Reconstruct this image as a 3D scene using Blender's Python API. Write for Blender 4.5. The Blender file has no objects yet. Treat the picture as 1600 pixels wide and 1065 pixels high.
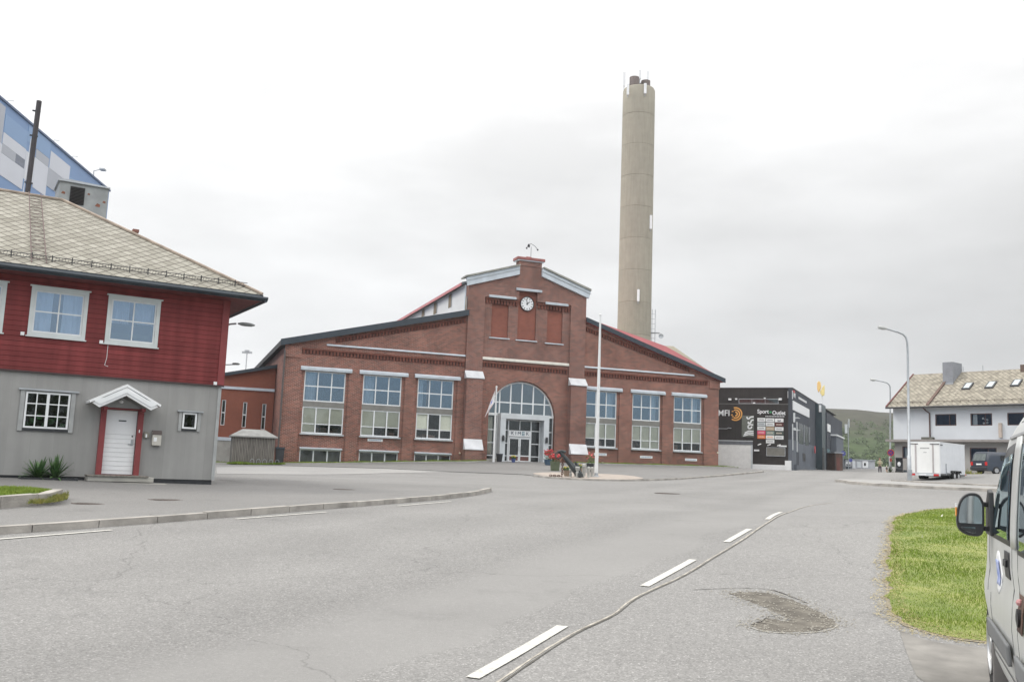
import bpy, bmesh, math, random
import numpy as np
from mathutils import Vector, Matrix
random.seed(7); rng = np.random.default_rng(7)
S = bpy.context.scene
COL = S.collection
R = math.radians

# ------------------------------------------------------------------ camera
F, PITCH, ROLL, CZ = 1451.95, .13436, .0383955, 1.6
_f = np.array([0, math.cos(PITCH), math.sin(PITCH)]); _r = np.array([1., 0, 0]); _u = np.cross(_r, _f)
RT = math.cos(ROLL)*_r + math.sin(ROLL)*_u; UP = -math.sin(ROLL)*_r + math.cos(ROLL)*_u
CAM = np.array([0, 0, CZ])
cd = bpy.data.cameras.new('camera'); cam = bpy.data.objects.new('camera', cd); COL.objects.link(cam)
cd.sensor_width = 36; cd.lens = F/1600*36; cd.clip_end = 6000; cd.clip_start = .05
M = Matrix((tuple(RT), tuple(UP), tuple(-_f))).transposed().to_4x4(); M.translation = Vector(CAM)
cam.matrix_world = M
S.camera = cam

# ------------------------------------------------------------------ world, sun, exposure
S.view_settings.view_transform = 'Standard'; S.view_settings.look = 'None'
S.view_settings.exposure = 0.20; S.view_settings.gamma = 1
SUN_AZ, SUN_EL = R(-78), R(48)          # azimuth from +Y towards +X
w = bpy.data.worlds.new('World'); S.world = w; w.use_nodes = True
N = w.node_tree.nodes; L = w.node_tree.links; N.clear()
def nn(t, **k):
    n = N.new(t)
    for a, b in k.items(): setattr(n, a, b)
    return n
out = nn('ShaderNodeOutputWorld'); bg = nn('ShaderNodeBackground')
tc = nn('ShaderNodeTexCoord'); sep = nn('ShaderNodeSeparateXYZ'); L.new(tc.outputs['Generated'], sep.inputs[0])
sky = nn('ShaderNodeTexSky', sky_type='NISHITA', sun_disc=False, sun_elevation=SUN_EL, sun_rotation=SUN_AZ)
skm = nn('ShaderNodeVectorMath', operation='SCALE'); L.new(sky.outputs[0], skm.inputs[0]); skm.inputs['Scale'].default_value = .13
ramp = nn('ShaderNodeValToRGB'); L.new(sep.outputs['Z'], ramp.inputs[0])
cr = ramp.color_ramp; cr.elements[0].position = 0.0; cr.elements[0].color = (.70, .71, .72, 1)
cr.elements[1].position = 1.0; cr.elements[1].color = (2.6, 2.57, 2.52, 1)
e = cr.elements.new(.14); e.color = (.675, .685, .695, 1)
e = cr.elements.new(.30); e.color = (.76, .765, .77, 1)
e = cr.elements.new(.50); e.color = (1.05, 1.05, 1.05, 1)
mp = nn('ShaderNodeMapping'); L.new(tc.outputs['Generated'], mp.inputs[0]); mp.inputs['Scale'].default_value = (1.6, 1.6, 5.0)
nz = nn('ShaderNodeTexNoise'); L.new(mp.outputs[0], nz.inputs[0]); nz.inputs['Scale'].default_value = 1.7; nz.inputs['Detail'].default_value = 6
nr = nn('ShaderNodeMapRange'); L.new(nz.outputs[0], nr.inputs[0])
for i, v in enumerate((.34, .68, .86, 1.12)): nr.inputs[i+1].default_value = v
# the cloud is thinner (brighter) round the sun, which stands on the left
dt = nn('ShaderNodeVectorMath', operation='DOT_PRODUCT'); L.new(tc.outputs['Generated'], dt.inputs[0])
dt.inputs[1].default_value = (math.sin(R(-30))*.85, math.cos(R(-30))*.85, .53)
dr = nn('ShaderNodeMapRange'); L.new(dt.outputs['Value'], dr.inputs[0])
for i, v in enumerate((.55, 1.0, .93, 1.2)): dr.inputs[i+1].default_value = v
m1 = nn('ShaderNodeMath', operation='MULTIPLY'); L.new(nr.outputs[0], m1.inputs[0]); L.new(dr.outputs[0], m1.inputs[1])
cl = nn('ShaderNodeVectorMath', operation='SCALE'); L.new(ramp.outputs[0], cl.inputs[0]); L.new(m1.outputs[0], cl.inputs['Scale'])
# broken blue sky in the half behind the viewer
br = nn('ShaderNodeMapRange'); L.new(sep.outputs['Y'], br.inputs[0])
for i, v in enumerate((.05, -.45, 0, .75)): br.inputs[i+1].default_value = v
mx = nn('ShaderNodeMix', data_type='RGBA'); L.new(br.outputs[0], mx.inputs['Factor'])
L.new(cl.outputs[0], mx.inputs['A'])
bl = nn('ShaderNodeVectorMath', operation='MULTIPLY_ADD'); L.new(skm.outputs[0], bl.inputs[0])
bl.inputs[1].default_value = (.6, .6, .6); bl.inputs[2].default_value = (.20, .25, .31)
hi = nn('ShaderNodeMapRange', interpolation_type='SMOOTHSTEP'); L.new(sep.outputs['Z'], hi.inputs[0])
for i, v in enumerate((.22, .5, 0, 1)): hi.inputs[i+1].default_value = v
mh = nn('ShaderNodeMix', data_type='RGBA'); L.new(hi.outputs[0], mh.inputs['Factor']); L.new(bl.outputs[0], mh.inputs['A']); mh.inputs['B'].default_value = (2.25, 2.23, 2.18, 1)
L.new(mh.outputs['Result'], mx.inputs['B'])
L.new(mx.outputs['Result'], bg.inputs[0]); bg.inputs[1].default_value = 1.0; L.new(bg.outputs[0], out.inputs[0])
sd = bpy.data.lights.new('sun', 'SUN'); sd.energy = 1.3; sd.angle = R(14); sd.color = (1, .96, .88)
so = bpy.data.objects.new('sun', sd); COL.objects.link(so)
sdir = Vector((math.sin(SUN_AZ)*math.cos(SUN_EL), math.cos(SUN_AZ)*math.cos(SUN_EL), math.sin(SUN_EL)))
so.rotation_euler = (-sdir).to_track_quat('-Z', 'Y').to_euler(); so.location = sdir*50

# ------------------------------------------------------------------ pixel helpers
def ray(x, y): return _f*F + RT*(x-800) - UP*(y-532.5)
def atY(x, y, Y):
    d = ray(x, y); return CAM + d*Y/d[1]
class Fr:
    def __init__(s, O, a):
        s.O = np.array(O, float); s.a = a
        s.u = np.array([math.cos(a), math.sin(a), 0]); s.n = np.array([-math.sin(a), math.cos(a), 0])
    def at(s, x, y, dep=0):
        d = ray(x, y); t = ((s.O+s.n*dep-CAM)@s.n)/(d@s.n); P = CAM+t*d-s.O
        return float(P@s.u), float(P[2])
    def side(s, x, y, xx):
        d = ray(x, y); t = ((s.O+s.u*xx-CAM)@s.u)/(d@s.u); P = CAM+t*d-s.O
        return float(P@s.n), float(P[2])
    def w(s, x, y, z): return s.O+s.u*x+s.n*y+np.array([0, 0, z])
    def empty(s, name, *a, **k):
        o = bpy.data.objects.new(name, None); COL.objects.link(o); o.location = s.O; o.rotation_euler.z = s.a
        o.empty_display_size = .3
        tag(o, *a, **k); return o

def tag(o, label=None, cat=None, group=None, kind=None):
    if label: o['label'] = label
    if cat: o['category'] = cat
    if group: o['group'] = group
    if kind: o['kind'] = kind
    return o
def thing(name, loc, rz, label, cat, group=None):
    o = bpy.data.objects.new(name, None); COL.objects.link(o); o.location = loc; o.rotation_euler.z = rz
    o.empty_display_size = .3
    return tag(o, label, cat, group)

# ------------------------------------------------------------------ terrain height
ctl = [(-3, 3, 0), (3, 3, 0), (0, 7, 0), (-8, 7, 0), (8, 7, .1), (-7.9, 14.8, .25), (-6.5, 17, .33), (-5, 21.5, .47), (-.5, 30, .70),
       (7.96, 27, .62), (-9.34, 30, .66), (-13.4, 25, .72), (-17.86, 73.5, 1.15), (19.2, 86.5, 2.25), (5.7, 60, 1.15), (-1.1, 76, 1.88),
       (25.8, 60, 1.63), (36, 88, 2.41), (41.8, 105, 2.38), (35.3, 70, 2.4), (33.1, 60, 2.25), (31.9, 105, 2.57), (26.5, 100, 2.18),
       (50.5, 140, 3.3), (18.4, 50, 1.45), (20.9, 38, 1.35), (8.2, 20, .75), (3.6, 9, .1), (2.7, 9, .1), (-3.4, 55, .86), (-10.7, 40, .75),
       (0, -20, -.4), (-30, 0, -.2), (30, 0, .6), (-60, 60, .6), (-50, 110, 1.2), (80, 60, 4), (70, 110, 4), (0, 130, 2.5), (60, 180, 4), (-60, 200, 2), (0, 220, 3.5), (120, 200, 6)]
C = np.array(ctl, float); n_ = len(C)
def _U(r2): return .5*r2*np.log(r2+1e-9)
d2 = ((C[:, None, :2]-C[None, :, :2])**2).sum(-1)
K = _U(d2) + np.eye(n_)*6.0
Pm = np.c_[np.ones(n_), C[:, :2]]
A_ = np.zeros((n_+3, n_+3)); A_[:n_, :n_] = K; A_[:n_, n_:] = Pm; A_[n_:, :n_] = Pm.T
sol = np.linalg.solve(A_, np.r_[C[:, 2], 0, 0, 0])
def gzn(x, y):
    x = np.asarray(x, float); y = np.asarray(y, float)
    q = np.stack([x.ravel(), y.ravel()], 1)
    d = ((q[:, None]-C[None, :, :2])**2).sum(-1)
    z = _U(d)@sol[:n_] + sol[n_] + q@sol[n_+1:]
    rr = np.hypot(q[:, 0]-20, q[:, 1]-60)
    k = np.clip((rr-120)/80, 0, 1); k = k*k*(3-2*k)
    z = z*(1-k) + 4.0*k
    return z.reshape(x.shape)
def gz(x, y): return float(gzn(np.array([x]), np.array([y]))[0])
def G(px, py, off=0):
    """world ground point seen at photo pixel"""
    d = ray(px, py); ts = np.geomspace(3, 240, 700)/d[1]
    P = CAM[None] + ts[:, None]*d[None]
    below = P[:, 2] < gzn(P[:, 0], P[:, 1]) + off
    if not below.any(): i = int(np.argmin(P[:, 2]-gzn(P[:, 0], P[:, 1]))); return P[i]
    i = max(int(np.argmax(below)), 1); a, b = ts[i-1], ts[i]
    for _ in range(18):
        m = (a+b)/2; p = CAM+m*d
        if p[2] < gz(p[0], p[1])+off: b = m
        else: a = m
    return CAM + b*d

# ------------------------------------------------------------------ materials
def mat(name, col, rough=.8, metal=0, var=.12, scale=3.0, bump=0, bscale=None, spec=.5, col2=None, detail=6, coord='Object', stretch=(1, 1, 1)):
    m = bpy.data.materials.new(name); m.use_nodes = True; nt = m.node_tree; b = nt.nodes['Principled BSDF']
    b.inputs['Roughness'].default_value = rough; b.inputs['Metallic'].default_value = metal
    b.inputs['Specular IOR Level'].default_value = spec
    if var == 0 and not bump:
        b.inputs['Base Color'].default_value = (*col, 1); return m
    tcn = nt.nodes.new('ShaderNodeTexCoord'); mpn = nt.nodes.new('ShaderNodeMapping'); nt.links.new(tcn.outputs[coord], mpn.inputs[0])
    mpn.inputs['Scale'].default_value = stretch
    n = nt.nodes.new('ShaderNodeTexNoise'); n.inputs['Scale'].default_value = scale; n.inputs['Detail'].default_value = detail; nt.links.new(mpn.outputs[0], n.inputs[0])
    r = nt.nodes.new('ShaderNodeValToRGB'); nt.links.new(n.outputs[0], r.inputs[0])
    c2 = col2 if col2 else tuple(min(c*(1+var), 1) for c in col); c1 = col if col2 else tuple(c*(1-var) for c in col)
    r.color_ramp.elements[0].color = (*c1, 1); r.color_ramp.elements[1].color = (*c2, 1)
    r.color_ramp.elements[0].position = .32; r.color_ramp.elements[1].position = .68
    nt.links.new(r.outputs[0], b.inputs['Base Color'])
    if bump:
        n2 = nt.nodes.new('ShaderNodeTexNoise'); n2.inputs['Scale'].default_value = bscale or scale*6; nt.links.new(mpn.outputs[0], n2.inputs[0])
        bp = nt.nodes.new('ShaderNodeBump'); bp.inputs['Strength'].default_value = bump; bp.inputs['Distance'].default_value = .02
        nt.links.new(n2.outputs[0], bp.inputs['Height']); nt.links.new(bp.outputs[0], b.inputs['Normal'])
    return m

def glass(name, tint=(.75, .8, .8), fac=.25, gcol=(.9, .95, 1), rough=.02):
    m = bpy.data.materials.new(name); m.use_nodes = True; nt = m.node_tree; nt.nodes.clear()
    o = nt.nodes.new('ShaderNodeOutputMaterial'); t = nt.nodes.new('ShaderNodeBsdfTransparent'); g = nt.nodes.new('ShaderNodeBsdfGlossy')
    t.inputs[0].default_value = (*tint, 1); g.inputs[0].default_value = (*gcol, 1); g.inputs['Roughness'].default_value = rough
    lw = nt.nodes.new('ShaderNodeFresnel'); lw.inputs[0].default_value = 1.5
    ad = nt.nodes.new('ShaderNodeMath'); ad.operation = 'ADD'; ad.use_clamp = True; nt.links.new(lw.outputs[0], ad.inputs[0]); ad.inputs[1].default_value = fac
    # slightly wavy panes
    tcn = nt.nodes.new('ShaderNodeTexCoord'); n = nt.nodes.new('ShaderNodeTexNoise'); n.inputs['Scale'].default_value = .9; nt.links.new(tcn.outputs['Object'], n.inputs[0])
    bp = nt.nodes.new('ShaderNodeBump'); bp.inputs['Strength'].default_value = .10; nt.links.new(n.outputs[0], bp.inputs['Height']); nt.links.new(bp.outputs[0], g.inputs['Normal'])
    mxs = nt.nodes.new('ShaderNodeMixShader'); nt.links.new(ad.outputs[0], mxs.inputs[0]); nt.links.new(t.outputs[0], mxs.inputs[1]); nt.links.new(g.outputs[0], mxs.inputs[2])
    nt.links.new(mxs.outputs[0], o.inputs[0]); return m

def brick(name, c1, c2, mortar, bw=.25, rh=.075, ms=.012, blot=.35):
    m = bpy.data.materials.new(name); m.use_nodes = True; nt = m.node_tree; b = nt.nodes['Principled BSDF']; b.inputs['Roughness'].default_value = .9
    b.inputs['Specular IOR Level'].default_value = .2
    tcn = nt.nodes.new('ShaderNodeTexCoord'); sp = nt.nodes.new('ShaderNodeSeparateXYZ'); nt.links.new(tcn.outputs['Object'], sp.inputs[0])
    ad = nt.nodes.new('ShaderNodeMath'); nt.links.new(sp.outputs['X'], ad.inputs[0]); nt.links.new(sp.outputs['Y'], ad.inputs[1])
    cb = nt.nodes.new('ShaderNodeCombineXYZ'); nt.links.new(ad.outputs[0], cb.inputs[0]); nt.links.new(sp.outputs['Z'], cb.inputs[1])
    bt = nt.nodes.new('ShaderNodeTexBrick'); nt.links.new(cb.outputs[0], bt.inputs[0]); bt.inputs['Scale'].default_value = 1
    bt.inputs['Color1'].default_value = (*c1, 1); bt.inputs['Color2'].default_value = (*c2, 1); bt.inputs['Mortar'].default_value = (*mortar, 1)
    bt.inputs['Mortar Size'].default_value = ms; bt.inputs['Brick Width'].default_value = bw; bt.inputs['Row Height'].default_value = rh; bt.inputs['Bias'].default_value = -.1
    n = nt.nodes.new('ShaderNodeTexNoise'); n.inputs['Scale'].default_value = .45; n.inputs['Detail'].default_value = 8; n.inputs['Roughness'].default_value = .65; nt.links.new(tcn.outputs['Object'], n.inputs[0])
    mr = nt.nodes.new('ShaderNodeMapRange'); nt.links.new(n.outputs[0], mr.inputs[0])
    for i, v in enumerate((.3, .7, 1-blot, 1+blot)): mr.inputs[i+1].default_value = v
    # small bright spots: efflorescence and replaced bricks
    n3 = nt.nodes.new('ShaderNodeTexVoronoi'); n3.inputs['Scale'].default_value = 2.2; nt.links.new(cb.outputs[0], n3.inputs[0])
    r3 = nt.nodes.new('ShaderNodeMapRange'); nt.links.new(n3.outputs['Distance'], r3.inputs[0])
    for i, v in enumerate((.05, .16, .6, 0)): r3.inputs[i+1].default_value = v
    ml = nt.nodes.new('ShaderNodeVectorMath'); ml.operation = 'SCALE'; nt.links.new(bt.outputs[0], ml.inputs[0]); nt.links.new(mr.outputs[0], ml.inputs['Scale'])
    mx = nt.nodes.new('ShaderNodeMix'); mx.data_type = 'RGBA'; nt.links.new(r3.outputs[0], mx.inputs['Factor']); nt.links.new(ml.outputs[0], mx.inputs['A']); mx.inputs['B'].default_value = (*mortar, 1)
    nt.links.new(mx.outputs['Result'], b.inputs['Base Color'])
    bp = nt.nodes.new('ShaderNodeBump'); bp.inputs['Strength'].default_value = .4; bp.inputs['Distance'].default_value = .01
    nt.links.new(bt.outputs['Fac'], bp.inputs['Height']); bp.invert = True; nt.links.new(bp.outputs[0], b.inputs['Normal'])
    return m

# ------------------------------------------------------------------ mesh builder
class MB:
    def __init__(s): s.v = []; s.f = []; s.m = []; s.cm = 0
    def add(s, vs, fs):
        o = len(s.v); s.v += [tuple(float(c) for c in v) for v in vs]
        for f in fs: s.f.append(tuple(i+o for i in f)); s.m.append(s.cm)
        return s
    def box(s, x0, x1, y0, y1, z0, z1):
        return s.add([(x0, y0, z0), (x1, y0, z0), (x1, y1, z0), (x0, y1, z0), (x0, y0, z1), (x1, y0, z1), (x1, y1, z1), (x0, y1, z1)],
                     [(0, 3, 2, 1), (4, 5, 6, 7), (0, 1, 5, 4), (1, 2, 6, 5), (2, 3, 7, 6), (3, 0, 4, 7)])
    def prism(s, poly, y0, y1, ax='y'):
        """poly of (a,b) extruded along ax; ax y: (x,z), x: (y,z), z: (x,y)"""
        n = len(poly)
        if ax == 'y': P = lambda p, t: (p[0], t, p[1])
        elif ax == 'x': P = lambda p, t: (t, p[0], p[1])
        else: P = lambda p, t: (p[0], p[1], t)
        vs = [P(p, y0) for p in poly]+[P(p, y1) for p in poly]
        return s.add(vs, [tuple(range(n)), tuple(range(2*n-1, n-1, -1))]+[(i, n+i, n+(i+1) % n, (i+1) % n) for i in range(n)])
    def hexa(s, a, b):
        """two quads a (4 pts) and b (4 pts) joined"""
        return s.add(list(a)+list(b), [(0, 3, 2, 1), (4, 5, 6, 7), (0, 1, 5, 4), (1, 2, 6, 5), (2, 3, 7, 6), (3, 0, 4, 7)])
    def tube(s, pts, rad, n=8, cap=True):
        pts = [Vector(p) for p in pts]
        if not isinstance(rad, (list, tuple)): rad = [rad]*len(pts)
        rings = []; prev = None
        for i, p in enumerate(pts):
            d = (pts[min(i+1, len(pts)-1)]-pts[max(i-1, 0)]).normalized()
            a = prev if prev else (Vector((0, 0, 1)) if abs(d.z) < .9 else Vector((1, 0, 0)))
            x = (a - d*a.dot(d)).normalized(); prev = x; y = d.cross(x)
            rings.append([p+(x*math.cos(t)+y*math.sin(t))*rad[i] for t in [2*math.pi*k/n for k in range(n)]])
        vs = [v for r in rings for v in r]; fs = []
        for i in range(len(rings)-1):
            for k in range(n): fs.append((i*n+k, i*n+(k+1) % n, (i+1)*n+(k+1) % n, (i+1)*n+k))
        if cap: fs += [tuple(range(n-1, -1, -1)), tuple(range((len(rings)-1)*n, len(rings)*n))]
        return s.add(vs, fs)
    def lathe(s, prof, c=(0, 0, 0), n=24, axis='z', ring=False):
        if ring: prof = list(prof)+[prof[0]]
        vs = []
        for r, h in prof:
            for k in range(n):
                t = 2*math.pi*k/n; a, b = r*math.cos(t), r*math.sin(t)
                vs.append((c[0]+a, c[1]+b, c[2]+h) if axis == 'z' else ((c[0]+a, c[1]+h, c[2]+b) if axis == 'y' else (c[0]+h, c[1]+a, c[2]+b)))
        fs = [(i*n+k, i*n+(k+1) % n, (i+1)*n+(k+1) % n, (i+1)*n+k) for i in range(len(prof)-1) for k in range(n)]
        if prof[0][0] > 1e-4 and not ring: fs.append(tuple(range(n-1, -1, -1)))
        if prof[-1][0] > 1e-4 and not ring: fs.append(tuple(range((len(prof)-1)*n, len(prof)*n)))
        return s.add(vs, fs)
    def ball(s, c, r, n=10, sq=(1, 1, 1)):
        return s.lathe([(0.0001, 0)], c, 3) if 0 else s._ball(c, r, n, sq)
    def _ball(s, c, r, n, sq):
        m = max(n//2, 3); vs = []
        for i in range(m+1):
            t = math.pi*i/m
            for k in range(n): p = 2*math.pi*k/n; vs.append((c[0]+r*sq[0]*math.sin(t)*math.cos(p), c[1]+r*sq[1]*math.sin(t)*math.sin(p), c[2]-r*sq[2]*math.cos(t)))
        return s.add(vs, [(i*n+k, i*n+(k+1) % n, (i+1)*n+(k+1) % n, (i+1)*n+k) for i in range(m) for k in range(n)])
    def build(s, name, material, parent=None, smooth=False, bevel=0, loc=None):
        me = bpy.data.meshes.new(name); me.from_pydata(s.v, [], s.f)
        mats = material if isinstance(material, (list, tuple)) else [material]
        for m in mats: me.materials.append(m)
        if len(mats) > 1: me.polygons.foreach_set('material_index', s.m)
        if smooth: me.polygons.foreach_set('use_smooth', [True]*len(me.polygons))
        bm = bmesh.new(); bm.from_mesh(me); bmesh.ops.recalc_face_normals(bm, faces=bm.faces); bm.to_mesh(me); bm.free()
        me.update()
        o = bpy.data.objects.new(name, me); COL.objects.link(o)
        if parent: o.parent = parent
        if loc is not None: o.location = loc
        if bevel:
            b = o.modifiers.new('bevel', 'BEVEL'); b.width = bevel; b.segments = 2; b.limit_method = 'ANGLE'
        if smooth: 
            me.set_sharp_from_angle(angle=R(40))
        return o
def bx(name, m, parent, *a, **k): return MB().box(*a).build(name, m, parent, **k)
_tc = {}
def text(name, body, size, m, parent, x, y, z, rz=0, ext=.012, ax='LEFT', xs=1.0, roll=0, bold=0):
    cu = bpy.data.curves.new(name, 'FONT'); cu.body = body; cu.size = size; cu.extrude = ext; cu.align_x = ax; cu.align_y = 'CENTER'; cu.offset = bold
    o = bpy.data.objects.new(name, cu); me = bpy.data.meshes.new_from_object(o); bpy.data.objects.remove(o)
    me.materials.clear(); me.materials.append(m)
    o = bpy.data.objects.new(name, me); COL.objects.link(o); o.parent = parent; o.location = (x, y, z)
    o.rotation_euler = (Matrix.Rotation(rz, 3, 'Z')@Matrix.Rotation(R(90), 3, 'X')@Matrix.Rotation(roll, 3, 'Z')).to_euler(); o.scale = (xs, 1, 1)
    return o
def copy_tree(o, parent=None):
    c = o.copy(); COL.objects.link(c); c.parent = parent
    for ch in list(o.children): copy_tree(ch, c)
    return c

# palette
BRICK = brick('brick_wall', (.265, .098, .072), (.115, .056, .048), (.34, .24, .20), .30, .10, .014, .28)
BRICK_RED = brick('brick_panel', (.265, .080, .055), (.19, .062, .046), (.27, .14, .11), blot=.15)
BRICK_DARK = brick('brick_tower', (.235, .092, .068), (.105, .055, .048), (.33, .24, .21), .30, .10, .014, .28)
BRICK_ANX = brick('brick_annex', (.28, .085, .05), (.23, .07, .045), (.26, .13, .10), blot=.12)
DENT = mat('dentil_brick', (.15, .05, .035), .9, var=.3, scale=2)
TRIM = mat('trim_pale_blue_grey', (.52, .57, .62), .6, var=.1, scale=1.5)
WHITE = mat('white_paint', (.78, .79, .80), .5, var=.04, scale=2)
WFRAME = mat('white_frame', (.74, .76, .77), .4, var=.03)
GFRAME = mat('grey_frame', (.42, .45, .47), .4, var=.05)
PANELG = mat('pale_grey_cladding', (.55, .58, .60), .55, var=.08, scale=1.2)
BLACKM = mat('black_metal', (.022, .024, .028), .5, var=.2, scale=4)
SLATE = mat('dark_fascia', (.03, .042, .055), .5, var=.15, scale=2)
ROOFD = mat('dark_felt_roof', (.06, .06, .062), .9, var=.2, scale=1)
REDM = mat('red_sheet', (.52, .20, .21), .6, var=.1, scale=.5)
GREENM = mat('pale_green_sheet', (.50, .52, .40), .7, var=.15, scale=.8)
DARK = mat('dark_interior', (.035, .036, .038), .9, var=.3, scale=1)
BLIND = mat('cream_blind', (.76, .75, .65), .9, var=.06, scale=1.5)
CURT = mat('pale_curtain', (.66, .70, .74), .9, var=.1, scale=3)
G_SKY = glass('coated_glass', (.66, .73, .78), .22, (.62, .80, 1.0))
G_ARCH = glass('arch_window_glass', (.45, .48, .50), .24, (.62, .70, .78))
G_CLR = glass('clear_glass', (.86, .88, .86), .03)
G_HOUSE = glass('house_glass', (.62, .70, .80), .30, (.74, .86, 1))
CONC = mat('concrete', (.36, .35, .32), .9, var=.15, scale=1.5, bump=.3)
GALV = mat('galvanised_steel', (.42, .44, .46), .45, metal=.6, var=.12, scale=3)
ALU = mat('white_pole', (.72, .73, .73), .35, var=.03)
TYRE = mat('tyre_rubber', (.018, .018, .019), .85, var=.2, scale=8)
REDL = mat('red_lens', (.55, .03, .03), .2, var=.05)
WOODG = mat('grey_weathered_wood', (.19, .175, .155), .9, var=.35, scale=2, stretch=(8, 8, .6))

# ------------------------------------------------------------------ ground materials
def asphalt(name, base, light, speck=.35, lane=False, warm=1.0):
    m = bpy.data.materials.new(name); m.use_nodes = True; nt = m.node_tree; b = nt.nodes['Principled BSDF']; b.inputs['Roughness'].default_value = .85
    b.inputs['Specular IOR Level'].default_value = .35
    tcn = nt.nodes.new('ShaderNodeTexCoord')
    big = nt.nodes.new('ShaderNodeTexNoise'); big.inputs['Scale'].default_value = .22; big.inputs['Detail'].default_value = 7; big.inputs['Roughness'].default_value = .6; nt.links.new(tcn.outputs['Object'], big.inputs[0])
    r = nt.nodes.new('ShaderNodeValToRGB'); nt.links.new(big.outputs[0], r.inputs[0]); r.color_ramp.elements[0].position = .3; r.color_ramp.elements[1].position = .7
    r.color_ramp.elements[0].color = (base*1.0, base*.98*warm, base*.955*warm, 1); r.color_ramp.elements[1].color = (light, light*.98*warm, light*.955*warm, 1)
    v1 = nt.nodes.new('ShaderNodeTexVoronoi'); v1.inputs['Scale'].default_value = 72; nt.links.new(tcn.outputs['Object'], v1.inputs[0])
    sc = nt.nodes.new('ShaderNodeSeparateColor'); nt.links.new(v1.outputs['Color'], sc.inputs[0])
    mr = nt.nodes.new('ShaderNodeMapRange'); nt.links.new(sc.outputs[0], mr.inputs[0])
    for i, v in enumerate((0, 1, 1-speck*.75, 1+speck*.55)): mr.inputs[i+1].default_value = v
    # rare light stones
    lt = nt.nodes.new('ShaderNodeMapRange'); nt.links.new(sc.outputs[1], lt.inputs[0])
    for i, v in enumerate((.90, .96, 0, speck*1.5)): lt.inputs[i+1].default_value = v
    ad = nt.nodes.new('ShaderNodeMath'); ad.operation = 'ADD'; nt.links.new(mr.outputs[0], ad.inputs[0]); nt.links.new(lt.outputs[0], ad.inputs[1])
    n2 = nt.nodes.new('ShaderNodeTexNoise'); n2.inputs['Scale'].default_value = 14; n2.inputs['Detail'].default_value = 5; nt.links.new(tcn.outputs['Object'], n2.inputs[0])
    m2 = nt.nodes.new('ShaderNodeMapRange'); nt.links.new(n2.outputs[0], m2.inputs[0])
    for i, v in enumerate((.3, .7, .93, 1.07)): m2.inputs[i+1].default_value = v
    mu = nt.nodes.new('ShaderNodeMath'); mu.operation = 'MULTIPLY'; nt.links.new(ad.outputs[0], mu.inputs[0]); nt.links.new(m2.outputs[0], mu.inputs[1])
    last = mu.outputs[0]
    if lane:
        # polished wheel tracks that run along the carriageway
        sp = nt.nodes.new('ShaderNodeSeparateXYZ'); nt.links.new(tcn.outputs['Object'], sp.inputs[0])
        rd = nt.nodes.new('ShaderNodeVectorMath'); rd.operation = 'DOT_PRODUCT'; nt.links.new(tcn.outputs['Object'], rd.inputs[0]); rd.inputs[1].default_value = (.905, -.425, 0)
        n4 = nt.nodes.new('ShaderNodeTexNoise'); n4.inputs['Scale'].default_value = .25; nt.links.new(tcn.outputs['Object'], n4.inputs[0])
        a4 = nt.nodes.new('ShaderNodeMath'); a4.operation = 'MULTIPLY_ADD'; nt.links.new(n4.outputs[0], a4.inputs[0]); a4.inputs[1].default_value = 1.6; nt.links.new(rd.outputs['Value'], a4.inputs[2])
        fr = nt.nodes.new('ShaderNodeValToRGB'); mr4 = nt.nodes.new('ShaderNodeMapRange'); nt.links.new(a4.outputs[0], mr4.inputs[0])
        for i, v in enumerate((-13, 0, 0, 1)): mr4.inputs[i+1].default_value = v
        nt.links.new(mr4.outputs[0], fr.inputs[0]); el = fr.color_ramp.elements
        el[0].position = 0; el[0].color = (.5,)*3+(1,); el[1].position = 1; el[1].color = (.5,)*3+(1,)
        for p, c in ((.12, .46), (.22, .52), (.36, .475), (.48, .525), (.60, .47), (.66, .505), (.76, .51), (.84, .50)):
            q = el.new(p); q.color = (c, c, c, 1)
        mk = nt.nodes.new('ShaderNodeValToRGB'); nt.links.new(mr4.outputs[0], mk.inputs[0]); ek = mk.color_ramp.elements
        ek[0].position = .60; ek[0].color = (0, 0, 0, 1); ek[1].position = .655; ek[1].color = (1, 1, 1, 1); q = ek.new(.755); q.color = (1, 1, 1, 1); q = ek.new(.76); q.color = (0, 0, 0, 1)
        mk2 = nt.nodes.new('ShaderNodeMix'); nt.links.new(mk.outputs[0], mk2.inputs['Factor']); nt.links.new(last, mk2.inputs['A'])
        mk3 = nt.nodes.new('ShaderNodeMath'); mk3.operation = 'MULTIPLY_ADD'; nt.links.new(last, mk3.inputs[0]); mk3.inputs[1].default_value = .25; mk3.inputs[2].default_value = .80
        nt.links.new(mk3.outputs[0], mk2.inputs['B']); last = mk2.outputs['Result']
        m5 = nt.nodes.new('ShaderNodeMath'); m5.operation = 'MULTIPLY'; m5.inputs[1].default_value = 2; nt.links.new(fr.outputs[0], m5.inputs[0])
        m6 = nt.nodes.new('ShaderNodeMath'); m6.operation = 'MULTIPLY'; nt.links.new(last, m6.inputs[0]); nt.links.new(m5.outputs[0], m6.inputs[1]); last = m6.outputs[0]
    ml = nt.nodes.new('ShaderNodeVectorMath'); ml.operation = 'SCALE'; nt.links.new(r.outputs[0], ml.inputs[0]); nt.links.new(last, ml.inputs['Scale'])
    # hairline cracks and tar stains
    v2 = nt.nodes.new('ShaderNodeTexVoronoi'); v2.feature = 'DISTANCE_TO_EDGE'; v2.inputs['Scale'].default_value = .13
    dn = nt.nodes.new('ShaderNodeTexNoise'); dn.inputs['Scale'].default_value = .9; dn.inputs['Detail'].default_value = 8; nt.links.new(tcn.outputs['Object'], dn.inputs[0])
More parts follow.
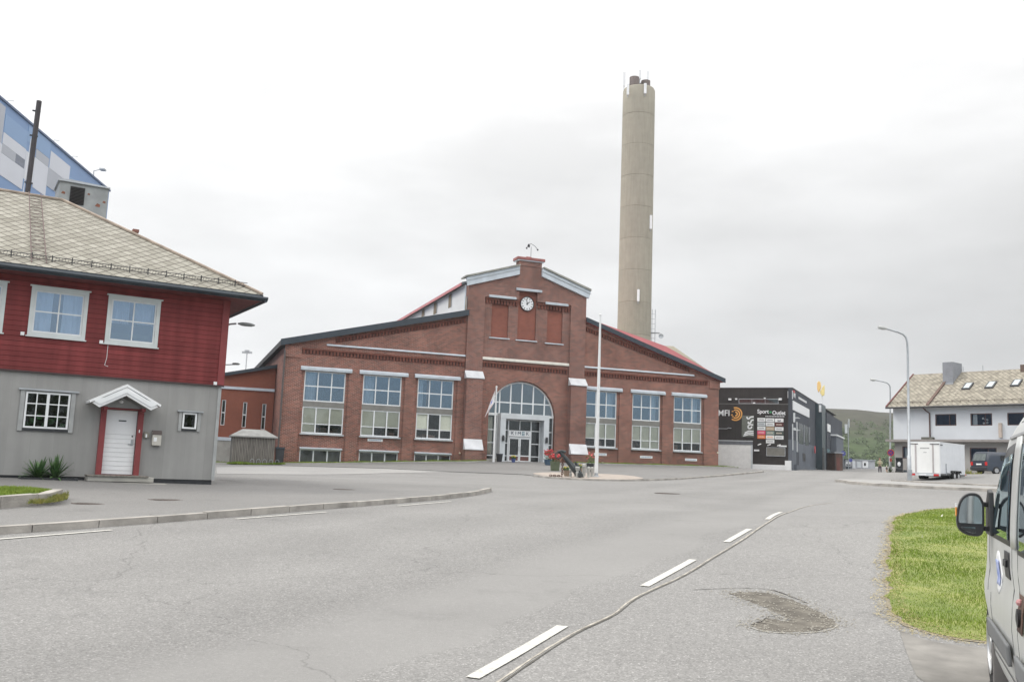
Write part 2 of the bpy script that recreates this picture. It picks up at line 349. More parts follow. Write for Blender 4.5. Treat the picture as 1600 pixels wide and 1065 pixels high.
    vm = nt.nodes.new('ShaderNodeVectorMath'); vm.operation = 'MULTIPLY_ADD'; nt.links.new(dn.outputs['Color'], vm.inputs[0]); vm.inputs[1].default_value = (1.6, 1.6, 0); nt.links.new(tcn.outputs['Object'], vm.inputs[2])
    nt.links.new(vm.outputs[0], v2.inputs[0])
    ck = nt.nodes.new('ShaderNodeMapRange'); nt.links.new(v2.outputs['Distance'], ck.inputs[0])
    for i, v in enumerate((0, .0022, .72, 1)): ck.inputs[i+1].default_value = v
    sn = nt.nodes.new('ShaderNodeTexNoise'); sn.inputs['Scale'].default_value = .7; sn.inputs['Detail'].default_value = 10; sn.inputs['Roughness'].default_value = .72; nt.links.new(tcn.outputs['Object'], sn.inputs[0])
    st = nt.nodes.new('ShaderNodeMapRange'); nt.links.new(sn.outputs[0], st.inputs[0])
    for i, v in enumerate((.56, .74, 1, .80)): st.inputs[i+1].default_value = v
    cks = nt.nodes.new('ShaderNodeMath'); cks.operation = 'MULTIPLY'; nt.links.new(ck.outputs[0], cks.inputs[0]); nt.links.new(st.outputs[0], cks.inputs[1])
    m7 = nt.nodes.new('ShaderNodeVectorMath'); m7.operation = 'SCALE'; nt.links.new(ml.outputs[0], m7.inputs[0]); nt.links.new(cks.outputs[0], m7.inputs['Scale'])
    nt.links.new(m7.outputs[0], b.inputs['Base Color'])
    bp = nt.nodes.new('ShaderNodeBump'); bp.inputs['Strength'].default_value = .5; bp.inputs['Distance'].default_value = .006
    nt.links.new(v1.outputs['Distance'], bp.inputs['Height']); nt.links.new(bp.outputs[0], b.inputs['Normal'])
    return m
ASPH = asphalt('road_asphalt', .185, .225, .36, lane=True)
ASPH2 = asphalt('parking_asphalt', .20, .235, .36)
ASPHD = asphalt('pavement_asphalt', .165, .195, .22)
ASPHL = asphalt('pale_asphalt', .26, .30, .12)
PAVING = mat('tan_paving', (.33, .285, .25), .9, var=.15, scale=2)
MARK = mat('road_paint', (.50, .49, .455), .75, var=.24, scale=26, detail=10)
KERBM = mat('granite_kerb', (.33, .31, .285), .9, var=.3, scale=1.6, bump=.5, bscale=20)
SOIL = mat('sandy_soil', (.21, .185, .14), .95, var=.2, scale=5)
LAWN = mat('lawn_ground', (.13, .17, .04), .95, col2=(.24, .25, .08), scale=2.2)
GRASS = mat('grass_blades', (.14, .215, .03), .8, col2=(.23, .29, .055), scale=1.4, spec=.2)
DRY = mat('dry_straw', (.42, .35, .17), .9, var=.2, scale=3)

GXL = np.unique(np.r_[np.linspace(-3000, -200, 15), np.linspace(-200, -40, 17), np.arange(-40, 70.1, 1.0), np.linspace(70, 200, 14), np.linspace(200, 3000, 15)])
GYL = np.unique(np.r_[np.linspace(-2000, -100, 10), np.linspace(-100, -10, 10), np.arange(-10, 150.1, 1.0), np.linspace(150, 300, 16), np.linspace(300, 3500, 17)])
def ground():
    X, Y = np.meshgrid(GXL, GYL); Z = np.concatenate([gzn(X[i:i+8], Y[i:i+8]) for i in range(0, len(GYL), 8)])
    v = np.stack([X.ravel(), Y.ravel(), Z.ravel()], 1); nx = len(GXL); f = []
    for j in range(len(GYL)-1):
        for i in range(nx-1): a = j*nx+i; f += [(a, a+1, a+nx+1), (a, a+nx+1, a+nx)]
    me = bpy.data.meshes.new('ground'); me.from_pydata(v.tolist(), [], f); me.materials.append(ASPH)
    me.polygons.foreach_set('use_smooth', [True]*len(me.polygons))
    o = bpy.data.objects.new('road', me); COL.objects.link(o); tag(o, kind='structure'); return o
ground()

def drape(name, poly, m, off=.006, offf=None, kind='structure', skirt=0, **t):
    """lay a sheet with outline poly (world xy) on the terrain"""
    bm = bmesh.new(); vs = [bm.verts.new((p[0], p[1], 0)) for p in poly]; bm.faces.new(vs)
    xs = [p[0] for p in poly]; ys = [p[1] for p in poly]
    for g_, i in ((GXL, 0), (GYL, 1)):
        lo, hi = (min(xs), max(xs)) if i == 0 else (min(ys), max(ys))
        for c in g_[(g_ > lo) & (g_ < hi)]:
            co = (c, 0, 0) if i == 0 else (0, c, 0); no = (1, 0, 0) if i == 0 else (0, 1, 0)
            bmesh.ops.bisect_plane(bm, geom=bm.verts[:]+bm.edges[:]+bm.faces[:], plane_co=co, plane_no=no)
    bmesh.ops.triangulate(bm, faces=bm.faces[:])
    P = np.array([v.co[:2] for v in bm.verts]); Z = gzn(P[:, 0], P[:, 1])
    for v, z in zip(bm.verts, Z): v.co.z = z + (offf(v.co.x, v.co.y) if offf else off)
    bmesh.ops.recalc_face_normals(bm, faces=bm.faces)
    if sum(f.normal.z for f in bm.faces) < 0: bmesh.ops.reverse_faces(bm, faces=bm.faces)
    if skirt:
        ed = [e for e in bm.edges if e.is_boundary]; r = bmesh.ops.extrude_edge_only(bm, edges=ed)
        for v in [g for g in r['geom'] if isinstance(g, bmesh.types.BMVert)]: v.co.z -= skirt
    me = bpy.data.meshes.new(name); bm.to_mesh(me); bm.free(); me.materials.append(m)
    o = bpy.data.objects.new(name, me); COL.objects.link(o); tag(o, kind=kind, **t); return o
def gp(pts): return [G(*p)[:2] for p in pts]
def resample(P, step):
    P = [np.array(p[:2], float) for p in P]; out = [P[0]]; acc = 0
    for a, b in zip(P[:-1], P[1:]):
        l = np.linalg.norm(b-a); t = step-acc
        while t < l: out.append(a+(b-a)*t/l); t += step
        acc = (acc+l) % step
    out.append(P[-1]); return out
def smoothpl(P, it=2):
    P = [np.array(p[:2], float) for p in P]
    for _ in range(it):
        Q = [P[0]]
        for a, b in zip(P[:-1], P[1:]): Q += [a*.75+b*.25, a*.25+b*.75]
        Q.append(P[-1]); P = Q
    return P
def ribbon(name, P, wid, m, off=.008, h=0, side=0, wob=0, kind='structure', gap=None, **t):
    """strip along P (world xy); h>0 gives it thickness; side shifts it sideways"""
    P = [np.array(p[:2], float) for p in P]; mb = MB(); rows = []
    for i, p in enumerate(P):
        d = P[min(i+1, len(P)-1)]-P[max(i-1, 0)]; d = d/np.linalg.norm(d); nrm = np.array([-d[1], d[0]])
        ww = wid*(1+wob*(random.random()-.5)); c = p+nrm*(side*wid + wob*.5*wid*(random.random()-.5))
        a, b = c-nrm*ww/2, c+nrm*ww/2
        rows.append([(a[0], a[1], gz(*a)+off-(.05 if h else 0)), (a[0], a[1], gz(*a)+off+h), (b[0], b[1], gz(*b)+off+h), (b[0], b[1], gz(*b)+off-(.05 if h else 0))])
    if h:
        step = gap or len(rows)
        i = 0
        while i < len(rows)-1:
            seg = rows[i:i+step+1]; n = len(seg); j = (random.random()-.5)*.02
            if gap and n > 1:
                A = [np.array(q) for q in seg[-1]]; B = [np.array(q) for q in seg[-2]]; l = np.linalg.norm(A[0]-B[0]); seg = seg[:-1]+[[tuple(a+(b-a)*min(.018/l, .4)) for a, b in zip(A, B)]]
            vs = [(q[0], q[1], q[2]+(j if k in (1, 2) and gap else 0)) for r_ in seg for k, q in enumerate(r_)]; fs = [(0, 1, 2, 3), (4*n-1, 4*n-2, 4*n-3, 4*n-4)]
            for a in range(n-1):
                for k in range(3): fs.append((a*4+k, a*4+4+k, a*4+5+k, a*4+k+1))
            mb.add(vs, fs); i += step
    else:
        vs = [q for r_ in rows for q in (r_[1], r_[2])]; mb.add(vs, [(2*i, 2*i+2, 2*i+3, 2*i+1) for i in range(len(rows)-1)])
    o = mb.build(name, m); tag(o, kind=kind, **t); return o

# ------------------------------------------------------------------ ground sheets, kerbs, markings
kpx = [(-60, 841), (0, 834), (71, 830), (152, 823.5), (222, 818.5), (291, 813), (346, 808.5), (401, 804), (450, 800), (492, 796), (532, 793.5), (592, 788.5), (670, 782), (725, 776.5), (755, 771.5), (768, 767.5)]
kl = [G(*p)[:2] for p in kpx]; kls = smoothpl(kl, 2)
KA = np.array(kls)
def kdist(x, y):
    return float(np.sqrt(((KA-np.array([x, y]))**2).sum(1)).min())
back = gp([(762, 765), (730, 761), (640, 756), (520, 752), (400, 749), (341, 749)])
pav = [tuple(p) for p in kls] + [tuple(p) for p in back] + [(-9.3, 33), (-22, 24), (-30, 10), (-22, 5), (-14, 8)]
drape('pavement', pav, ASPHD, offf=lambda x, y: .008+.105*max(0., 1-max(0, kdist(x, y)-.3)/3.2), skirt=0)
ribbon('kerb', resample(kls, .3), .15, KERBM, off=0, h=.125, side=.5, gap=4)
# lighter apron in front of the brick hall, with its own kerb
ap = [(600, 732), (700, 737), (780, 740), (822, 741.5), (845, 745.5), (880, 748.5), (935, 751), (990, 751.5), (1040, 750), (1090, 746.5), (1150, 741.5), (1192, 737.5)]
apw = smoothpl([G(*p)[:2] for p in ap], 2)
def fw(x, y): p = FA.w(x, y, 0); return (p[0], p[1])
FA = Fr(atY(815, 722, 80), .34351)
drape('forecourt', [tuple(p) for p in apw]+[fw(21.5, -1.0), fw(21.5, -.2), fw(-20.3, -.2), fw(-20.3, -1.5), (-16, 67)], ASPHD, off=.05, skirt=.2)
ribbon('forecourt_kerb', resample(apw[len(apw)//3:], .4), .18, KERBM, off=0, h=.10, gap=4)
isl = smoothpl([G(*p)[:2] for p in [(832, 741), (850, 745), (885, 747.6), (935, 749.8), (990, 750.4), (1010, 748.5), (985, 743.5), (930, 740.5), (870, 738.5), (836, 739.5), (832, 741)]], 1)[:-1]
drape('island_paving', [tuple(p) for p in isl], PAVING, off=.065)
drape('concrete_yard', gp([(338, 729.5), (440, 727.8), (600, 727), (700, 731), (760, 735), (600, 739), (430, 741), (339, 740)]), ASPHL, off=.012)
# parking lay-by on the right of the lane line and its pale edging
seam = [(740, 1090), (782, 1064), (830, 1030), (872, 1003), (905, 984), (938, 970), (962, 958), (985, 937), (1015, 923), (1058, 904), (1085, 889), (1105, 876), (1135, 858), (1165, 840), (1190, 822), (1207, 812), (1236, 797.5), (1262, 790), (1300, 785)]
sw = smoothpl([G(*p)[:2] for p in seam], 2)
lay = [tuple(p) for p in sw] + gp([(1330, 782), (1400, 783), (1480, 783), (1600, 781)]) + [(30, 30), (30, -8), (-5, -8)]
drape('parking_bay', lay, ASPH2, off=.006)
ribbon('asphalt_joint', resample(sw, .22), .022, mat('pale_joint', (.37, .345, .30), .9, var=.35, scale=6), off=.005, h=.006, wob=.8)
ribbon('joint_gap', resample(sw, .3), .018, mat('dark_joint_line', (.09, .085, .075), .95, var=.2), off=.0125, side=-2.1, wob=.6)  # dark line along one side of the pale joint
def quadmark(a, b, wd, name='lane_dash'):
    A, B = G(*a)[:2], G(*b)[:2]; ribbon(name, resample([A, B], .4), wd, MARK, off=.011, wob=.03)
for a, b in (((738, 1060), (879, 978.5)), ((1007, 916), (1083, 874.5)), ((1135, 847), (1171, 826.5)), ((1199, 811.5), (1220, 800))): quadmark(a, b, .115, 'lane_dash')
for a, b in (((-70, 848), (174, 828.3)), ((368, 811), (510, 800)), ((622, 790.5), (705, 783.5))): quadmark(a, b, .09, 'edge_line')
# worn patch with a shallow muddy puddle bed
pit = smoothpl([G(*p)[:2] for p in [(1171, 978), (1182, 972), (1205, 965), (1230, 972), (1236, 968), (1205, 955), (1198, 950), (1170, 940), (1150, 932), (1135, 927), (1160, 925), (1205, 926), (1245, 940), (1290, 960), (1308, 975), (1300, 983), (1270, 987), (1220, 988), (1185, 984), (1171, 978)]], 1)[:-1]
pit = [np.array(q) for q in resample(pit+[pit[0]], .05)][:-1]; pit = [q+rng.normal(0, .016, 2) for q in pit]; pitp = [tuple(q) for q in pit]
drape('worn_patch', pitp, mat('muddy_patch', (.075, .066, .055), .9, col2=(.165, .15, .125), scale=5, bump=.9, bscale=45, detail=10), off=.0075)
def gravel(name, n, poly, jit, m, s0, s1, label):
    P0 = np.array(poly); r = random.Random(5); mb = MB(); cx_, cy_ = P0.mean(0)
    for _ in range(n):
        q = P0[r.randrange(len(P0))]; t = r.random()**.5 if jit < 1 else 1; x = cx_+(q[0]-cx_)*t+r.gauss(0, .05*jit+.02); y = cy_+(q[1]-cy_)*t+r.gauss(0, .05*jit+.02); s = r.uniform(s0, s1); z = gz(x, y)+.012
        a = r.random()*6; c, d = math.cos(a)*s, math.sin(a)*s; mb.add([(x+c, y+d, z), (x-d, y+c, z), (x-c*.8, y-d*.8, z), (x+d, y-c, z), (x+c*.2, y+d*.2, z+s*.8)], [(0, 1, 4), (1, 2, 4), (2, 3, 4), (3, 0, 4)])
    o = mb.build(name, m); tag(o, label, 'gravel', kind='stuff')
gravel('gravel', 900, pitp, 1.6, mat('loose_grit', (.20, .185, .16), .9, col2=(.36, .34, .30), scale=30), .006, .015, 'loose grit round the ragged hole in the tarmac')
rim = smoothpl([G(*p)[:2] for p in [(1173, 981), (1190, 987), (1225, 990.5), (1270, 989.5), (1300, 985), (1309, 977)]], 1)
ribbon('patch_rim', resample(rim, .06), .02, mat('pale_rim', (.33, .315, .285), .9, var=.2), off=.012, wob=.8)
ribbon('patch_crack', resample(smoothpl(gp([(1172, 977), (1190, 971), (1203, 962), (1215, 966), (1238, 970)]), 1), .08), .02, mat('crack_tar', (.06, .055, .05), .9), off=.0125, wob=1)
ribbon('patch_crack', resample(smoothpl(gp([(1085, 922), (1150, 919), (1205, 921), (1230, 930), (1262, 943)]), 1), .08), .018, bpy.data.materials['crack_tar'], off=.0125, wob=1)
drape('tarred_area', [tuple(p) for p in smoothpl(gp([(1405, 985), (1440, 1000), (1500, 1010), (1560, 1015), (1560, 1075), (1440, 1075), (1420, 1030), (1405, 985)]), 2)[:-1]], mat('dark_tar', (.20, .19, .175), .85, var=.25, scale=3), off=.011)
# far pavements on the right
fk = smoothpl([G(*p)[:2] for p in [(1307, 752), (1325, 755.5), (1345, 757), (1380, 759.5), (1430, 762), (1480, 764.5), (1540, 767), (1620, 771)]], 2)
drape('far_pavement', [tuple(p) for p in fk]+gp([(1640, 764), (1560, 761), (1500, 758), (1440, 755), (1390, 752.5), (1340, 750.5), (1312, 750.2)]), ASPHL, off=.10, skirt=.2)
ribbon('far_kerb', resample(fk, .4), .2, KERBM, off=0, h=.13, gap=4)
fk2 = smoothpl([G(*p)[:2] for p in [(1395, 754), (1440, 757), (1500, 760), (1560, 763), (1640, 766.5)]], 2)
ribbon('far_kerb', resample(fk2, .4), .2, KERBM, off=.08, h=.08, gap=4)

# manhole covers
def manhole(px, py, r, label):
    p = G(px, py); t = thing('manhole_cover', (p[0], p[1], gz(p[0], p[1])+(.12*max(0, 1-max(0, kdist(p[0], p[1])-.3)/3.2) if px < 600 else 0)), 0, label, 'manhole cover', 'iron manhole covers in the tarmac')
    m = mat('rusty_iron', (.115, .095, .085), .8, var=.25, scale=12, metal=.2)
    MB().lathe([(r*1.12, -.02), (r*1.12, .012), (r*1.0, .014), (r*1.0, -.02)], n=28, ring=True).build('ring', m, t)
    b = MB().lathe([(.0001, .010), (r*.98, .010), (r*.98, -.01)], n=28)
    for i in range(-3, 4):
        h = math.sqrt(max(r*r*.8-(i*r*.24)**2, 0)); b.box(i*r*.24-.012, i*r*.24+.012, -h, h, .010, .016)
    b.build('cover', m, t)
manhole(140, 786.5, .33, 'leftmost iron manhole cover in the pavement beside the small lawn')
manhole(259, 780.5, .36, 'large iron manhole cover in the pavement in front of the red and grey house')
manhole(538, 764.5, .33, 'iron manhole cover near the end of the kerbed pavement')
manhole(1043, 770.5, .45, 'flat iron cover out in the middle of the road junction')

# ------------------------------------------------------------------ lawns
def inpoly(x, y, poly):
    c = np.zeros(len(x), bool); n = len(poly); j = n-1
    for i in range(n):
        xi, yi = poly[i]; xj, yj = poly[j]
        c ^= ((yi > y) != (yj > y)) & (x < (xj-xi)*(y-yi)/(yj-yi+1e-12)+xi); j = i
    return c
def blades(name, poly, n, h, m, wbase=.004, wk=.0006, off=0, flat=0, near=True, label=None, cat=None, edge=None, offf=None):
    poly = [tuple(p[:2]) for p in poly]; xs = [p[0] for p in poly]; ys = [p[1] for p in poly]; X = []; Y = []; tot = 0
    while tot < n:
        x = rng.uniform(min(xs), max(xs), n); y = rng.uniform(min(ys), max(ys), n); k = inpoly(x, y, poly)
        if near: k &= rng.uniform(0, 1, n) < np.clip((min(ys)/np.maximum(y, 1))**1.5, 0, 1)
        X.append(x[k]); Y.append(y[k]); tot += int(k.sum())
    x = np.concatenate(X)[:n]; y = np.concatenate(Y)[:n]; z = np.concatenate([gzn(x[i:i+4000], y[i:i+4000]) for i in range(0, n, 4000)])
    if offf: z = z + offf(x, y)
    z = z + off; th = rng.uniform(0, 2*np.pi, n); hh = h*rng.uniform(.45, 1.25, n); wd = wbase+wk*y
    patch = .75+.5*(np.sin(x*2.1+np.sin(y*1.3)*2)*np.sin(y*1.7+1)); hh = hh*np.clip(patch, .5, 1.3)
    la = rng.uniform(0, 2*np.pi, n); lean = hh*(rng.uniform(.2, .9, n) if not flat else 1.6); zz = hh*(1 if not flat else .25)
    v = np.zeros((n, 3, 3)); v[:, 0] = np.stack([x-np.cos(th)*wd, y-np.sin(th)*wd, z], 1); v[:, 1] = np.stack([x+np.cos(th)*wd, y+np.sin(th)*wd, z], 1)
    v[:, 2] = np.stack([x+np.cos(la)*lean, y+np.sin(la)*lean, z+zz], 1)
    me = bpy.data.meshes.new(name); me.vertices.add(3*n); me.vertices.foreach_set('co', v.ravel()); me.loops.add(3*n); me.loops.foreach_set('vertex_index', np.arange(3*n))
    me.polygons.add(n); me.polygons.foreach_set('loop_start', np.arange(0, 3*n, 3)); me.polygons.foreach_set('loop_total', np.full(n, 3)); me.update(); me.validate()
    me.materials.append(m); o = bpy.data.objects.new(name, me); COL.objects.link(o); tag(o, label, cat, kind='stuff'); return o
LW = smoothpl([G(*p)[:2] for p in [(1600, 788), (1540, 791.5), (1490, 793.5), (1440, 798), (1404, 806), (1394, 822), (1390, 860), (1387, 900), (1389, 935), (1395, 960), (1418, 980), (1460, 993), (1530, 1001), (1600, 1008)]], 2)+[np.array([9.5, 7.4]), np.array([22., 8.]), np.array([22., 24.])]
LW = [np.array(q) for q in resample(LW, .18)]; LW = [q+rng.normal(0, .022, 2)+.018*np.array([math.sin(i*.9)+math.sin(i*.37), math.cos(i*.71)]) for i, q in enumerate(LW)]
lw = [tuple(p) for p in LW]; lc = np.mean(LW, 0)
LWA = np.array(resample(LW, .3))
def lawnoff(x, y): return .018
drape('lawn', lw, LAWN, offf=lawnoff)
big = [tuple(p+(p-lc)/np.linalg.norm(p-lc)*(.03+.06*random.random())) for p in LW]
drape('verge_soil', big, SOIL, off=.013)
gravel('gravel', 2600, [tuple(q) for q in LW if q[0] < 8], 1.1, mat('verge_grit', (.26, .23, .18), .9, col2=(.40, .36, .28), scale=20), .005, .013, 'sandy grit scattered along the worn edge of the lawn')
def lawnv(x, y):
    o = np.zeros(len(x))
    for i in range(0, len(x), 5000):
        q = np.stack([x[i:i+5000], y[i:i+5000]], 1); o[i:i+5000] = np.sqrt(((q[:, None]-LWA[None])**2).sum(-1)).min(1)
    return .014+0*o
blades('grass', lw, 340000, .042, GRASS, .0013, .00032, offf=lawnv, off=0, label='mown green grass of the lawn beside the silver van', cat='grass')
kk = [q for q in LW if q[0]-lc[0] < 6 and q[1] > 7.0][:-20]; inn = [tuple(lc+(q-lc)*.975) for q in kk][::-1]; outb = [tuple(lc+(q-lc)*1.025) for q in kk]
blades('dry_grass', outb+inn, 16000, .05, DRY, .0018, .0003, off=.02, flat=1, near=True, label='dry straw and clippings along the edge of the lawn', cat='dry grass')
blades('clover', lw, 60, .05, mat('white_clover', (.7, .68, .6), .8, var=.1), .012, .0008, off=.07, label='scattered white clover heads in the lawn', cat='clover')
# small lawn and plants by the house
hl = smoothpl([G(*p)[:2] for p in [(-80, 768), (0, 768), (50, 770), (82, 774), (97, 780), (80, 785), (40, 788), (0, 791), (-80, 799)]], 1)
drape('house_lawn', [tuple(p) for p in hl], LAWN, offf=lambda x, y: .12)
blades('grass', [tuple(p) for p in hl], 14000, .06, GRASS, .003, .0003, off=.12, near=False, label='strip of grass behind the low kerb at the far left', cat='grass')
ribbon('lawn_kerb', resample(gp([(-70, 801), (0, 794), (66, 788), (90, 780)]), .25), .2, KERBM, off=.03, h=.20, gap=4)
wd_ = gp([(66, 783), (106, 779), (104, 787), (88, 791), (60, 794), (40, 794)])
blades('weeds', wd_, 1600, .16, mat('yellow_green_weed', (.12, .15, .03), .9, col2=(.26, .23, .06), scale=6), .003, .0003, off=.09, near=False, label='yellowing weeds growing round the kerb end by the small lawn', cat='weeds')
# verge along the brick hall
def strip(name, pts, n, label):
    P = [fw(*p) for p in pts]; drape(name, P, LAWN, off=.075); blades('grass', P, n, .13, GRASS, .012, .0004, off=.07, near=False, label=label, cat='grass')
strip('hall_verge', [(-25, -2.6), (-9, -2.0), (-5.6, -3.0), (-3.5, -1.6), (-3.5, -.2), (-20, -.2), (-25, -.2)], 6000, 'narrow grass verge under the left windows of the brick hall')
strip('hall_verge', [(4.3, -2.0), (6, -2.6), (19.8, -2.6), (20.6, -.6), (20.2, -.2), (4.3, -.2)], 7000, 'grass verge under the right windows of the brick hall')
ribbon('verge_edging', resample([fw(-25, -2.7), fw(-9, -2.1), fw(-5.6, -3.1), fw(-3.5, -1.7)], .8), .12, CONC, off=.05, h=.08)
ribbon('verge_edging', resample([fw(4.3, -2.1), fw(6, -2.7), fw(19.8, -2.7), fw(20.8, -.8)], .8), .12, CONC, off=.05, h=.08)

# hills
def hill():
    xs = np.linspace(-900, 1500, 121); ys = np.linspace(260, 1500, 56); X, Y = np.meshgrid(xs, ys)
    d = np.clip((Y-300)/420, 0, 1); s = d*d*(3-2*d)
    crest = 43+6*np.sin(X*.004+1.2)+3.5*np.sin(X*.013)+2*np.sin(X*.031+.5)-10*np.clip((X-330)/300, 0, 1)
    Z = 4 + s*crest + 1.3*np.sin(X*.05)*np.sin(Y*.04)*s + .9*np.sin(X*.11+Y*.07)*s - 6*(1-s)*(d <= 0)
    v = np.stack([X.ravel(), Y.ravel(), Z.ravel()], 1); nx = len(xs)
    f = [(j*nx+i, j*nx+i+1, (j+1)*nx+i+1, (j+1)*nx+i) for j in range(len(ys)-1) for i in range(nx-1)]
    me = bpy.data.meshes.new('hill'); me.from_pydata(v.tolist(), [], f)
    m = bpy.data.materials.new('moorland'); m.use_nodes = True; nt = m.node_tree; b = nt.nodes['Principled BSDF']; b.inputs['Roughness'].default_value = .95; b.inputs['Specular IOR Level'].default_value = .1
    g = nt.nodes.new('ShaderNodeNewGeometry'); sp = nt.nodes.new('ShaderNodeSeparateXYZ'); nt.links.new(g.outputs['Position'], sp.inputs[0])
    n = nt.nodes.new('ShaderNodeTexNoise'); n.inputs['Scale'].default_value = .02; n.inputs['Detail'].default_value = 9; nt.links.new(g.outputs['Position'], n.inputs[0])
    a = nt.nodes.new('ShaderNodeMath'); a.operation = 'MULTIPLY_ADD'; nt.links.new(n.outputs[0], a.inputs[0]); a.inputs[1].default_value = 34; nt.links.new(sp.outputs['Z'], a.inputs[2])
    mr = nt.nodes.new('ShaderNodeMapRange'); nt.links.new(a.outputs[0], mr.inputs[0]); mr.inputs[1].default_value = 15; mr.inputs[2].default_value = 70
    r = nt.nodes.new('ShaderNodeValToRGB'); nt.links.new(mr.outputs[0], r.inputs[0]); e = r.color_ramp.elements
    e[0].color = (.055, .085, .03, 1); e[1].color = (.048, .044, .034, 1); q = e.new(.42); q.color = (.042, .062, .024, 1); q = e.new(.66); q.color = (.050, .052, .034, 1)
    n2 = nt.nodes.new('ShaderNodeTexNoise'); n2.inputs['Scale'].default_value = .12; n2.inputs['Detail'].default_value = 8; nt.links.new(g.outputs['Position'], n2.inputs[0])
    m2 = nt.nodes.new('ShaderNodeMapRange'); nt.links.new(n2.outputs[0], m2.inputs[0])
    for i, vv in enumerate((.3, .7, .75, 1.3)): m2.inputs[i+1].default_value = vv
    ml = nt.nodes.new('ShaderNodeVectorMath'); ml.operation = 'SCALE'; nt.links.new(r.outputs[0], ml.inputs[0]); nt.links.new(m2.outputs[0], ml.inputs['Scale']); nt.links.new(ml.outputs[0], b.inputs['Base Color'])
    me.materials.append(m); me.polygons.foreach_set('use_smooth', [True]*len(me.polygons)); o = bpy.data.objects.new('hills', me); COL.objects.link(o); tag(o, kind='structure')
    # birch scrub on the lower slope
    N_ = 4200; bxs = rng.uniform(120, 620, N_); bys = 300+rng.beta(1.2, 2.1, N_)*300
    def hz(x, y):
        d = np.clip((y-300)/420, 0, 1); s = d*d*(3-2*d); c = 43+6*np.sin(x*.004+1.2)+3.5*np.sin(x*.013)+2*np.sin(x*.031+.5)-10*np.clip((x-330)/300, 0, 1)
        return 4+s*c+1.3*np.sin(x*.05)*np.sin(y*.04)*s+.9*np.sin(x*.11+y*.07)*s
    hzv = hz(bxs, bys); k = rng.uniform(0, 1, N_) < np.clip(1.2-(hzv-4)/30, .03, 1); bxs, bys, hzv = bxs[k], bys[k], hzv[k]; n = len(bxs); V = []; 
    q = 60
    c = np.repeat(np.stack([bxs, bys, hzv], 1), q, 0); rad = np.repeat(rng.uniform(1.4, 3.4, n), q)
    dd = rng.normal(0, 1, (n*q, 3)); dd /= np.linalg.norm(dd, axis=1)[:, None]; dd[:, 2] = np.abs(dd[:, 2])*1.15; p = c+dd*rad[:, None]*rng.uniform(.55, 1.05, n*q)[:, None]
    t1 = rng.normal(0, 1, (n*q, 3)); t1 /= np.linalg.norm(t1, axis=1)[:, None]; t2 = np.cross(dd, t1); s = rad*.2
    tri = np.stack([p+t1*s[:, None], p-t1*s[:, None]*.6+t2*s[:, None]*.8, p-t1*s[:, None]*.6-t2*s[:, None]*.8], 1); m_ = n*q
    me = bpy.data.meshes.new('birch_scrub'); me.vertices.add(3*m_); me.vertices.foreach_set('co', tri.ravel()); me.loops.add(3*m_); me.loops.foreach_set('vertex_index', np.arange(3*m_))
    me.polygons.add(m_); me.polygons.foreach_set('loop_start', np.arange(0, 3*m_, 3)); me.polygons.foreach_set('loop_total', np.full(m_, 3)); me.update(); me.validate()
    me.materials.append(mat('birch_leaves', (.05, .085, .028), .9, col2=(.085, .125, .042), scale=.06, detail=8)); o = bpy.data.objects.new('birch_scrub', me); COL.objects.link(o)
    tag(o, 'green birch scrub covering the lower slope of the far hill', 'scrub', kind='stuff')
hill()

# ------------------------------------------------------------------ wall with openings
def wallh(mb, x0, x1, z0, z1, holes, y0, y1):
    xs = sorted({x0, x1, *[h[0] for h in holes], *[h[1] for h in holes]}); xs = [x for x in xs if x0 <= x <= x1]
    for a, b in zip(xs[:-1], xs[1:]):
        hs = sorted([(max(h[2], z0), min(h[3], z1)) for h in holes if h[0] < (a+b)/2 < h[1]]); z = z0
        for lo, hi in hs:
            if lo > z: mb.box(a, b, y0, y1, z, lo)
            z = max(z, hi)
        if z < z1: mb.box(a, b, y0, y1, z, z1)
    return mb
def frame(mb, x0, x1, z0, z1, y0, y1, t, nx=1, nz=1, tm=None, xs=None, zs=None):
    tm = tm or t*.6
    mb.box(x0, x0+t, y0, y1, z0, z1); mb.box(x1-t, x1, y0, y1, z0, z1); mb.box(x0+t, x1-t, y0, y1, z0, z0+t); mb.box(x0+t, x1-t, y0, y1, z1-t, z1)
    X = xs if xs is not None else [x0+(x1-x0)*i/nx for i in range(1, nx)]; Z = zs if zs is not None else [z0+(z1-z0)*i/nz for i in range(1, nz)]
    for x in X: mb.box(x-tm/2, x+tm/2, y0+.004, y1-.004, z0+t, z1-t)
    xx = [x0+t]+[v for x in X for v in (x-tm/2, x+tm/2)]+[x1-t]
    for z in Z:
        for i in range(0, len(xx), 2): mb.box(xx[i], xx[i+1], y0+.006, y1-.006, z-tm/2, z+tm/2)
    return mb
def pane(parent, x0, x1, z0, z1, y, m, name='glass'): return MB().add([(x0, y, z0), (x1, y, z0), (x1, y, z1), (x0, y, z1)], [(0, 1, 2, 3)]).build(name, m, parent)
def curtain(parent, x0, x1, z0, z1, y, m=None, name='curtain', amp=.025, wl=.14):
    mb = MB(); n = max(int((x1-x0)/.03), 6); vs = []
    for i in range(n+1):
        x = x0+(x1-x0)*i/n; d = amp*math.sin(x/wl*6.28)+amp*.5*math.sin(x/wl*2.7+1)
        vs += [(x, y+d, z0), (x, y+d*.7, z1)]
    mb.add(vs, [(2*i, 2*i+2, 2*i+3, 2*i+1) for i in range(n)]); return mb.build(name, m or CURT, parent, smooth=True)

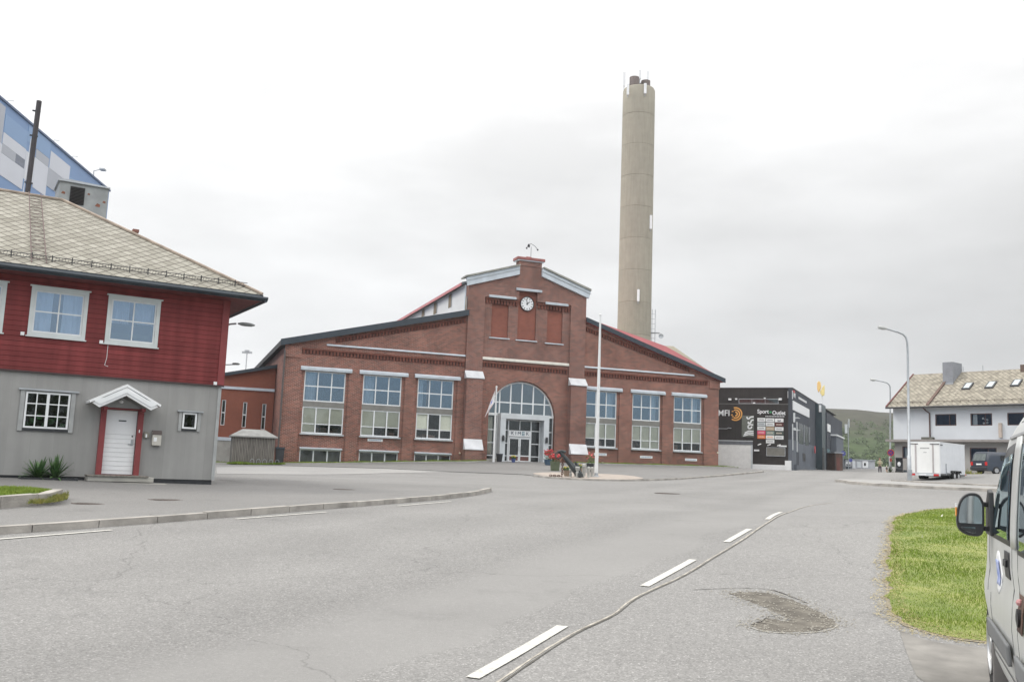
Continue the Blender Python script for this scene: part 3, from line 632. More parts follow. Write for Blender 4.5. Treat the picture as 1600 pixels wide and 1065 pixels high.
def cladding(name, col, groove, axis, step, var=.08, strength=.6, w=.06, jitter=0, gcol=.45, spot=0):
    """boards: grooves every step along axis"""
    m = bpy.data.materials.new(name); m.use_nodes = True; nt = m.node_tree; b = nt.nodes['Principled BSDF']; b.inputs['Roughness'].default_value = .75; b.inputs['Specular IOR Level'].default_value = .25
    tcn = nt.nodes.new('ShaderNodeTexCoord'); sp = nt.nodes.new('ShaderNodeSeparateXYZ'); nt.links.new(tcn.outputs['Object'], sp.inputs[0])
    src = sp.outputs[axis]
    if axis == 'X':
        a0 = nt.nodes.new('ShaderNodeMath'); nt.links.new(sp.outputs['X'], a0.inputs[0]); nt.links.new(sp.outputs['Y'], a0.inputs[1]); src = a0.outputs[0]
    d = nt.nodes.new('ShaderNodeMath'); d.operation = 'DIVIDE'; nt.links.new(src, d.inputs[0]); d.inputs[1].default_value = step
    fr = nt.nodes.new('ShaderNodeMath'); fr.operation = 'FRACT'; nt.links.new(d.outputs[0], fr.inputs[0])
    fl = nt.nodes.new('ShaderNodeMath'); fl.operation = 'FLOOR'; nt.links.new(d.outputs[0], fl.inputs[0])
    wn = nt.nodes.new('ShaderNodeTexWhiteNoise'); wn.noise_dimensions = '1D'; nt.links.new(fl.outputs[0], wn.inputs['W'])
    mr = nt.nodes.new('ShaderNodeMapRange'); nt.links.new(wn.outputs[0], mr.inputs[0]); mr.inputs[3].default_value = 1-var; mr.inputs[4].default_value = 1+var
    n = nt.nodes.new('ShaderNodeTexNoise'); n.inputs['Scale'].default_value = 1.2; n.inputs['Detail'].default_value = 9; n.inputs['Roughness'].default_value = .62; nt.links.new(tcn.outputs['Object'], n.inputs[0])
    m2 = nt.nodes.new('ShaderNodeMapRange'); nt.links.new(n.outputs[0], m2.inputs[0])
    for i, v in enumerate((.3, .7, 1-var*1.2, 1+var*1.2)): m2.inputs[i+1].default_value = v
    g = nt.nodes.new('ShaderNodeMapRange'); nt.links.new(fr.outputs[0], g.inputs[0])
    for i, v in enumerate((w*.5, w, gcol, 1)): g.inputs[i+1].default_value = v
    p1 = nt.nodes.new('ShaderNodeMath'); p1.operation = 'MULTIPLY'; nt.links.new(mr.outputs[0], p1.inputs[0]); nt.links.new(m2.outputs[0], p1.inputs[1])
    p2 = nt.nodes.new('ShaderNodeMath'); p2.operation = 'MULTIPLY'; nt.links.new(p1.outputs[0], p2.inputs[0]); nt.links.new(g.outputs[0], p2.inputs[1])
    mps = nt.nodes.new('ShaderNodeMapping'); mps.inputs['Scale'].default_value = (2.6, 2.6, .22); nt.links.new(tcn.outputs['Object'], mps.inputs[0]); ns = nt.nodes.new('ShaderNodeTexNoise'); ns.inputs['Scale'].default_value = 1.5; ns.inputs['Detail'].default_value = 8; nt.links.new(mps.outputs[0], ns.inputs[0])
    ms_ = nt.nodes.new('ShaderNodeMapRange'); nt.links.new(ns.outputs[0], ms_.inputs[0])
    for i, v in enumerate((.32, .68, 1-var*1.3, 1+var*1.1)): ms_.inputs[i+1].default_value = v
    p3 = nt.nodes.new('ShaderNodeMath'); p3.operation = 'MULTIPLY'; nt.links.new(p2.outputs[0], p3.inputs[0]); nt.links.new(ms_.outputs[0], p3.inputs[1]); p2 = p3
    rgb = nt.nodes.new('ShaderNodeRGB'); rgb.outputs[0].default_value = (*col, 1)
    ml = nt.nodes.new('ShaderNodeVectorMath'); ml.operation = 'SCALE'; nt.links.new(rgb.outputs[0], ml.inputs[0]); nt.links.new(p2.outputs[0], ml.inputs['Scale']); nt.links.new(ml.outputs[0], b.inputs['Base Color'])
    bp = nt.nodes.new('ShaderNodeBump'); bp.inputs['Strength'].default_value = strength; bp.inputs['Distance'].default_value = .02
    h = nt.nodes.new('ShaderNodeMath'); h.operation = 'MULTIPLY_ADD'; nt.links.new(g.outputs[0], h.inputs[0]); h.inputs[1].default_value = 1; nt.links.new(fr.outputs[0], h.inputs[2]) if axis == 'Z' else None
    if axis == 'Z': h.inputs[1].default_value = 1.0
    else: h.inputs[2].default_value = 0
    nt.links.new(h.outputs[0], bp.inputs['Height']); nt.links.new(bp.outputs[0], b.inputs['Normal'])
    return m
def slates(name, c1, c2, line, dx, dz, axis='X', lw=.07):
    m = bpy.data.materials.new(name); m.use_nodes = True; nt = m.node_tree; b = nt.nodes['Principled BSDF']; b.inputs['Roughness'].default_value = .85; b.inputs['Specular IOR Level'].default_value = .3
    tcn = nt.nodes.new('ShaderNodeTexCoord'); sp = nt.nodes.new('ShaderNodeSeparateXYZ'); nt.links.new(tcn.outputs['Object'], sp.inputs[0])
    def M(op, a, bb=None, c=None):
        q = nt.nodes.new('ShaderNodeMath'); q.operation = op
        for i, v in enumerate((a, bb, c)):
            if v is None: continue
            if isinstance(v, (int, float)): q.inputs[i].default_value = v
            else: nt.links.new(v, q.inputs[i])
        return q.outputs[0]
    X = M('DIVIDE', sp.outputs[axis], dx); Z = M('DIVIDE', sp.outputs['Z'], dz)
    a, c = M('ADD', X, Z), M('SUBTRACT', X, Z); fa, fc = M('FRACT', a), M('FRACT', c)
    cb = nt.nodes.new('ShaderNodeCombineXYZ'); nt.links.new(M('FLOOR', a), cb.inputs[0]); nt.links.new(M('FLOOR', c), cb.inputs[1])
    wn = nt.nodes.new('ShaderNodeTexWhiteNoise'); nt.links.new(cb.outputs[0], wn.inputs[0])
    n = nt.nodes.new('ShaderNodeTexNoise'); n.inputs['Scale'].default_value = .8; n.inputs['Detail'].default_value = 9; n.inputs['Roughness'].default_value = .7; nt.links.new(tcn.outputs['Object'], n.inputs[0])
    f = M('MULTIPLY_ADD', wn.outputs['Value'], .5, M('MULTIPLY', n.outputs[0], .5))
    r = nt.nodes.new('ShaderNodeValToRGB'); nt.links.new(f, r.inputs[0]); r.color_ramp.elements[0].color = (*c1, 1); r.color_ramp.elements[1].color = (*c2, 1); r.color_ramp.elements[0].position = .15; r.color_ramp.elements[1].position = .85
    ln = M('MINIMUM', fa, M('SUBTRACT', 1, fc))
    lf = nt.nodes.new('ShaderNodeMapRange'); nt.links.new(ln, lf.inputs[0])
    for i, v in enumerate((lw*.6, lw, 0, 1)): lf.inputs[i+1].default_value = v
    mx = nt.nodes.new('ShaderNodeMix'); mx.data_type = 'RGBA'; nt.links.new(lf.outputs[0], mx.inputs['Factor']); mx.inputs['A'].default_value = (*line, 1); nt.links.new(r.outputs[0], mx.inputs['B']); nt.links.new(mx.outputs['Result'], b.inputs['Base Color'])
    bp = nt.nodes.new('ShaderNodeBump'); bp.inputs['Strength'].default_value = .5; bp.inputs['Distance'].default_value = .01; nt.links.new(M('ADD', lf.outputs[0], wn.outputs['Value']), bp.inputs['Height']); nt.links.new(bp.outputs[0], b.inputs['Normal'])
    return m

# ================================================================== BRICK HALL
FH = FA.empty('brick_hall', 'long red brick industrial hall with a clock gable and arched glass entrance', 'building')
XL, XR = -20.3, 19.4; TL, TR = -5.42, 5.55        # outer walls, tower edges
bays = [(-18.9, -15.15), (-14.2, -10.5), (-9.6, -6.0), (5.75, 9.15), (10.35, 13.5), (14.6, 17.85)]
wins = [(-18.66, -15.38), (-13.95, -10.75), (-9.38, -6.28), (5.92, 8.95), (10.52, 13.34), (14.75, 17.66)]
rl = lambda x: 8.50+(x-XL)*(12.25-8.50)/(TL-XL)          # underside of roof, left wing
rr = lambda x: 12.62+(x-TR)*(8.30-12.62)/(XR-TR)
ZB = -1.9; Z1 = 6.62
for s0, s1, bs, fn in ((XL, TL, bays[:3], rl), (TR, XR, bays[3:], rr)):
    b = MB(); xs = [s0]+[v for q in bs for v in q]+[s1]
    for i in range(0, len(xs), 2): b.box(xs[i], xs[i+1], 0, .45, ZB, Z1)
    b.prism([(s0, Z1), (s1, Z1), (s1, fn(s1)), (s0, fn(s0))], 0, .45)
    for (a, c), (w0, w1) in zip(bs, wins[:3] if s0 < 0 else wins[3:]):
        has = s0 < 0
        b.box(a, w0, .16, .45, ZB, Z1); b.box(w1, c, .16, .45, ZB, Z1)
        b.box(w0, w1, .16, .45, (.52 if has else ZB), 1.58)
    b.build('front_wall', BRICK, FH)
b = MB()
b.box(XL, XL+.4, .45, 48, ZB, 8.45); b.box(XR-.4, XR, .45, 48, ZB, 8.2); b.box(XL+.4, XR-.4, 47.6, 48, ZB, 8.2)
b.build('side_wall', BRICK, FH)
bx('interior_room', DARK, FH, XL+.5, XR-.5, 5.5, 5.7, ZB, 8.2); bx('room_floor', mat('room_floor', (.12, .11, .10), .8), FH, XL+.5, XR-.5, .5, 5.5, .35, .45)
# friezes of brick teeth, string courses
def teeth(x0, z0, x1, z1, h=.34, step=.27, y=-.10, name='dentil_frieze'):
    m = MB(); L_ = math.hypot(x1-x0, z1-z0); n = int(L_/step)
    for i in range(n):
        t = (i+.5)/n; x = x0+(x1-x0)*t; z = z0+(z1-z0)*t; m.box(x-step*.27, x+step*.27, y, 0.001, z-h*.5, z+h*.42)
    k = (z1-z0)/(x1-x0); m.prism([(x0, z0+h*.42), (x1, z1+h*.42), (x1, z1+h*.8), (x0, z0+h*.8)], y-.03, .001)
    m.build(name, DENT, FH)
    MB().prism([(x0, z0-h*.5), (x1, z1-h*.5), (x1, z1+h*.42), (x0, z0+h*.42)], -.006, .0015).build('frieze_shadow_bed', mat('frieze_shade_brick', (.07, .035, .03), .95, var=.2), FH)  # near-black bed: shade between the teeth painted as brick colour
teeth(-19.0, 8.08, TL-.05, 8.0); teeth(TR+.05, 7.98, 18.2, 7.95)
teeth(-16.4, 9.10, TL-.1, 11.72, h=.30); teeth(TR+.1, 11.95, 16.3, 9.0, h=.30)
def ledge(x0, x1, z, h=.14, d=.12, m=TRIM, name='string_course', y=0): return MB().prism([(y-d, z-h/2), (y-d, z), (y-d*.6, z+h/2), (y, z+h/2), (y, z-h/2)], x0, x1, 'x').build(name, m, FH)
ledge(-17.1, TL-.02, 8.74); ledge(TR+.02, 16.7, 8.6)
bx('corner_pilaster', BRICK, FH, XL-.06, -19.1, -.10, 0, 7.55, 8.5); bx('corner_pilaster', BRICK, FH, 18.35, XR+.06, -.10, 0, 7.5, 8.25)

# tall windows
def tallwin(i, x0, x1, bx0, bx1):
    zl = (1.62, 3.72, 4.16, 6.58); mb = MB()
    frame(mb, x0, x1, zl[2], zl[3], .22, .30, .09, 3, 2, .085); frame(mb, x0, x1, zl[0], zl[1], .22, .30, .09, 3, 1, .10)
    for k in range(3): mb.box(x0+.09+(x1-x0)/3*k*.98, x0+(x1-x0)/3*(k+1)-.08, .225, .295, zl[0]+.72, zl[0]+.79)
    w = mb.build('window', WFRAME, FH)
    bx('transom', mat('brown_grey_transom', (.20, .195, .18), .6) if not bpy.data.materials.get('brown_grey_transom') else bpy.data.materials['brown_grey_transom'], w, x0, x1, .18, .32, zl[1]+.002, zl[2]-.002)
    pane(w, x0+.03, x1-.03, zl[2]+.03, zl[3]-.03, .255, G_SKY, 'upper_glass'); pane(w, x0+.03, x1-.03, zl[0]+.03, zl[1]-.03, .255, G_CLR, 'lower_glass')
    MB().prism([(-.16, Z1-.02), (-.18, Z1+.16), (0, Z1+.30), (0, Z1-.02)], bx0-.12 if i != 5 else bx0-.2, bx1+.22, 'x').build('lintel', TRIM, w)
    MB().prism([(-.05, 1.50), (-.05, 1.56), (.22, 1.61), (.22, 1.50)], x0-.1, x1+.1, 'x').build('sill', GFRAME, w)
    wd = (x1-x0)/3; r = random.Random(i)
    full = {0: [1, 0, 0], 1: [1, 0, 0], 2: [0, 0, 0], 3: [0, 0, 0], 4: [0, 1, 1], 5: [0, 0, 0]}[i]; half = {0: [0, 1, 1], 1: [0, 1, 1], 2: [1, 0, 1], 3: [1, 1, 1], 4: [1, 0, 0], 5: [1, 1, 1]}[i]
    for k in range(3):
        lo = zl[0]+.06 if full[k] else zl[0]+.78+r.uniform(-.05, .05)
        if full[k] or half[k]: bx('roller_blind', BLIND, w, x0+wd*k+.06, x0+wd*(k+1)-.04, .36, .38, lo, zl[1]-.04)
    if i in (0, 1, 2): curtain(w, x0+.1, x0+.1+(.9 if i != 2 else .5), zl[2]+.05, zl[3]-.1, .75, wl=.3, amp=.05)
    else: curtain(w, x1-.8, x1-.1, zl[2]+.05, zl[3]-.1, .8, wl=.3, amp=.05)
    # things that show through the lower panes
    mb = MB(); 
    for k in range(6):
        a = x0+.3+r.random()*(x1-x0-.8); mb.box(a, a+.15+.3*r.random(), .9+r.random(), 1.9+r.random(), .45, 1.75+.5*r.random())
    mb.build('desk_clutter', mat('desk_clutter', (.16, .15, .13), .8, col2=(.3, .16, .12), scale=1.5), w)
for i, ((w0, w1), (b0, b1)) in enumerate(zip(wins, bays)): tallwin(i, w0, w1, b0, b1)
for (w0, w1), (b0, b1) in zip(wins[:3], bays[:3]):
    w = frame(MB(), w0, w1, -1.3, .36, .22, .30, .08, 3, 1, .10).build('basement_window', WFRAME, FH)
    pane(w, w0+.03, w1-.03, -1.3, .33, .255, G_CLR); MB().prism([(-.08, .37), (-.10, .45), (.16, .52), (.16, .37)], w0-.03, w1+.03, 'x').build('lintel', TRIM, w)
    bx('cellar_backing', mat('cellar_wall', (.16, .18, .16), .9, var=.3, scale=.8), w, w0, w1, .9, .95, -1.4, .36)
bx('threshold_stone', CONC, FH, XL, TL, .05, .2, ZB, -1.2)

# ---- tower (clock gable)
b = MB()
cx, cr_, cz0 = -.1, 3.06, 3.85; N_ = 28
arc = [(cx+cr_*math.cos(math.pi*k/N_), cz0+cr_*1.01*math.sin(math.pi*k/N_)) for k in range(N_+1)]
PX0, PX1 = -3.95, 4.08
b.box(PX0, cx-cr_, 0, .6, ZB, cz0); b.box(cx+cr_, PX1, 0, .6, ZB, cz0)
ZT = 8.55
for (xa, za), (xb, zb) in zip(arc[:-1], arc[1:]): b.prism([(xb, zb), (xa, za), (xa, ZT), (xb, ZT)], 0, .6)
b.box(PX0, cx-cr_, 0, .6, cz0, ZT); b.box(cx+cr_, PX1, 0, .6, cz0, ZT)
b.build('arch_wall', BRICK, FH)
b = MB()
b.box(TL, PX0, -.20, .6, ZB, 13.95); b.box(PX1, TR, -.20, .6, ZB, 13.75)          # side piers
zt = 13.95
b.box(PX0, -3.25, -.02, .6, ZT, zt); b.box(-1.72, -.85, -.02, .6, ZT, zt); b.box(.85, 1.92, -.02, .6, ZT, zt); b.box(3.36, PX1, -.02, .6, ZT, zt)
b.box(-3.25, -1.72, -.02, .6, ZT, 10.58); b.box(-.85, .85, -.02, .6, ZT, 10.58); b.box(1.92, 3.36, -.02, .6, ZT, 10.52)
b.prism([(TL, 13.951), (-.85, 13.951), (-.85, 17.0), (-.95, 17.0), (-.95, 16.3), (TL, 14.9)], -.20, .6); b.prism([(.85, 13.951), (PX1, 13.951), (PX1, 13.751), (TR, 13.751), (TR, 14.85), (1.15, 16.3), (1.15, 17.0), (.85, 17.0)], -.20, .6)
b.box(-.85, .85, -.20, .6, 14.72, 17.0); b.box(-.95, 1.15, -.24, .64, 17.0, 17.45)
b.build('tower_wall', BRICK_DARK, FH)
b = MB(); b.box(-3.25, -1.72, .10, .6, 10.58, 13.951); b.box(-.85, .85, .10, .6, 10.58, 14.72); b.box(1.92, 3.36, .10, .6, 10.52, 13.951); b.build('blind_niche', BRICK_RED, FH)
for x0, x1, z in ((-3.62, -1.15, 13.99), (-1.16, 1.22, 14.84), (1.62, 3.75, 13.86)): MB().prism([(-.36, z-.05), (-.38, z+.10), (-.20, z+.18), (-.20, z-.05)], x0, x1, 'x').build('niche_hood', TRIM, FH)
for x0, x1, z in ((-3.4, -1.55, 10.50), (-1.0, 1.0, 10.48), (1.75, 3.5, 10.42)): MB().prism([(-.14, z-.06), (-.14, z), (.10, z+.08), (.10, z-.06)], x0, x1, 'x').build('niche_sill', TRIM, FH)
teeth(PX0+.05, 13.62, -.9, 13.58, h=.36, y=-.16); teeth(.9, 13.58, PX1-.05, 13.5, h=.36, y=-.16)
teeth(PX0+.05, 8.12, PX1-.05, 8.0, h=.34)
ledge(PX0, PX1, 8.66, .24, .16, mat('cream_string_course', (.62, .60, .54), .7, var=.1), 'string_course')
# white raking cornices and coping
for sgn, pts in ((1, [(-5.60, 14.72), (-.96, 16.18), (-.96, 16.92), (-5.75, 15.42)]), (2, [(1.16, 16.22), (5.70, 14.70), (5.86, 15.38), (1.16, 16.92)])):
    MB().prism(pts, -.42, -.18).build('raking_cornice', TRIM, FH)
    (ax, az), (bx_, bz) = (pts[3], pts[2]) if sgn == 1 else (pts[2], pts[3])
    mid = [(ax, az-.30), (bx_, bz-.30), (bx_, bz-.25), (ax, az-.25)]
    MB().prism(mid, -.47, -.42).build('cornice_moulding', GFRAME, FH)
    MB().prism([(ax-.12, az), (bx_, bz), (bx_, bz+.16), (ax-.12, az+.14)] if sgn == 1 else [(ax, az), (bx_+.12, bz), (bx_+.12, bz+.14), (ax, az+.16)], -.55, .9).build('coping', mat('mossy_zinc', (.27, .27, .24), .7, var=.3, scale=1.2), FH)
b = MB(); b.box(-1.15, 1.32, -.36, .74, 17.45, 17.52); b.build('parapet_trim', TRIM, FH)
b = MB(); b.box(-1.22, 1.40, -.42, .80, 17.52, 17.78); b.box(-.28, .22, -.1, .5, 17.78, 17.92); b.build('parapet_cap', mat('red_cap', (.28, .11, .10), .8, var=.2), FH, bevel=.05)
# clock
ck = MB().lathe([(.0001, .0), (.56, .0), (.60, .05), (.60, .10), (.0001, .10)], (0, 0, 0), 40, 'y').build('clock_face', WHITE, FH, loc=(-.02, -.02, 13.72))
b = MB()
for k in range(12):
    t = R(30*k); c_, s_ = math.sin(t), math.cos(t); r0, r1, wd = (.40, .53, .032)
    px, pz = s_*wd, -c_*wd
    b.hexa([(c_*r0-px, -.008, s_*r0-pz), (c_*r0+px, -.008, s_*r0+pz), (c_*r1+px, -.008, s_*r1+pz), (c_*r1-px, -.008, s_*r1-pz)], [(c_*r0-px, -.001, s_*r0-pz), (c_*r0+px, -.001, s_*r0+pz), (c_*r1+px, -.001, s_*r1+pz), (c_*r1-px, -.001, s_*r1-pz)])
b.build('hour_marks', BLACKM, ck)
def hand(name, deg, r, wd):
    t = R(deg); c_, s_ = math.sin(t), math.cos(t); px, pz = s_*wd, -c_*wd; q = [(-c_*.1-px, -s_*.1-pz), (-c_*.1+px, -s_*.1+pz), (c_*r+px*.5, s_*r+pz*.5), (c_*r-px*.5, s_*r-pz*.5)]
    MB().prism(q, -.03, -.012).build(name, BLACKM, ck)
hand('minute_hand', -12, .46, .035); hand('hour_hand', 50, .32, .045)
MB().lathe([(.60, -.03), (.64, -.03), (.64, .09), (.60, .09)], n=40, axis='y', ring=True).build('clock_ring', BLACKM, ck)
# wind gauge on the gable: stays top-level because it only stands on the roof
p = FA.w(.30, .35, 17.78)
wv = thing('wind_vane', p, FA.a, 'black wind gauge with cup arms standing on top of the clock gable', 'wind gauge')
MB().tube([(0, 0, 0), (0, 0, 1.15)], .02, 6).build('mast', BLACKM, wv)
MB().tube([(-.42, 0, 1.05), (-.25, 0, 1.35), (0, 0, 1.42), (.35, 0, 1.25), (.62, 0, .98)], .022, 6).build('cross_arm', BLACKM, wv)
for q in ((-.42, 0, .98), (-.25, 0, 1.30), (.62, 0, .95)): MB().ball(q, .085, 8).build('cup', BLACKM, wv)
MB().prism([(-.36, 1.12), (-.16, 1.05), (-.10, 1.30), (-.3, 1.36)], -.01, .01).build('vane', BLACKM, wv)

CAPM = mat('cap_metal', (.60, .61, .63), .5, var=.12, scale=1.5)
for x0, x1 in ((-5.44, -3.93), (4.08, 5.60)):
    m = MB(); m.prism([(-.20, 6.80), (-.20, -1.9), (-.72, -1.9), (-.72, 6.80)], x0+.02, x1-.02, 'x'); m.prism([(-.72, .85), (-.72, -1.9), (-1.18, -1.9), (-1.18, .85)], x0+.02, x1-.02, 'x'); bt = m.build('buttress', BRICK_DARK, FH)
    MB().prism([(-.20, 7.50), (-.20, 6.82), (-.80, 6.82), (-.80, 6.88)], x0-.05, x1+.05, 'x').build('cap', CAPM, bt); MB().prism([(-.72, 1.75), (-.72, .86), (-1.26, .86), (-1.26, .92)], x0-.05, x1+.05, 'x').build('cap', CAPM, bt)

# arched glazing and portal
m = MB(); ar = [(cx+(cr_-.02)*math.cos(math.pi*k/N_), cz0+(cr_-.02)*math.sin(math.pi*k/N_)) for k in range(N_+1)]
ai = [(cx+(cr_-.14)*math.cos(math.pi*k/N_), cz0+(cr_-.14)*math.sin(math.pi*k/N_)) for k in range(N_+1)]
for k in range(N_): m.prism([ar[k], ar[k+1], ai[k+1], ai[k]], .34, .46)
top = lambda x: cz0+math.sqrt(max((cr_-.12)**2-(x-cx)**2, 0))
for x in (-2.08, -1.08, -.05, 1.0, 2.06): m.box(x-.055, x+.055, .35, .45, 4.10, top(x))
for a, c in ((-2.85, -2.14), (-2.02, -1.14), (-1.02, -.11), (.01, .94), (1.06, 2.0), (2.12, 2.66)): m.box(a, c, .355, .445, 5.0, 5.10)
m.box(cx-cr_+.02, cx+cr_-.02, .30, .50, 3.90, 4.10)
for a, c in ((-3.14, -2.2), (2.2, 2.94)):
    for z in (.50, 1.58, 2.68): m.box(a, c, .355, .445, z-.04, z+.04)
    m.box(a, a+.08, .35, .45, .0, 3.9); m.box(c-.08, c, .35, .45, 0, 3.9)
arw = m.build('arched_window', WFRAME, FH)
g = MB()
for k in range(N_): g.add([(ai[k][0], .40, ai[k][1]), (ai[k+1][0], .40, ai[k+1][1]), (cx, .40, cz0)], [(0, 1, 2)])
g.build('arch_glass', G_ARCH, arw); pane(arw, -3.12, -2.2, .2, 3.9, .39, G_CLR); pane(arw, 2.2, 2.92, .2, 3.9, .39, G_CLR)
curtain(arw, -2.95, -2.5, .6, 3.8, .8, BLIND, wl=.2, amp=.05)
bx('plinth', CONC, FH, -3.14, -2.2, .1, .5, ZB, .22); bx('plinth', CONC, FH, 2.25, 2.95, .1, .5, ZB, .22)
pt = MB().box(-2.22, -1.74, -.55, .34, ZB, 3.62).box(1.74, 2.22, -.55, .34, ZB, 3.62).box(-2.22, 2.22, -.55, .29, 3.62, 4.08).build('portal', PANELG, FH, bevel=.02)
m = MB(); frame(m, -1.74, 1.74, .02, 3.60, .34, .44, .07)
for x in (-1.18, .90): m.box(x-.05, x+.05, .345, .435, .09, 3.53)
for a, c in ((-1.67, -1.23), (.95, 1.67)):
    for z in (.52, 1.60, 2.70): m.box(a, c, .35, .43, z-.035, z+.035)
m.box(-1.13, .85, .35, .43, 2.08, 2.16); m.box(-.14-.04, -.14+.04, .35, .43, 2.76, 3.53)
m.build('portal_screen', WFRAME, pt); pane(pt, -1.70, 1.70, .1, 3.56, .385, G_CLR, 'screen_glass')
for x0, x1, hx in ((-1.12, -.155, -.22), (-.125, .84, -.06)):
    d = frame(MB(), x0, x1, .05, 2.07, .30, .36, .09, zs=[.55], nz=2, tm=.09).build('door', WFRAME, FH); MB().tube([(hx, .27, .95), (hx, .25, 1.0), (hx, .25, 1.3), (hx, .27, 1.35)], .015, 6).build('handle', GALV, d)
    bx('kick_panel', mat('door_kick_panel', (.13, .05, .04), .5), d, x0+.09, x1-.09, .32, .34, .14, .50)
sg = bx('name_sign', WHITE, FH, -1.19, .88, .24, .30, 2.19, 2.70)
TEAL = mat('teal_letters', (.02, .16, .22), .5); NAVY = mat('navy_letters', (.025, .05, .09), .5)
for ch_, x in (('K', -.84), ('I', -.54), ('M', -.22), ('K', .53)): text('letter', ch_, .42, NAVY, sg, x, .232, 2.45, ax='CENTER', xs=1.0)
b = MB()
for z in (2.31, 2.44, 2.57): b.box(.06, .27, .226, .239, z-.03, z+.03)
b.box(.03, .06, .226, .239, 2.28, 2.60)
b.build('sign_stripes', TEAL, sg)
for x in (-1.97, 1.98):
    l = MB().box(x-.10, x+.10, -.74, -.55, 1.72, 2.10).build('wall_lantern', BLACKM, FH, bevel=.03); MB().box(x-.07, x+.07, -.72, -.58, 2.10, 2.2).build('lantern_cap', BLACKM, l)
for x, z in ((-12.7, 1.32), (6.35+1.1, .98), (12.0, .92), (16.6, .86)):
    s_ = bx('wall_plate', WHITE, FH, x-.62, x+.62, .12, .155, z-.11, z+.11); m = MB()
    for k in range(6): m.box(x-.5+k*.17, x-.5+k*.17+.12, .11, .119, z-.03, z+.03)
    m.build('plate_marks', mat('faded_blue_print', (.25, .33, .5), .6, var=.1), s_)
for x, z in ((-5.56, .55), (3.7, 1.0), (7.6, .25), (12.6, .2), (17.2, .15), (20.0-.7, 1.6)): MB().ball((x, -.06, z), .085, 8).build('wall_spotlight', mat('pale_spotlight', (.72, .66, .5), .4, var=.05), FH)

# roofs of the hall
b = MB(); yR = 50
b.prism([(XL-.42, 8.42), (TL, 12.22), (TL, 12.60), (XL-.42, 8.84)], -.32, yR); b.build('wing_roof', ROOFD, FH)
MB().prism([(XL-.46, 8.36), (TL+.04, 12.18), (TL+.04, 12.66), (XL-.46, 8.88)], -.42, -.321).build('verge_board', SLATE, FH)
MB().prism([(TR, 12.55), (XR+.40, 8.14), (XR+.40, 8.50), (TR, 12.92)], -.32, yR).build('wing_roof', mat('weathered_red_roof', (.36, .10, .10), .8, var=.2), FH)
MB().prism([(TR-.04, 12.60), (XR+.46, 8.10), (XR+.46, 8.50), (TR-.04, 13.0)], -.42, -.321).build('verge_board', SLATE, FH)
# raised red sheeted rear roof on the right, and the pale green one beyond
q = [FA.at(915, 496, 7), FA.at(1040, 540.5, 7), FA.at(1128, 590, 7)]
MB().prism([(TR, 9), (q[2][0]-.6, q[2][1]-.35), q[2], q[1], q[0], (TR, q[0][1]+.1)], 7, yR).build('rear_roof', REDM, FH)
q = [FA.at(1038, 540, 16), FA.at(1052, 540.5, 16), FA.at(1116, 585, 16), FA.at(1106, 585, 16)]
MB().prism([q[0], q[1], q[2], (q[2][0], q[2][1]-1.5), (q[0][0], q[0][1]-3)], 16, yR-2).build('rear_lean_to_roof', GREENM, FH)
# clerestory behind the tower
CLW = mat('clerestory_cladding', (.70, .70, .71), .6, var=.05, scale=.6)
b = MB(); cz = 15.05
b.box(TL-.02, TL+.25, .9, 46, 11.6, cz); b.box(TR-.25, TR+.02, .9, 46, 11.6, cz); b.box(TL+.25, TR-.25, 45.7, 46, 11.6, cz); b.build('clerestory_wall', CLW, FH)
for px, py0, py1, wd in ((728.5, 464, 484, .5), (703.5, 460, 480, 1.0), (680.5, 473, 490, 1.2), (661.5, 484, 494, 1.2)):
    y, z = FA.side(px, (py0+py1)/2, TL-.02); _, za = FA.side(px, py0, TL-.02); _, zb = FA.side(px, py1, TL-.02)
    w = bx('clerestory_window', mat('brown_shutter', (.20, .15, .10), .7), FH, TL-.05, TL-.021, y-wd/2, y+wd/2, zb, za); bx('reveal', GFRAME, w, TL-.08, TL-.05, y-wd/2-.06, y-wd/2, zb, za)
b = MB(); b.prism([(TL-.35, cz), (.05, 16.65), (TR+.35, cz), (TR+.35, cz+.18), (.05, 16.85), (TL-.35, cz+.18)], .9, 46.3); b.build('clerestory_roof', GFRAME, FH)
b = MB(); b.box(TL-.42, TL-.351, .9, 46.3, cz-.12, cz+.12); b.box(TR+.351, TR+.42, .9, 46.3, cz-.12, cz+.12); b.build('gutter', REDM, FH)
bx('corner_trim', TRIM, FH, TL-.06, TL+.1, .6, .9, 12.3, 14.95)
# drainpipe
MB().tube([(XL-.05, -.12, -1.4), (XL-.05, -.12, 7.9), (XL-.05, .1, 8.35)], .07, 8).build('drainpipe', mat('brown_pipe', (.10, .085, .08), .6), FH)

# ---- annex on the left
AO = FA.w(0, 6, 0); AF = Fr(AO, FA.a); AN = AF.empty('brick_annex', 'low red brick annex with three slit windows left of the brick hall', 'building')
ax1 = XL-.05; sl = [(-24.37, 4.2, 2.1), (-22.66, 4.1, 2.0), (-21.10, 4.05, 1.9)]
b = MB(); wallh(b, -33, ax1, ZB+.9, 5.9, [(x-.16, x+.16, z0, z1) for x, z1, z0 in sl], 0, .4); b.prism([(-33, 5.9), (ax1, 5.9), (ax1, 7.15), (-24.6, 6.15), (-33, 5.95)], 0, .4); b.box(-33, -32.6, .4, 15, -1, 5.9); b.build('front_wall', BRICK_ANX, AN)
bx('concrete_base', CONC, AN, -33.1, ax1, -.08, 0, ZB, .85); bx('base_ledge', TRIM, AN, -33.1, ax1, -.14, 0, .851, 1.12); bx('string_course', TRIM, AN, -33, ax1, -.12, 0, 5.12, 5.34)
bx('interior_room', DARK, AN, -32, ax1-.2, 1.5, 1.6, 0, 5.8)
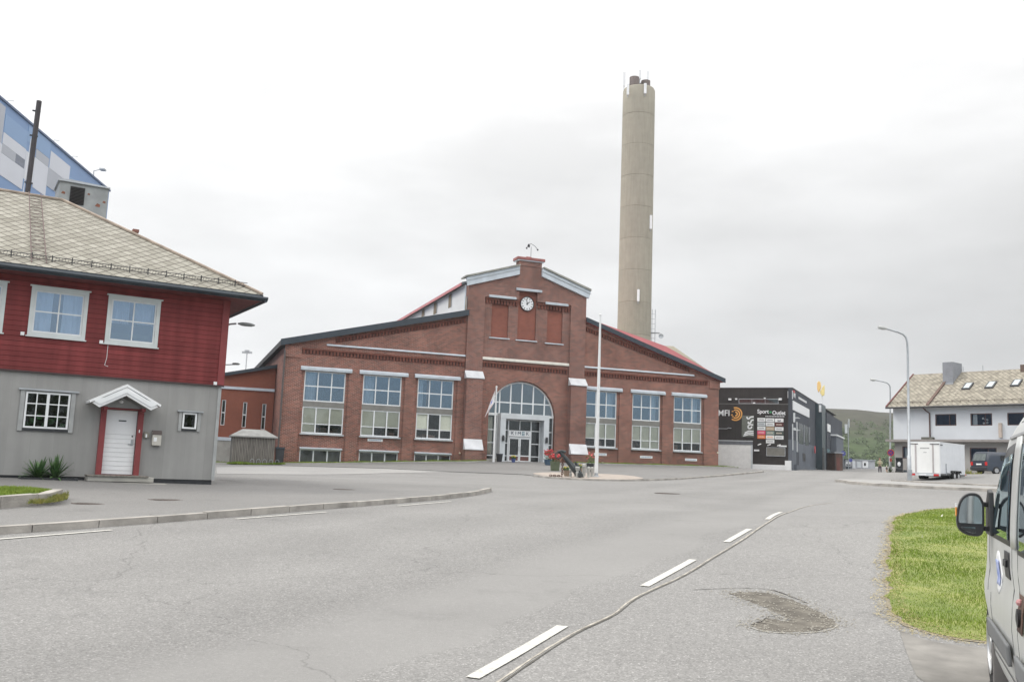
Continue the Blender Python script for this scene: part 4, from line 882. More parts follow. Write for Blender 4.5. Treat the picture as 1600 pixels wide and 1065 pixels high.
for x, z1, z0 in sl:
    w = frame(MB(), x-.16, x+.16, z0, z1, .04, .12, .05, zs=[(z0+z1)/2], nz=2, tm=.09).build('window', WFRAME, AN); pane(w, x-.13, x+.13, z0+.03, z1-.03, .08, G_CLR)
b = MB(); b.prism([(-33.4, 5.92), (-24.6, 6.15), (ax1+.05, 7.15), (ax1+.05, 7.42), (-24.6, 6.42), (-33.4, 6.2)], -.4, 15); b.build('roof', SLATE, AN)

# ---- wooden bin shelter in front of the annex
ps = G(392, 725.5); SH = Fr([ps[0], ps[1], gz(ps[0], ps[1])], R(19)); q0, q1 = SH.at(361, 722)[0], SH.at(427, 722)[0]; zt = SH.at(393, 681)[1]; zr = SH.at(393, 672.5, 1)[1]
sh = SH.empty('bin_shelter', 'weathered grey timber shelter with a felt hip roof in front of the brick annex', 'shelter')
b = MB(); n = 26
for i in range(n):
    a = q0+(q1-q0)*i/n; b.box(a+.012, a+(q1-q0)/n-.012, (0 if i % 2 else .03), .06, .02, zt)
for i in range(14):
    a = 2.2*i/14+.06; b.box(q0-.03, q0+.03, a+.01, a+.14, .02, zt); b.box(q1-.03, q1+.03, a+.01, a+.14, .02, zt)
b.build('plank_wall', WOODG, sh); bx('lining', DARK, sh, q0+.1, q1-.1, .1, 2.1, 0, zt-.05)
b = MB(); e_ = .2; A = [(q0-e_, -e_, zt), (q1+e_, -e_, zt), (q1+e_, 2.4, zt), (q0-e_, 2.4, zt)]; B = [(q0+.7, .95, zr+.1), (q1-.7, .95, zr+.1), (q1-.7, 1.3, zr+.1), (q0+.7, 1.3, zr+.1)]; b.hexa(A, B); b.box(q0-e_, q1+e_, -e_, 2.4, zt-.09, zt-.001)
b.build('roof', mat('grey_felt', (.27, .27, .26), .9, var=.15, scale=2), sh)
# bicycle rack hoops
rk = thing('bicycle_rack', SH.w((q0+q1)/2+.85, -.35, 0), SH.a, 'low white metal bicycle rack in front of the timber shelter', 'bicycle rack')
for k in range(5):
    x = -.9+k*.45; MB().tube([(x-.12, 0, 0), (x-.14, 0, .3), (x-.06, 0, .42), (x+.06, 0, .42), (x+.14, 0, .3), (x+.12, 0, 0)], .016, 6).build('hoop', GALV, rk)
MB().tube([(-1.15, 0, .04), (1.15, 0, .04)], .025, 6).build('rail', ALU, rk)
P_ = [tuple(SH.w(x, y, 0)[:2]) for x, y in ((q0-.3, -.7), (q1+.8, -.7), (q1+.8, -.02), (q0-.3, -.02))]
drape('shelter_verge', P_, LAWN, off=.05); blades('grass', P_, 2500, .16, GRASS, .012, .0003, off=.04, near=False, label='rough grass at the foot of the timber shelter', cat='grass')
gc = thing('wheelie_bin', SH.w(q1+.45, .3, 0), SH.a, 'dark waste bin standing between the timber shelter and the brick hall', 'waste bin')
MB().prism([(-.26, .1), (.26, .1), (.32, 1.25), (-.32, 1.25)], -.3, .3).build('bin_body', BLACKM, gc, bevel=.03); MB().prism([(-.36, 1.25), (.36, 1.25), (.3, 1.38), (-.3, 1.38)], -.36, .36).build('lid', SLATE, gc)
for sx in (-.24, .24): MB().lathe([(.1, -.03), (.1, .03)], (sx, .3, .1), 12, 'x').build('wheel', TYRE, gc)

# ---- concrete chimney
CW = cladding('chimney_concrete', (.33, .305, .25), 0, 'Z', 4.6, .05, .3, w=.015, gcol=.9)
cA, cB = atY(972.2, 140, 130), atY(1022, 140, 130); cC, cD = atY(964.7, 512, 130), atY(1017, 512, 130)
ch = thing('industrial_chimney', ((cC[0]+cD[0])/2, 130, 2.0), 0, 'tall round concrete chimney rising behind the brick hall', 'chimney')
r1, r0 = (cB[0]-cA[0])/2, (cD[0]-cC[0])/2; zt = cA[2]-2.0; zb = cC[2]-2.0; k = (r0-r1)/(zt-zb)
prof = []; z = 0
while z < zt-.1: prof.append((r0+k*(zb-z), z)); z += 4.6
prof += [(r1, zt-.3), (r1-.15, zt), (r1-.7, zt+.02), (r1-.7, zt-1.5), (.001, zt-1.5)]
# lift joints: a fine groove every 4.6 m
pr2 = []
for (ra, za), (rb, zb_) in zip(prof[:-1], prof[1:]):
    pr2 += [(ra, za)]
    if zb_-za > 3: pr2 += [(ra, za+.02), (ra-.03, za+.05), (ra-.03, za+.12), (ra, za+.15)]
pr2.append(prof[-1]); MB().lathe(pr2, n=48).build('shaft', CW, ch, smooth=True)
FLM = mat('rusty_flue_steel', (.20, .165, .155), .7, var=.3, scale=1, metal=.3)
for fx, fy, fr, fh in ((-.75, -.3, .72, 1.75), (.95, 0, .68, 1.4), (.15, .4, .45, 1.1)): MB().lathe([(fr, -1.5), (fr, fh*.3), (fr*1.04, fh*.31), (fr*1.04, fh*.36), (fr, fh*.37), (fr, fh), (fr*.85, fh), (fr*.85, -1)], (fx, fy, zt), 20).build('flue', FLM, ch, smooth=True)
def antenna(px, py0, py1, ang=None, wd=.34):
    a = atY(px, py0, 130); x = a[0]-ch.location.x; rr_ = r0+k*(zb-(a[2]-2)); rr_ = max(rr_, r1)
    ys = -math.sqrt(max((rr_+.25)**2-x*x, .02)); a = atY(px, py0, 130+ys-.2); b_ = atY(px, py1, 130+ys-.2); x = a[0]-ch.location.x; an = MB().box(x-wd/2, x+wd/2, ys-.2, ys, b_[2]-2, a[2]-2).build('panel_antenna', WHITE, ch, bevel=.03)
    MB().tube([(x, ys+.05, b_[2]-2.3), (x, ys+.05, a[2]-1.9)], .06, 6).build('antenna_pole', GALV, an)
antenna(981.5, 131, 148); antenna(1008.5, 130, 146, wd=.38); antenna(997.7, 452, 470.5); antenna(1017.3, 336, 357.5, wd=.36)
for px, p0, p1 in ((975, 115, 137), (999.5, 112, 126), (1011.5, 114, 128)):
    a = atY(px, p0, 130); b_ = atY(px, p1, 130); x = a[0]-ch.location.x; an = MB().box(x-.16, x+.16, -.6, -.4, b_[2]-2, a[2]-2).build('panel_antenna', WHITE, ch); MB().tube([(x, -.35, b_[2]-3), (x, -.35, a[2]-2)], .05, 6).build('antenna_pole', GALV, an)
m = MB(); x = r0+.25
for px, p0, p1 in ((1018.5, 483, 530),):
    a = atY(px, p0, 130); b_ = atY(px, p1, 130)
    for dx in (0, .45): m.tube([(x+dx-.1, 0, b_[2]-6), (x+dx-.1, 0, a[2]-2)], .04, 6)
    for i in range(12): z = b_[2]-6+(a[2]-b_[2]+4)*i/12; m.tube([(x-.3, 0, z), (x+.35, 0, z)], .03, 5)
m.box(x-.3, x+1.0, -.4, .4, b_[2]-2+.9, b_[2]-1.95+.9); m.build('ladder', GALV, ch)
MB().lathe([(.0001, .1), (.35, 0), (.35, -.06), (.0001, 0)], (x+1.2, 0, b_[2]-1.5), 16, 'y').build('dish', GALV, ch)

# ================================================================== RED AND GREY HOUSE
HO = Fr([-11.75095545, 28.5, .81866652], .54438)
HH = HO.empty('red_grey_house', 'two-storey house with red boarded upper floor, grey ground floor and hipped slate roof', 'house')
RED = cladding('red_boards', (.205, .043, .044), .5, 'Z', .148, .12, w=.13)
GREY = cladding('grey_board_wall', (.29, .288, .28), .5, 'X', .62, .05, .3, w=.010, gcol=.86)
REDP = mat('red_painted_wood', (.215, .038, .040), .6, var=.1)
SL1 = slates('diamond_slate_front', (.225, .213, .178), (.35, .335, .29), (.06, .048, .042), .40, .215, lw=.115)
SL2 = slates('diamond_slate_side', (.225, .213, .178), (.35, .335, .29), (.06, .048, .042), .40, .215, 'Y', lw=.115)
hx0, hx1, hd = -9.2, 2.84, 9.6
up = [(-2.76, -1.43, 4.16, 5.41), (-.66, .65, 4.14, 5.41), (-4.90, -3.62, 4.16, 5.42), (-7.2, -5.9, 4.16, 5.42)]
dn = [(-2.72, -1.54, 1.42, 2.42), (1.72, 2.15, 1.60, 2.06), (-.51, .39, .10, 2.04)]
wallh(MB(), hx0, hx1, .0, 2.97, dn, 0, .22).build('lower_wall', GREY, HH)
wallh(MB(), hx0, hx1+.05, 3.02, 5.86, up, -.06, .22).build('upper_wall', RED, HH)
b = MB(); b.box(hx1-.22, hx1, .22, hd, 0, 2.97); b.box(hx0, hx0+.2, .22, hd, 0, 2.97); b.box(hx0+.2, hx1-.22, hd-.2, hd, 0, 2.97); b.build('lower_wall', GREY, HH)
b = MB(); b.box(hx1-.2, hx1+.05, .22, hd, 3.02, 5.86); b.box(hx0, hx0+.2, .22, hd, 3.02, 5.86); b.box(hx0+.2, hx1-.2, hd-.2, hd, 3.02, 5.86); b.build('upper_wall', RED, HH)
bx('black_base', BLACKM, HH, hx0, hx1-.06, .04, hd, -.35, -.003); bx('drip_board', mat('dark_drip_board', (.05, .03, .03), .6), HH, hx0, hx1+.07, -.085, .0, 2.972, 3.018)
bx('corner_board', REDP, HH, hx1-.16, hx1+.06, -.09, -.061, 3.03, 5.8); bx('corner_board', mat('grey_trim_board', (.33, .34, .34), .6), HH, hx1-.09, hx1+.012, -.02, -.001, 0, 2.95)
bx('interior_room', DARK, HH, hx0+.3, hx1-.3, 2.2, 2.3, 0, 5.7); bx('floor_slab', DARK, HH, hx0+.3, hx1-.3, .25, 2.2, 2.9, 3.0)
# faint cable on the boards and small white fittings
MB().tube([(-.66, -.07, 3.98), (-.66, -.075, 3.6), (-.70, -.07, 3.36), (-.6, -.07, 3.33)], .008, 5).build('cable', WFRAME, HH)
for x, z in ((-2.99, 4.08), (-.86, 4.05), (2.62, 3.07)): bx('junction_box', WHITE, HH, x-.05, x+.05, -.11, -.061, z-.05, z+.05)
for i, (x0, x1, z0, z1) in enumerate(up):
    w = frame(MB(), x0-.11, x1+.11, z0-.11, z1+.10, -.10, -.061, .11).build('window_surround', mat('pale_surround', (.58, .62, .62), .6, var=.05) if i == 0 else bpy.data.materials['pale_surround'], HH)
    bx('head_board', bpy.data.materials['pale_surround'], w, x0-.16, x1+.16, -.15, -.06, z1+.101, z1+.135); bx('sill_board', bpy.data.materials['pale_surround'], w, x0-.15, x1+.15, -.14, -.06, z0-.145, z0-.111)
    frame(MB(), x0, x1, z0, z1, -.05, .01, .045, 2, 2, .035).build('sash', WFRAME, w); pane(w, x0+.02, x1-.02, z0+.02, z1-.02, -.025, G_HOUSE)
    if i == 0: curtain(w, x0+.04, x0+.5, z0, z1, .16); curtain(w, x0+.78, x1-.03, z0, z1, .16)
    elif i == 1: curtain(w, x0+.04, x0+.55, z0+.55, z1, .16, wl=.1); curtain(w, x0+.7, x1-.03, z0+.6, z1, .18); bx('window_box', mat('dark_plants_inside', (.06, .07, .045), .9, var=.5, scale=8), w, x0+.1, x1-.1, .3, .5, z0, z0+.28)
    else: curtain(w, x0+.03, x1-.03, z0, z1, .16)
GT = bpy.data.materials['grey_trim_board']
x0, x1, z0, z1 = dn[0]
w = bx('window_surround', GT, HH, x0-.14, x0-.02, -.05, -.001, z0-.14, z1+.04); bx('side_board', GT, w, x1+.02, x1+.14, -.05, -.001, z0-.14, z1+.04)
MB().box(x0-.2, x1+.22, -.10, 0, z1+.041, z1+.085).build('head_board', GALV, w); bx('sill', BLACKM, w, x0-.02, x1+.02, -.05, 0, z0-.13, z0-.06)
sx = [x0+(x1-x0)*k for k in (.25, .5, .75)]; f_ = frame(MB(), x0, x1, z0-.05, z1, -.04, .03, .05, xs=sx, zs=[z0+(z1-z0)*k for k in (.31, .66)], tm=.03).build('sash', WFRAME, w)
bx('meeting_stile', WFRAME, w, sx[1]-.04, sx[1]+.04, -.055, -.041, z0, z1-.05); pane(w, x0+.02, x1-.02, z0, z1-.02, -.005, G_CLR)
mb = MB()
for q in range(7): mb.ball((x0+.12+q*.16, .35+.1*(q % 2), z0+.05+.12*(q % 3)), .10, 8)
mb.build('potted_plants_inside', mat('indoor_green', (.05, .16, .06), .8, var=.4, scale=6), w)
x0, x1, z0, z1 = dn[1]
w = bx('small_window_surround', GT, HH, x0-.12, x0-.03, -.05, -.001, z0-.10, z1+.04); bx('side_board', GT, w, x1+.03, x1+.12, -.05, -.001, z0-.10, z1+.04)
MB().box(x0-.18, x1+.18, -.10, 0, z1+.041, z1+.08).build('head_board', GALV, w); bx('sill', BLACKM, w, x0, x1, -.04, 0, z0-.09, z0-.03); frame(MB(), x0, x1, z0-.02, z1+.02, -.04, .03, .05).build('sash', WFRAME, w); pane(w, x0+.02, x1-.02, z0+.02, z1-.02, -.005, G_CLR)
# front door
x0, x1, z0, z1 = dn[2]
dr_ = bx('front_door', WHITE, HH, x0+.01, x1-.01, .03, .09, z0+.01, z1-.01); mb = MB()
for k in range(9): mb.box(x0+.02, x1-.02, .022, .0295, z0+.12+k*.135, z0+.128+k*.135)
mb.build('board_grooves', mat('groove_shade_grey', (.45, .46, .46), .6), dr_)
bx('letter_slot', BLACKM, dr_, -.14, .08, .015, .029, 1.70, 1.735); lk = bx('lock_plate', GALV, dr_, .26, .33, .012, .029, .98, 1.16); MB().tube([(.30, .0, 1.02), (.18, -.01, 1.02)], .012, 6).build('door_handle', GALV, lk); bx('keyhole_cover', BLACKM, dr_, .27, .31, .018, .029, 1.24, 1.28)
b = MB(); b.box(x0-.16, x0, -.12, .05, -.0, 2.10); b.box(x1, x1+.16, -.12, .05, -.0, 2.10); b.box(x0, x1, -.06, .05, 2.045, 2.10); b.box(x0, x1, -.04, .05, .02, .095); b.build('door_post', REDP, HH)
bx('door_number', WHITE, HH, x1+.05, x1+.08, -.127, -.121, 1.38, 1.47)
b = MB(); yo = -.92
for s in (0, 1):
    A = [(-1.10, 2.17), (-.13, 2.70), (-.13, 2.78), (-1.12, 2.23)] if not s else [(-.13, 2.70), (.86, 2.17), (.88, 2.23), (-.13, 2.78)]
    b.prism(A, yo, 0)
pr = b.build('porch_roof', WHITE, HH); b = MB()
b.prism([(-1.04, 2.17), (-.84, 2.05), (-.13, 2.44), (-.13, 2.69)], yo+.02, yo+.06); b.prism([(.80, 2.17), (.60, 2.05), (-.13, 2.44), (-.13, 2.69)], yo+.02, yo+.06); b.build('barge_board', WHITE, pr)
b = MB(); b.prism([(-1.0, 2.23), (-.84, 2.13), (-.13, 2.52), (-.13, 2.58), (-1.0, 2.25)], yo-.01, yo+.019); b.prism([(.76, 2.23), (.60, 2.13), (-.13, 2.52), (-.13, 2.58), (.76, 2.25)], yo-.01, yo+.019); b.build('moulding', WFRAME, pr)
MB().prism([(-.75, 2.10), (.5, 2.10), (-.13, 2.43)], -.10, -.06).build('porch_tympanum', GT, HH); MB().ball((-.15, -.22, 2.28), .065, 10, (1, 1, .8)).build('porch_lamp', WHITE, HH)
bx('porch_bracket', REDP, HH, -.67, -.57, -.62, -.12, 2.0, 2.10); bx('porch_bracket', REDP, HH, .40, .50, -.62, -.12, 2.0, 2.10)
bx('door_step', CONC, HH, -.95, .88, -.75, -.12, -.10, .05, bevel=.015); bx('door_step', WOODG, HH, -.97, .72, -.80, -.13, .051, .085); bx('door_step', CONC, HH, -1.25, 1.2, -1.15, -.76, -.35, -.12, bevel=.015)
# roof
ov, ridz, ryc = .86, 9.38, 4.8
E0, E1, Ey0, Ey1 = hx0-ov, hx1+ov, -ov, hd+ov; ze = 5.98
v = [(E0, Ey0, ze), (E1, Ey0, ze), (E1, Ey1, ze), (E0, Ey1, ze), (-1.93, ryc, ridz), (E0+5.66, ryc, ridz)]
m = MB(); m.cm = 0; m.add(v, [(0, 1, 4, 5)]); m.cm = 1; m.add(v, [(1, 2, 4)]); m.cm = 0; m.add(v, [(2, 3, 5, 4)]); m.cm = 1; m.add(v, [(3, 0, 5)]); rf = m.build('roof', [SL1, SL2], HH)
b = MB()
for p, q in (((E1, Ey0, ze), v[4]), ((E1, Ey1, ze), v[4]), ((E0, Ey0, ze), v[5]), (v[4], v[5])): b.tube([Vector(p)+Vector((0, 0, .03)), Vector(q)+Vector((0, 0, .03))], .055, 6)
b.build('ridge_tiles', mat('ridge_tile', (.33, .27, .22), .9, var=.25, scale=3), rf)
b = MB(); b.box(E0, E1, Ey0-.03, Ey0, ze-.21, ze-.01); b.box(E1, E1+.03, Ey0-.03, Ey1, ze-.21, ze-.01); b.box(E0, E1, Ey1, Ey1+.03, ze-.21, ze-.01); b.build('fascia', SLATE, rf)
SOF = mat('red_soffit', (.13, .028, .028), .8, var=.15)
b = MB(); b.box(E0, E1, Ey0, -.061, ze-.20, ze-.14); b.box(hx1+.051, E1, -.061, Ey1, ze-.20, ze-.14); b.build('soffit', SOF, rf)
b = MB(); b.tube([(E1+.1, Ey0-.1, ze-.19), (E1+.1, Ey1, ze-.19)], .06, 8); b.tube([(E0, Ey0-.1, ze-.12), (E1+.16, Ey0-.1, ze-.12)], .055, 8); b.build('gutter', SLATE, rf)
pitch = (ridz-ze)/(ryc-Ey0)
rz = lambda y: ze+(y-Ey0)*pitch
m = MB(); x = -9.4; yy = -.45
while x < 3.25:
    m.box(x-.012, x+.012, yy-.02, yy+.02, rz(yy)-.02, rz(yy)+.20); x += .535
for dz in (.05, .15): m.tube([(-9.6, yy, rz(yy)+dz), (3.3, yy, rz(yy)+dz)], .012, 5)
x = -9.5
while x < 3.2: m.tube([(x, yy, rz(yy)+.05), (x+.02, yy, rz(yy)+.15)], .005, 4); x += .085
m.build('snow_guard', BLACKM, rf)
def onroof(px, py):
    d = ray(px, py); o = CAM-HO.O; du, dn_, dz = d@HO.u, d@HO.n, d[2]; ou, on, oz = o@HO.u, o@HO.n, o[2]
    t = (ze+(on-Ey0)*pitch-oz)/(dz-dn_*pitch); return Vector((ou+t*du, on+t*dn_, oz+t*dz+.05))
a0, a1, b0, b1 = onroof(49, 412), onroof(44.5, 307), onroof(72.5, 414), onroof(63, 310)
lad = MB(); lad.tube([a0, a1+Vector((0, 0, .12))], .016, 6); lad.tube([b0, b1+Vector((0, 0, .12))], .016, 6)
for i in range(1, 20): t = i/20; lad.tube([a0.lerp(a1, t), b0.lerp(b1, t)], .011, 5)
lad.build('roof_ladder', mat('rusty_ladder', (.13, .09, .085), .8, var=.3, scale=5), rf)
# ventilation box and black flue behind the ridge
DUCT = mat('grey_duct_sheet', (.30, .315, .32), .6, metal=.2, var=.15, scale=2.5)
vb = MB().box(-2.02, -.40, 5.5, 7.0, 7.6, 10.26).build('ventilation_box', DUCT, HH)
b = MB(); b.prism([(-2.08, 10.261), (-.36, 10.261), (-.36, 10.31), (-1.7, 10.36), (-2.08, 10.31)], 5.42, 7.1); b.build('box_lid', GALV, vb)
b = MB(); b.box(-1.66, -1.18, 5.49, 5.499, 9.50, 10.14); b.build('louvre_opening', BLACKM, vb)
b = MB()
for k in range(12): z = 9.52+k*.052; b.hexa([(-1.65, 5.44, z), (-1.19, 5.44, z), (-1.19, 5.49, z+.03), (-1.65, 5.49, z+.03)], [(-1.65, 5.44, z+.008), (-1.19, 5.44, z+.008), (-1.19, 5.49, z+.038), (-1.65, 5.49, z+.038)])
b.build('louvre_slats', mat('louvre_dark', (.05, .045, .045), .6), vb)
rst = mat('rust_patch', (.22, .09, .06), .9, var=.3, scale=10)
for x, z, s in ((-1.88, 9.86, .07), (-.72, 9.60, .09), (-1.05, 9.95, .05), (-.52, 9.75, .06)): MB().prism([(x-s, z-s*.5), (x+s*.8, z-s*.8), (x+s, z+s*.3), (x-s*.2, z+s*.7)], 5.492, 5.499).build('rust_stain', rst, vb)
fp = MB().tube([(-3.02, 5.2, 8.9), (-2.96, 5.2, 12.9)], .085, 14).build('flue_pipe', mat('black_flue', (.035, .03, .034), .5, var=.2), HH)
MB().tube([(-3.16, 5.2, 8.9), (-3.08, 5.2, 11.5)], .012, 5).build('stay_cable', WHITE, fp)
b = MB()
for z in (9.9, 11.6, 12.5): b.box(-3.14, -2.88, 5.15, 5.25, z, z+.03)
b.build('pipe_bracket', BLACKM, fp)
MB().box(.22, .42, 3.2, 3.5, rz(3.2)-.1, rz(3.2)+.0).build('roof_vent', mat('rust_vent', (.22, .10, .08), .8), rf)
# street lamp head on a short arm fixed to the side wall
b = MB(); b.tube([(hx1+.05, .6, 5.02), (hx1+.25, .4, 5.10), (hx1+.40, .3, 5.12)], .03, 6); la = b.build('wall_lamp', GALV, HH); MB().ball((hx1+.68, .1, 5.10), .30, 10, (1, .45, .22)).build('lamp_head', mat('grey_lamp_shell', (.20, .21, .21), .5), la)
b = MB(); b.tube([(hx1+.05, .8, 3.75), (hx1+.55, .7, 3.80)], .02, 5); la = b.build('wall_lamp', GALV, HH); MB().ball((hx1+.6, .7, 3.83), .14, 8, (1, .6, .3)).build('lamp_head', bpy.data.materials['grey_lamp_shell'], la)
# post box and key box: fixed to the wall
pb = MB().prism([(-.14, 1.02), (0, 1.02), (0, 1.47), (-.08, 1.47), (-.14, 1.36)], .85, 1.11, 'x').build('post_box', mat('beige_metal', (.50, .48, .43), .5), HH); MB().prism([(-.155, 1.36), (-.08, 1.475), (0, 1.475), (0, 1.45), (-.085, 1.45), (-.15, 1.345)], .84, 1.12, 'x').build('lid', mat('brown_lid', (.07, .05, .045), .5), pb); bx('address_card', WHITE, pb, .89, .98, -.145, -.141, 1.14, 1.26)
kb = MB().prism([(.60, 1.24), (.76, 1.24), (.76, 1.36), (.72, 1.42), (.64, 1.42), (.60, 1.36)], -.07, 0).build('key_box', mat('dark_beige', (.2, .19, .16), .5), HH); bx('key_slot', WHITE, kb, .655, .70, -.075, -.071, 1.25, 1.35)

# yucca-like plant in a low black bed by the wall
def leaf_plant(name, loc, n, Lf, wd, label, m, cat='plant', spread=1.0, up_=.6, seed=1, group=None):
    r = random.Random(seed); t = thing(name, loc, 0, label, cat, group); mb = MB()
    for i in range(n):
        az = r.random()*6.283; el = up_*(.25+1.2*r.random()); L_ = Lf*(.7+.5*r.random()); px = math.cos(az); py = math.sin(az); vs = []; k = 6
        for j in range(k+1):
            s = j/k; h = L_*(math.sin(el)*s-.45*s*s*(1.2-math.sin(el))); d = L_*math.cos(el)*s*spread*(1.05-.15*s); ww = wd*math.sin(math.pi*min(s*.85+.12, 1))
            vs += [(px*d-py*ww, py*d+px*ww, h), (px*d+py*ww, py*d-px*ww, h+.004)]
            if j: 
                pass
        mb.add(vs, [(2*j, 2*j+2, 2*j+3, 2*j+1) for j in range(k)])
        # side leaflets, as on a fern
        for j in range(2, k+1):
            s = j/k-.05; h = L_*(math.sin(el)*s-.45*s*s*(1.2-math.sin(el))); d = L_*math.cos(el)*s*spread*(1.05-.15*s); q = L_*.22*(1.15-s)
            for sg in (-1, 1): mb.add([(px*d, py*d, h), (px*(d+q*.5)-py*q*sg, py*(d+q*.5)+px*q*sg, h-.01), (px*(d+q*.35), py*(d+q*.35), h)], [(0, 1, 2)])
    mb.build('foliage', m, t); return t
FERN = mat('fern_green', (.035, .10, .03), .6, col2=(.09, .17, .05), scale=5)
bedp = HO.w(-1.95, -.42, -.12); bed = thing('plant_bed', bedp, HO.a, 'low black edged plant bed against the grey wall', 'plant bed')
b = MB(); frame_ = [(-.75, .75, -.34, -.30), (-.75, .75, .26, .30), (-.75, -.71, -.30, .26), (.71, .75, -.30, .26)]
for a in frame_: b.box(*a, -.15, .09)
b.build('edging', BLACKM, bed); bx('bed_soil', mat('dark_soil', (.05, .042, .035), .95, var=.3, scale=8), bed, -.71, .71, -.30, .26, -.15, .05)
leaf_plant('fern', HO.w(-2.22, -.42, -.07), 70, .66, .034, 'left and larger of the two dark green ferns in the bed by the grey wall', FERN, up_=.95, seed=3, group='ferns in the bed')
leaf_plant('fern', HO.w(-1.78, -.40, -.07), 54, .72, .032, 'right and taller of the two dark green ferns in the bed by the grey wall', FERN, up_=1.1, seed=5, group='ferns in the bed')

# ================================================================== BLUE SHIPYARD HALL
BH = Fr([-43.4, 100, 1.0], R(94.73)); BB = BH.empty('shipyard_hall', 'huge hall clad in blue, white and grey rectangles behind the red and grey house', 'building')
BLU = mat('blue_cladding', (.20, .31, .52), .55, var=.06, scale=.1); BLU2 = mat('pale_blue_cladding', (.24, .36, .56), .55, var=.06, scale=.1)
WC = mat('white_cladding', (.62, .64, .70), .55, var=.04, scale=.2); GC = mat('grey_cladding', (.42, .44, .49), .55, var=.05, scale=.2); DC = mat('dark_grey_cladding', (.20, .22, .27), .55)
HT = 27.68
bx('wall', BLU, BB, -62, -4.9, 0, 34, -4, HT)
for x0, x1, z0, z1, m in ((-33.5, -29.1, 24.4, HT-.3, GC), (-28.95, -24.8, 24.47, 25.38, WC), (-28.95, -26.5, 23.7, 24.45, GC), (-26.48, -24.8, 23.7, 24.45, DC), (-28.95, -24.78, 21.92, 23.68, WC), (-33.5, -28.97, 22.6, 24.38, WC),
        (-24.76, -22.9, 22.9, 25.3, WC), (-22.88, -20.2, 25.34, 26.1, GC), (-22.88, -20.2, 22.7, 25.32, WC), (-20.0, -15.5, 25.35, 26.92, WC), (-20.18, -15.5, 23.66, 25.33, GC), (-24.76, -20.2, 26.12, HT-.1, BLU2), (-15.48, -11.0, 22.0, 26.0, BLU2), (-28.95, -24.78, 25.4, 26.9, BLU2)):
    bx('colour_panel', m, BB, x0, x1, -.03, -.001, z0, z1)
bx('roof_edge', mat('dark_blue_edge', (.10, .14, .24), .5), BB, -62.1, -4.8, -.12, 34.1, HT, HT+.18)
for px, py in ((14, 160), (86, 220), (115, 247)): x, z = BH.at(px, py); MB().tube([(x, .1, HT+.1), (x, .1, HT+.45), (x+.2, -.3, HT+.5)], .03, 5).build('roof_edge_post', GALV, BB)
x = BH.at(148, 270)[0]; l = MB().tube([(x, .1, HT+.1), (x, .1, HT+.8), (x, -.5, HT+1.0)], .06, 6).build('floodlight_arm', GALV, BB); MB().box(x-.3, x+.3, -1.0, -.5, HT+.9, HT+1.05).build('floodlight', GALV, l)

# ================================================================== BLACK SHOPPING CENTRE
ML = Fr(atY(1237, 732, 100), -.436); MM = ML.empty('shopping_centre', 'black flat-roofed shopping centre with shop signs, right of the brick hall', 'building')
BK = cladding('black_panels', (.040, .036, .035), .5, 'X', 1.2, .08, .3, w=.02, gcol=.7); BK2 = cladding('dark_slate_panels', (.062, .070, .085), .5, 'X', 1.1, .08, .3, w=.03, gcol=.7); BK3 = cladding('mid_slate_panels', (.13, .145, .17), .5, 'X', 2.2, .07, .3, w=.02, gcol=.7)
HTm = 8.68; ws = (-5.74, -1.45, 6.96, 7.5)
b = MB(); wallh(b, -14, -.05, 6.88, HTm, [ws], .55, .8); wallh(b, -14, -.36, -.9, 6.84, [], -.0, .3); b.build('front_wall', BK, MM)
bx('terrace_edge', mat('grey_ledge', (.12, .115, .11), .7), MM, -14, -.36, -.03, .55, 6.841, 6.93)
b = MB(); b.box(-.35, 0, .0, 20.8, 3.1, HTm-.001); b.build('side_wall', BK2, MM); bx('side_plinth', BK3, MM, -.35, .03, .0, 20.8, -1.5, 3.099)
bx('roof_slab', mat('dark_roof', (.10, .10, .10), .9), MM, -14.05, .06, .5, 46, HTm, HTm+.07)
bx('rear_volume', BK2, MM, -14, -.36, .85, 46, -1.4, HTm-.01)
wn = frame(MB(), *ws[:2], ws[2], ws[3], .52, .6, .05, 3, 1).build('window_band', GFRAME, MM); pane(wn, ws[0], ws[1], ws[2], ws[3], .56, G_CLR); bx('window_backing', mat('lit_office', (.08, .10, .10), .9, var=.7, scale=.9), wn, ws[0], ws[1], .82, .84, ws[2], ws[3])
for x, z, s in ((-6.7, 7.42, .16), (-6.0, 7.46, .12), (-2.9, 7.56, .10), (-1.25, 7.45, .17), (-4.05, 7.02, .12)): MB().box(x-s, x+s, .35, .54, z-s*.7, z+s*.7).build('wall_floodlight', WHITE, MM, bevel=.04)
bx('vertical_light', WHITE, MM, -.47, -.33, .45, .54, 7.6, 8.35)
MB().tube([(-9, -.15, 4.15), (-6.9, -.15, 4.12), (-6.75, -.15, 4.22), (-6.4, -.15, 4.2)], .05, 6).build('lamp_arm', GALV, MM)
# loading door and white plinth
b = MB(); b.box(-8.3, -4.28, -.12, -.03, -1.2, 2.42); ld = b.build('loading_door', mat('grey_roller_door', (.76, .755, .74), .6, var=.05), MM); m = MB()
for k in range(3): m.box(-8.3, -4.28, -.128, -.121, .2+k*.7, .215+k*.7)
m.build('door_ribs', mat('rib_grey', (.68, .68, .67), .6), ld); bx('door_head', mat('slate_lintel', (.15, .16, .18), .6), MM, -8.6, -4.10, -.16, -.01, 2.43, 2.78); bx('door_jamb', PANELG, MM, -4.27, -4.10, -.18, -.01, -1.2, 2.42); bx('door_top_trim', PANELG, MM, -8.6, -4.08, -.20, -.01, 2.79, 2.88)
bx('white_plinth', WHITE, MM, -4.09, -.62, -.14, -.01, -1.2, .36); bx('plinth_end', WHITE, MM, -.61, -.02, -.6, -.01, -1.2, .84)
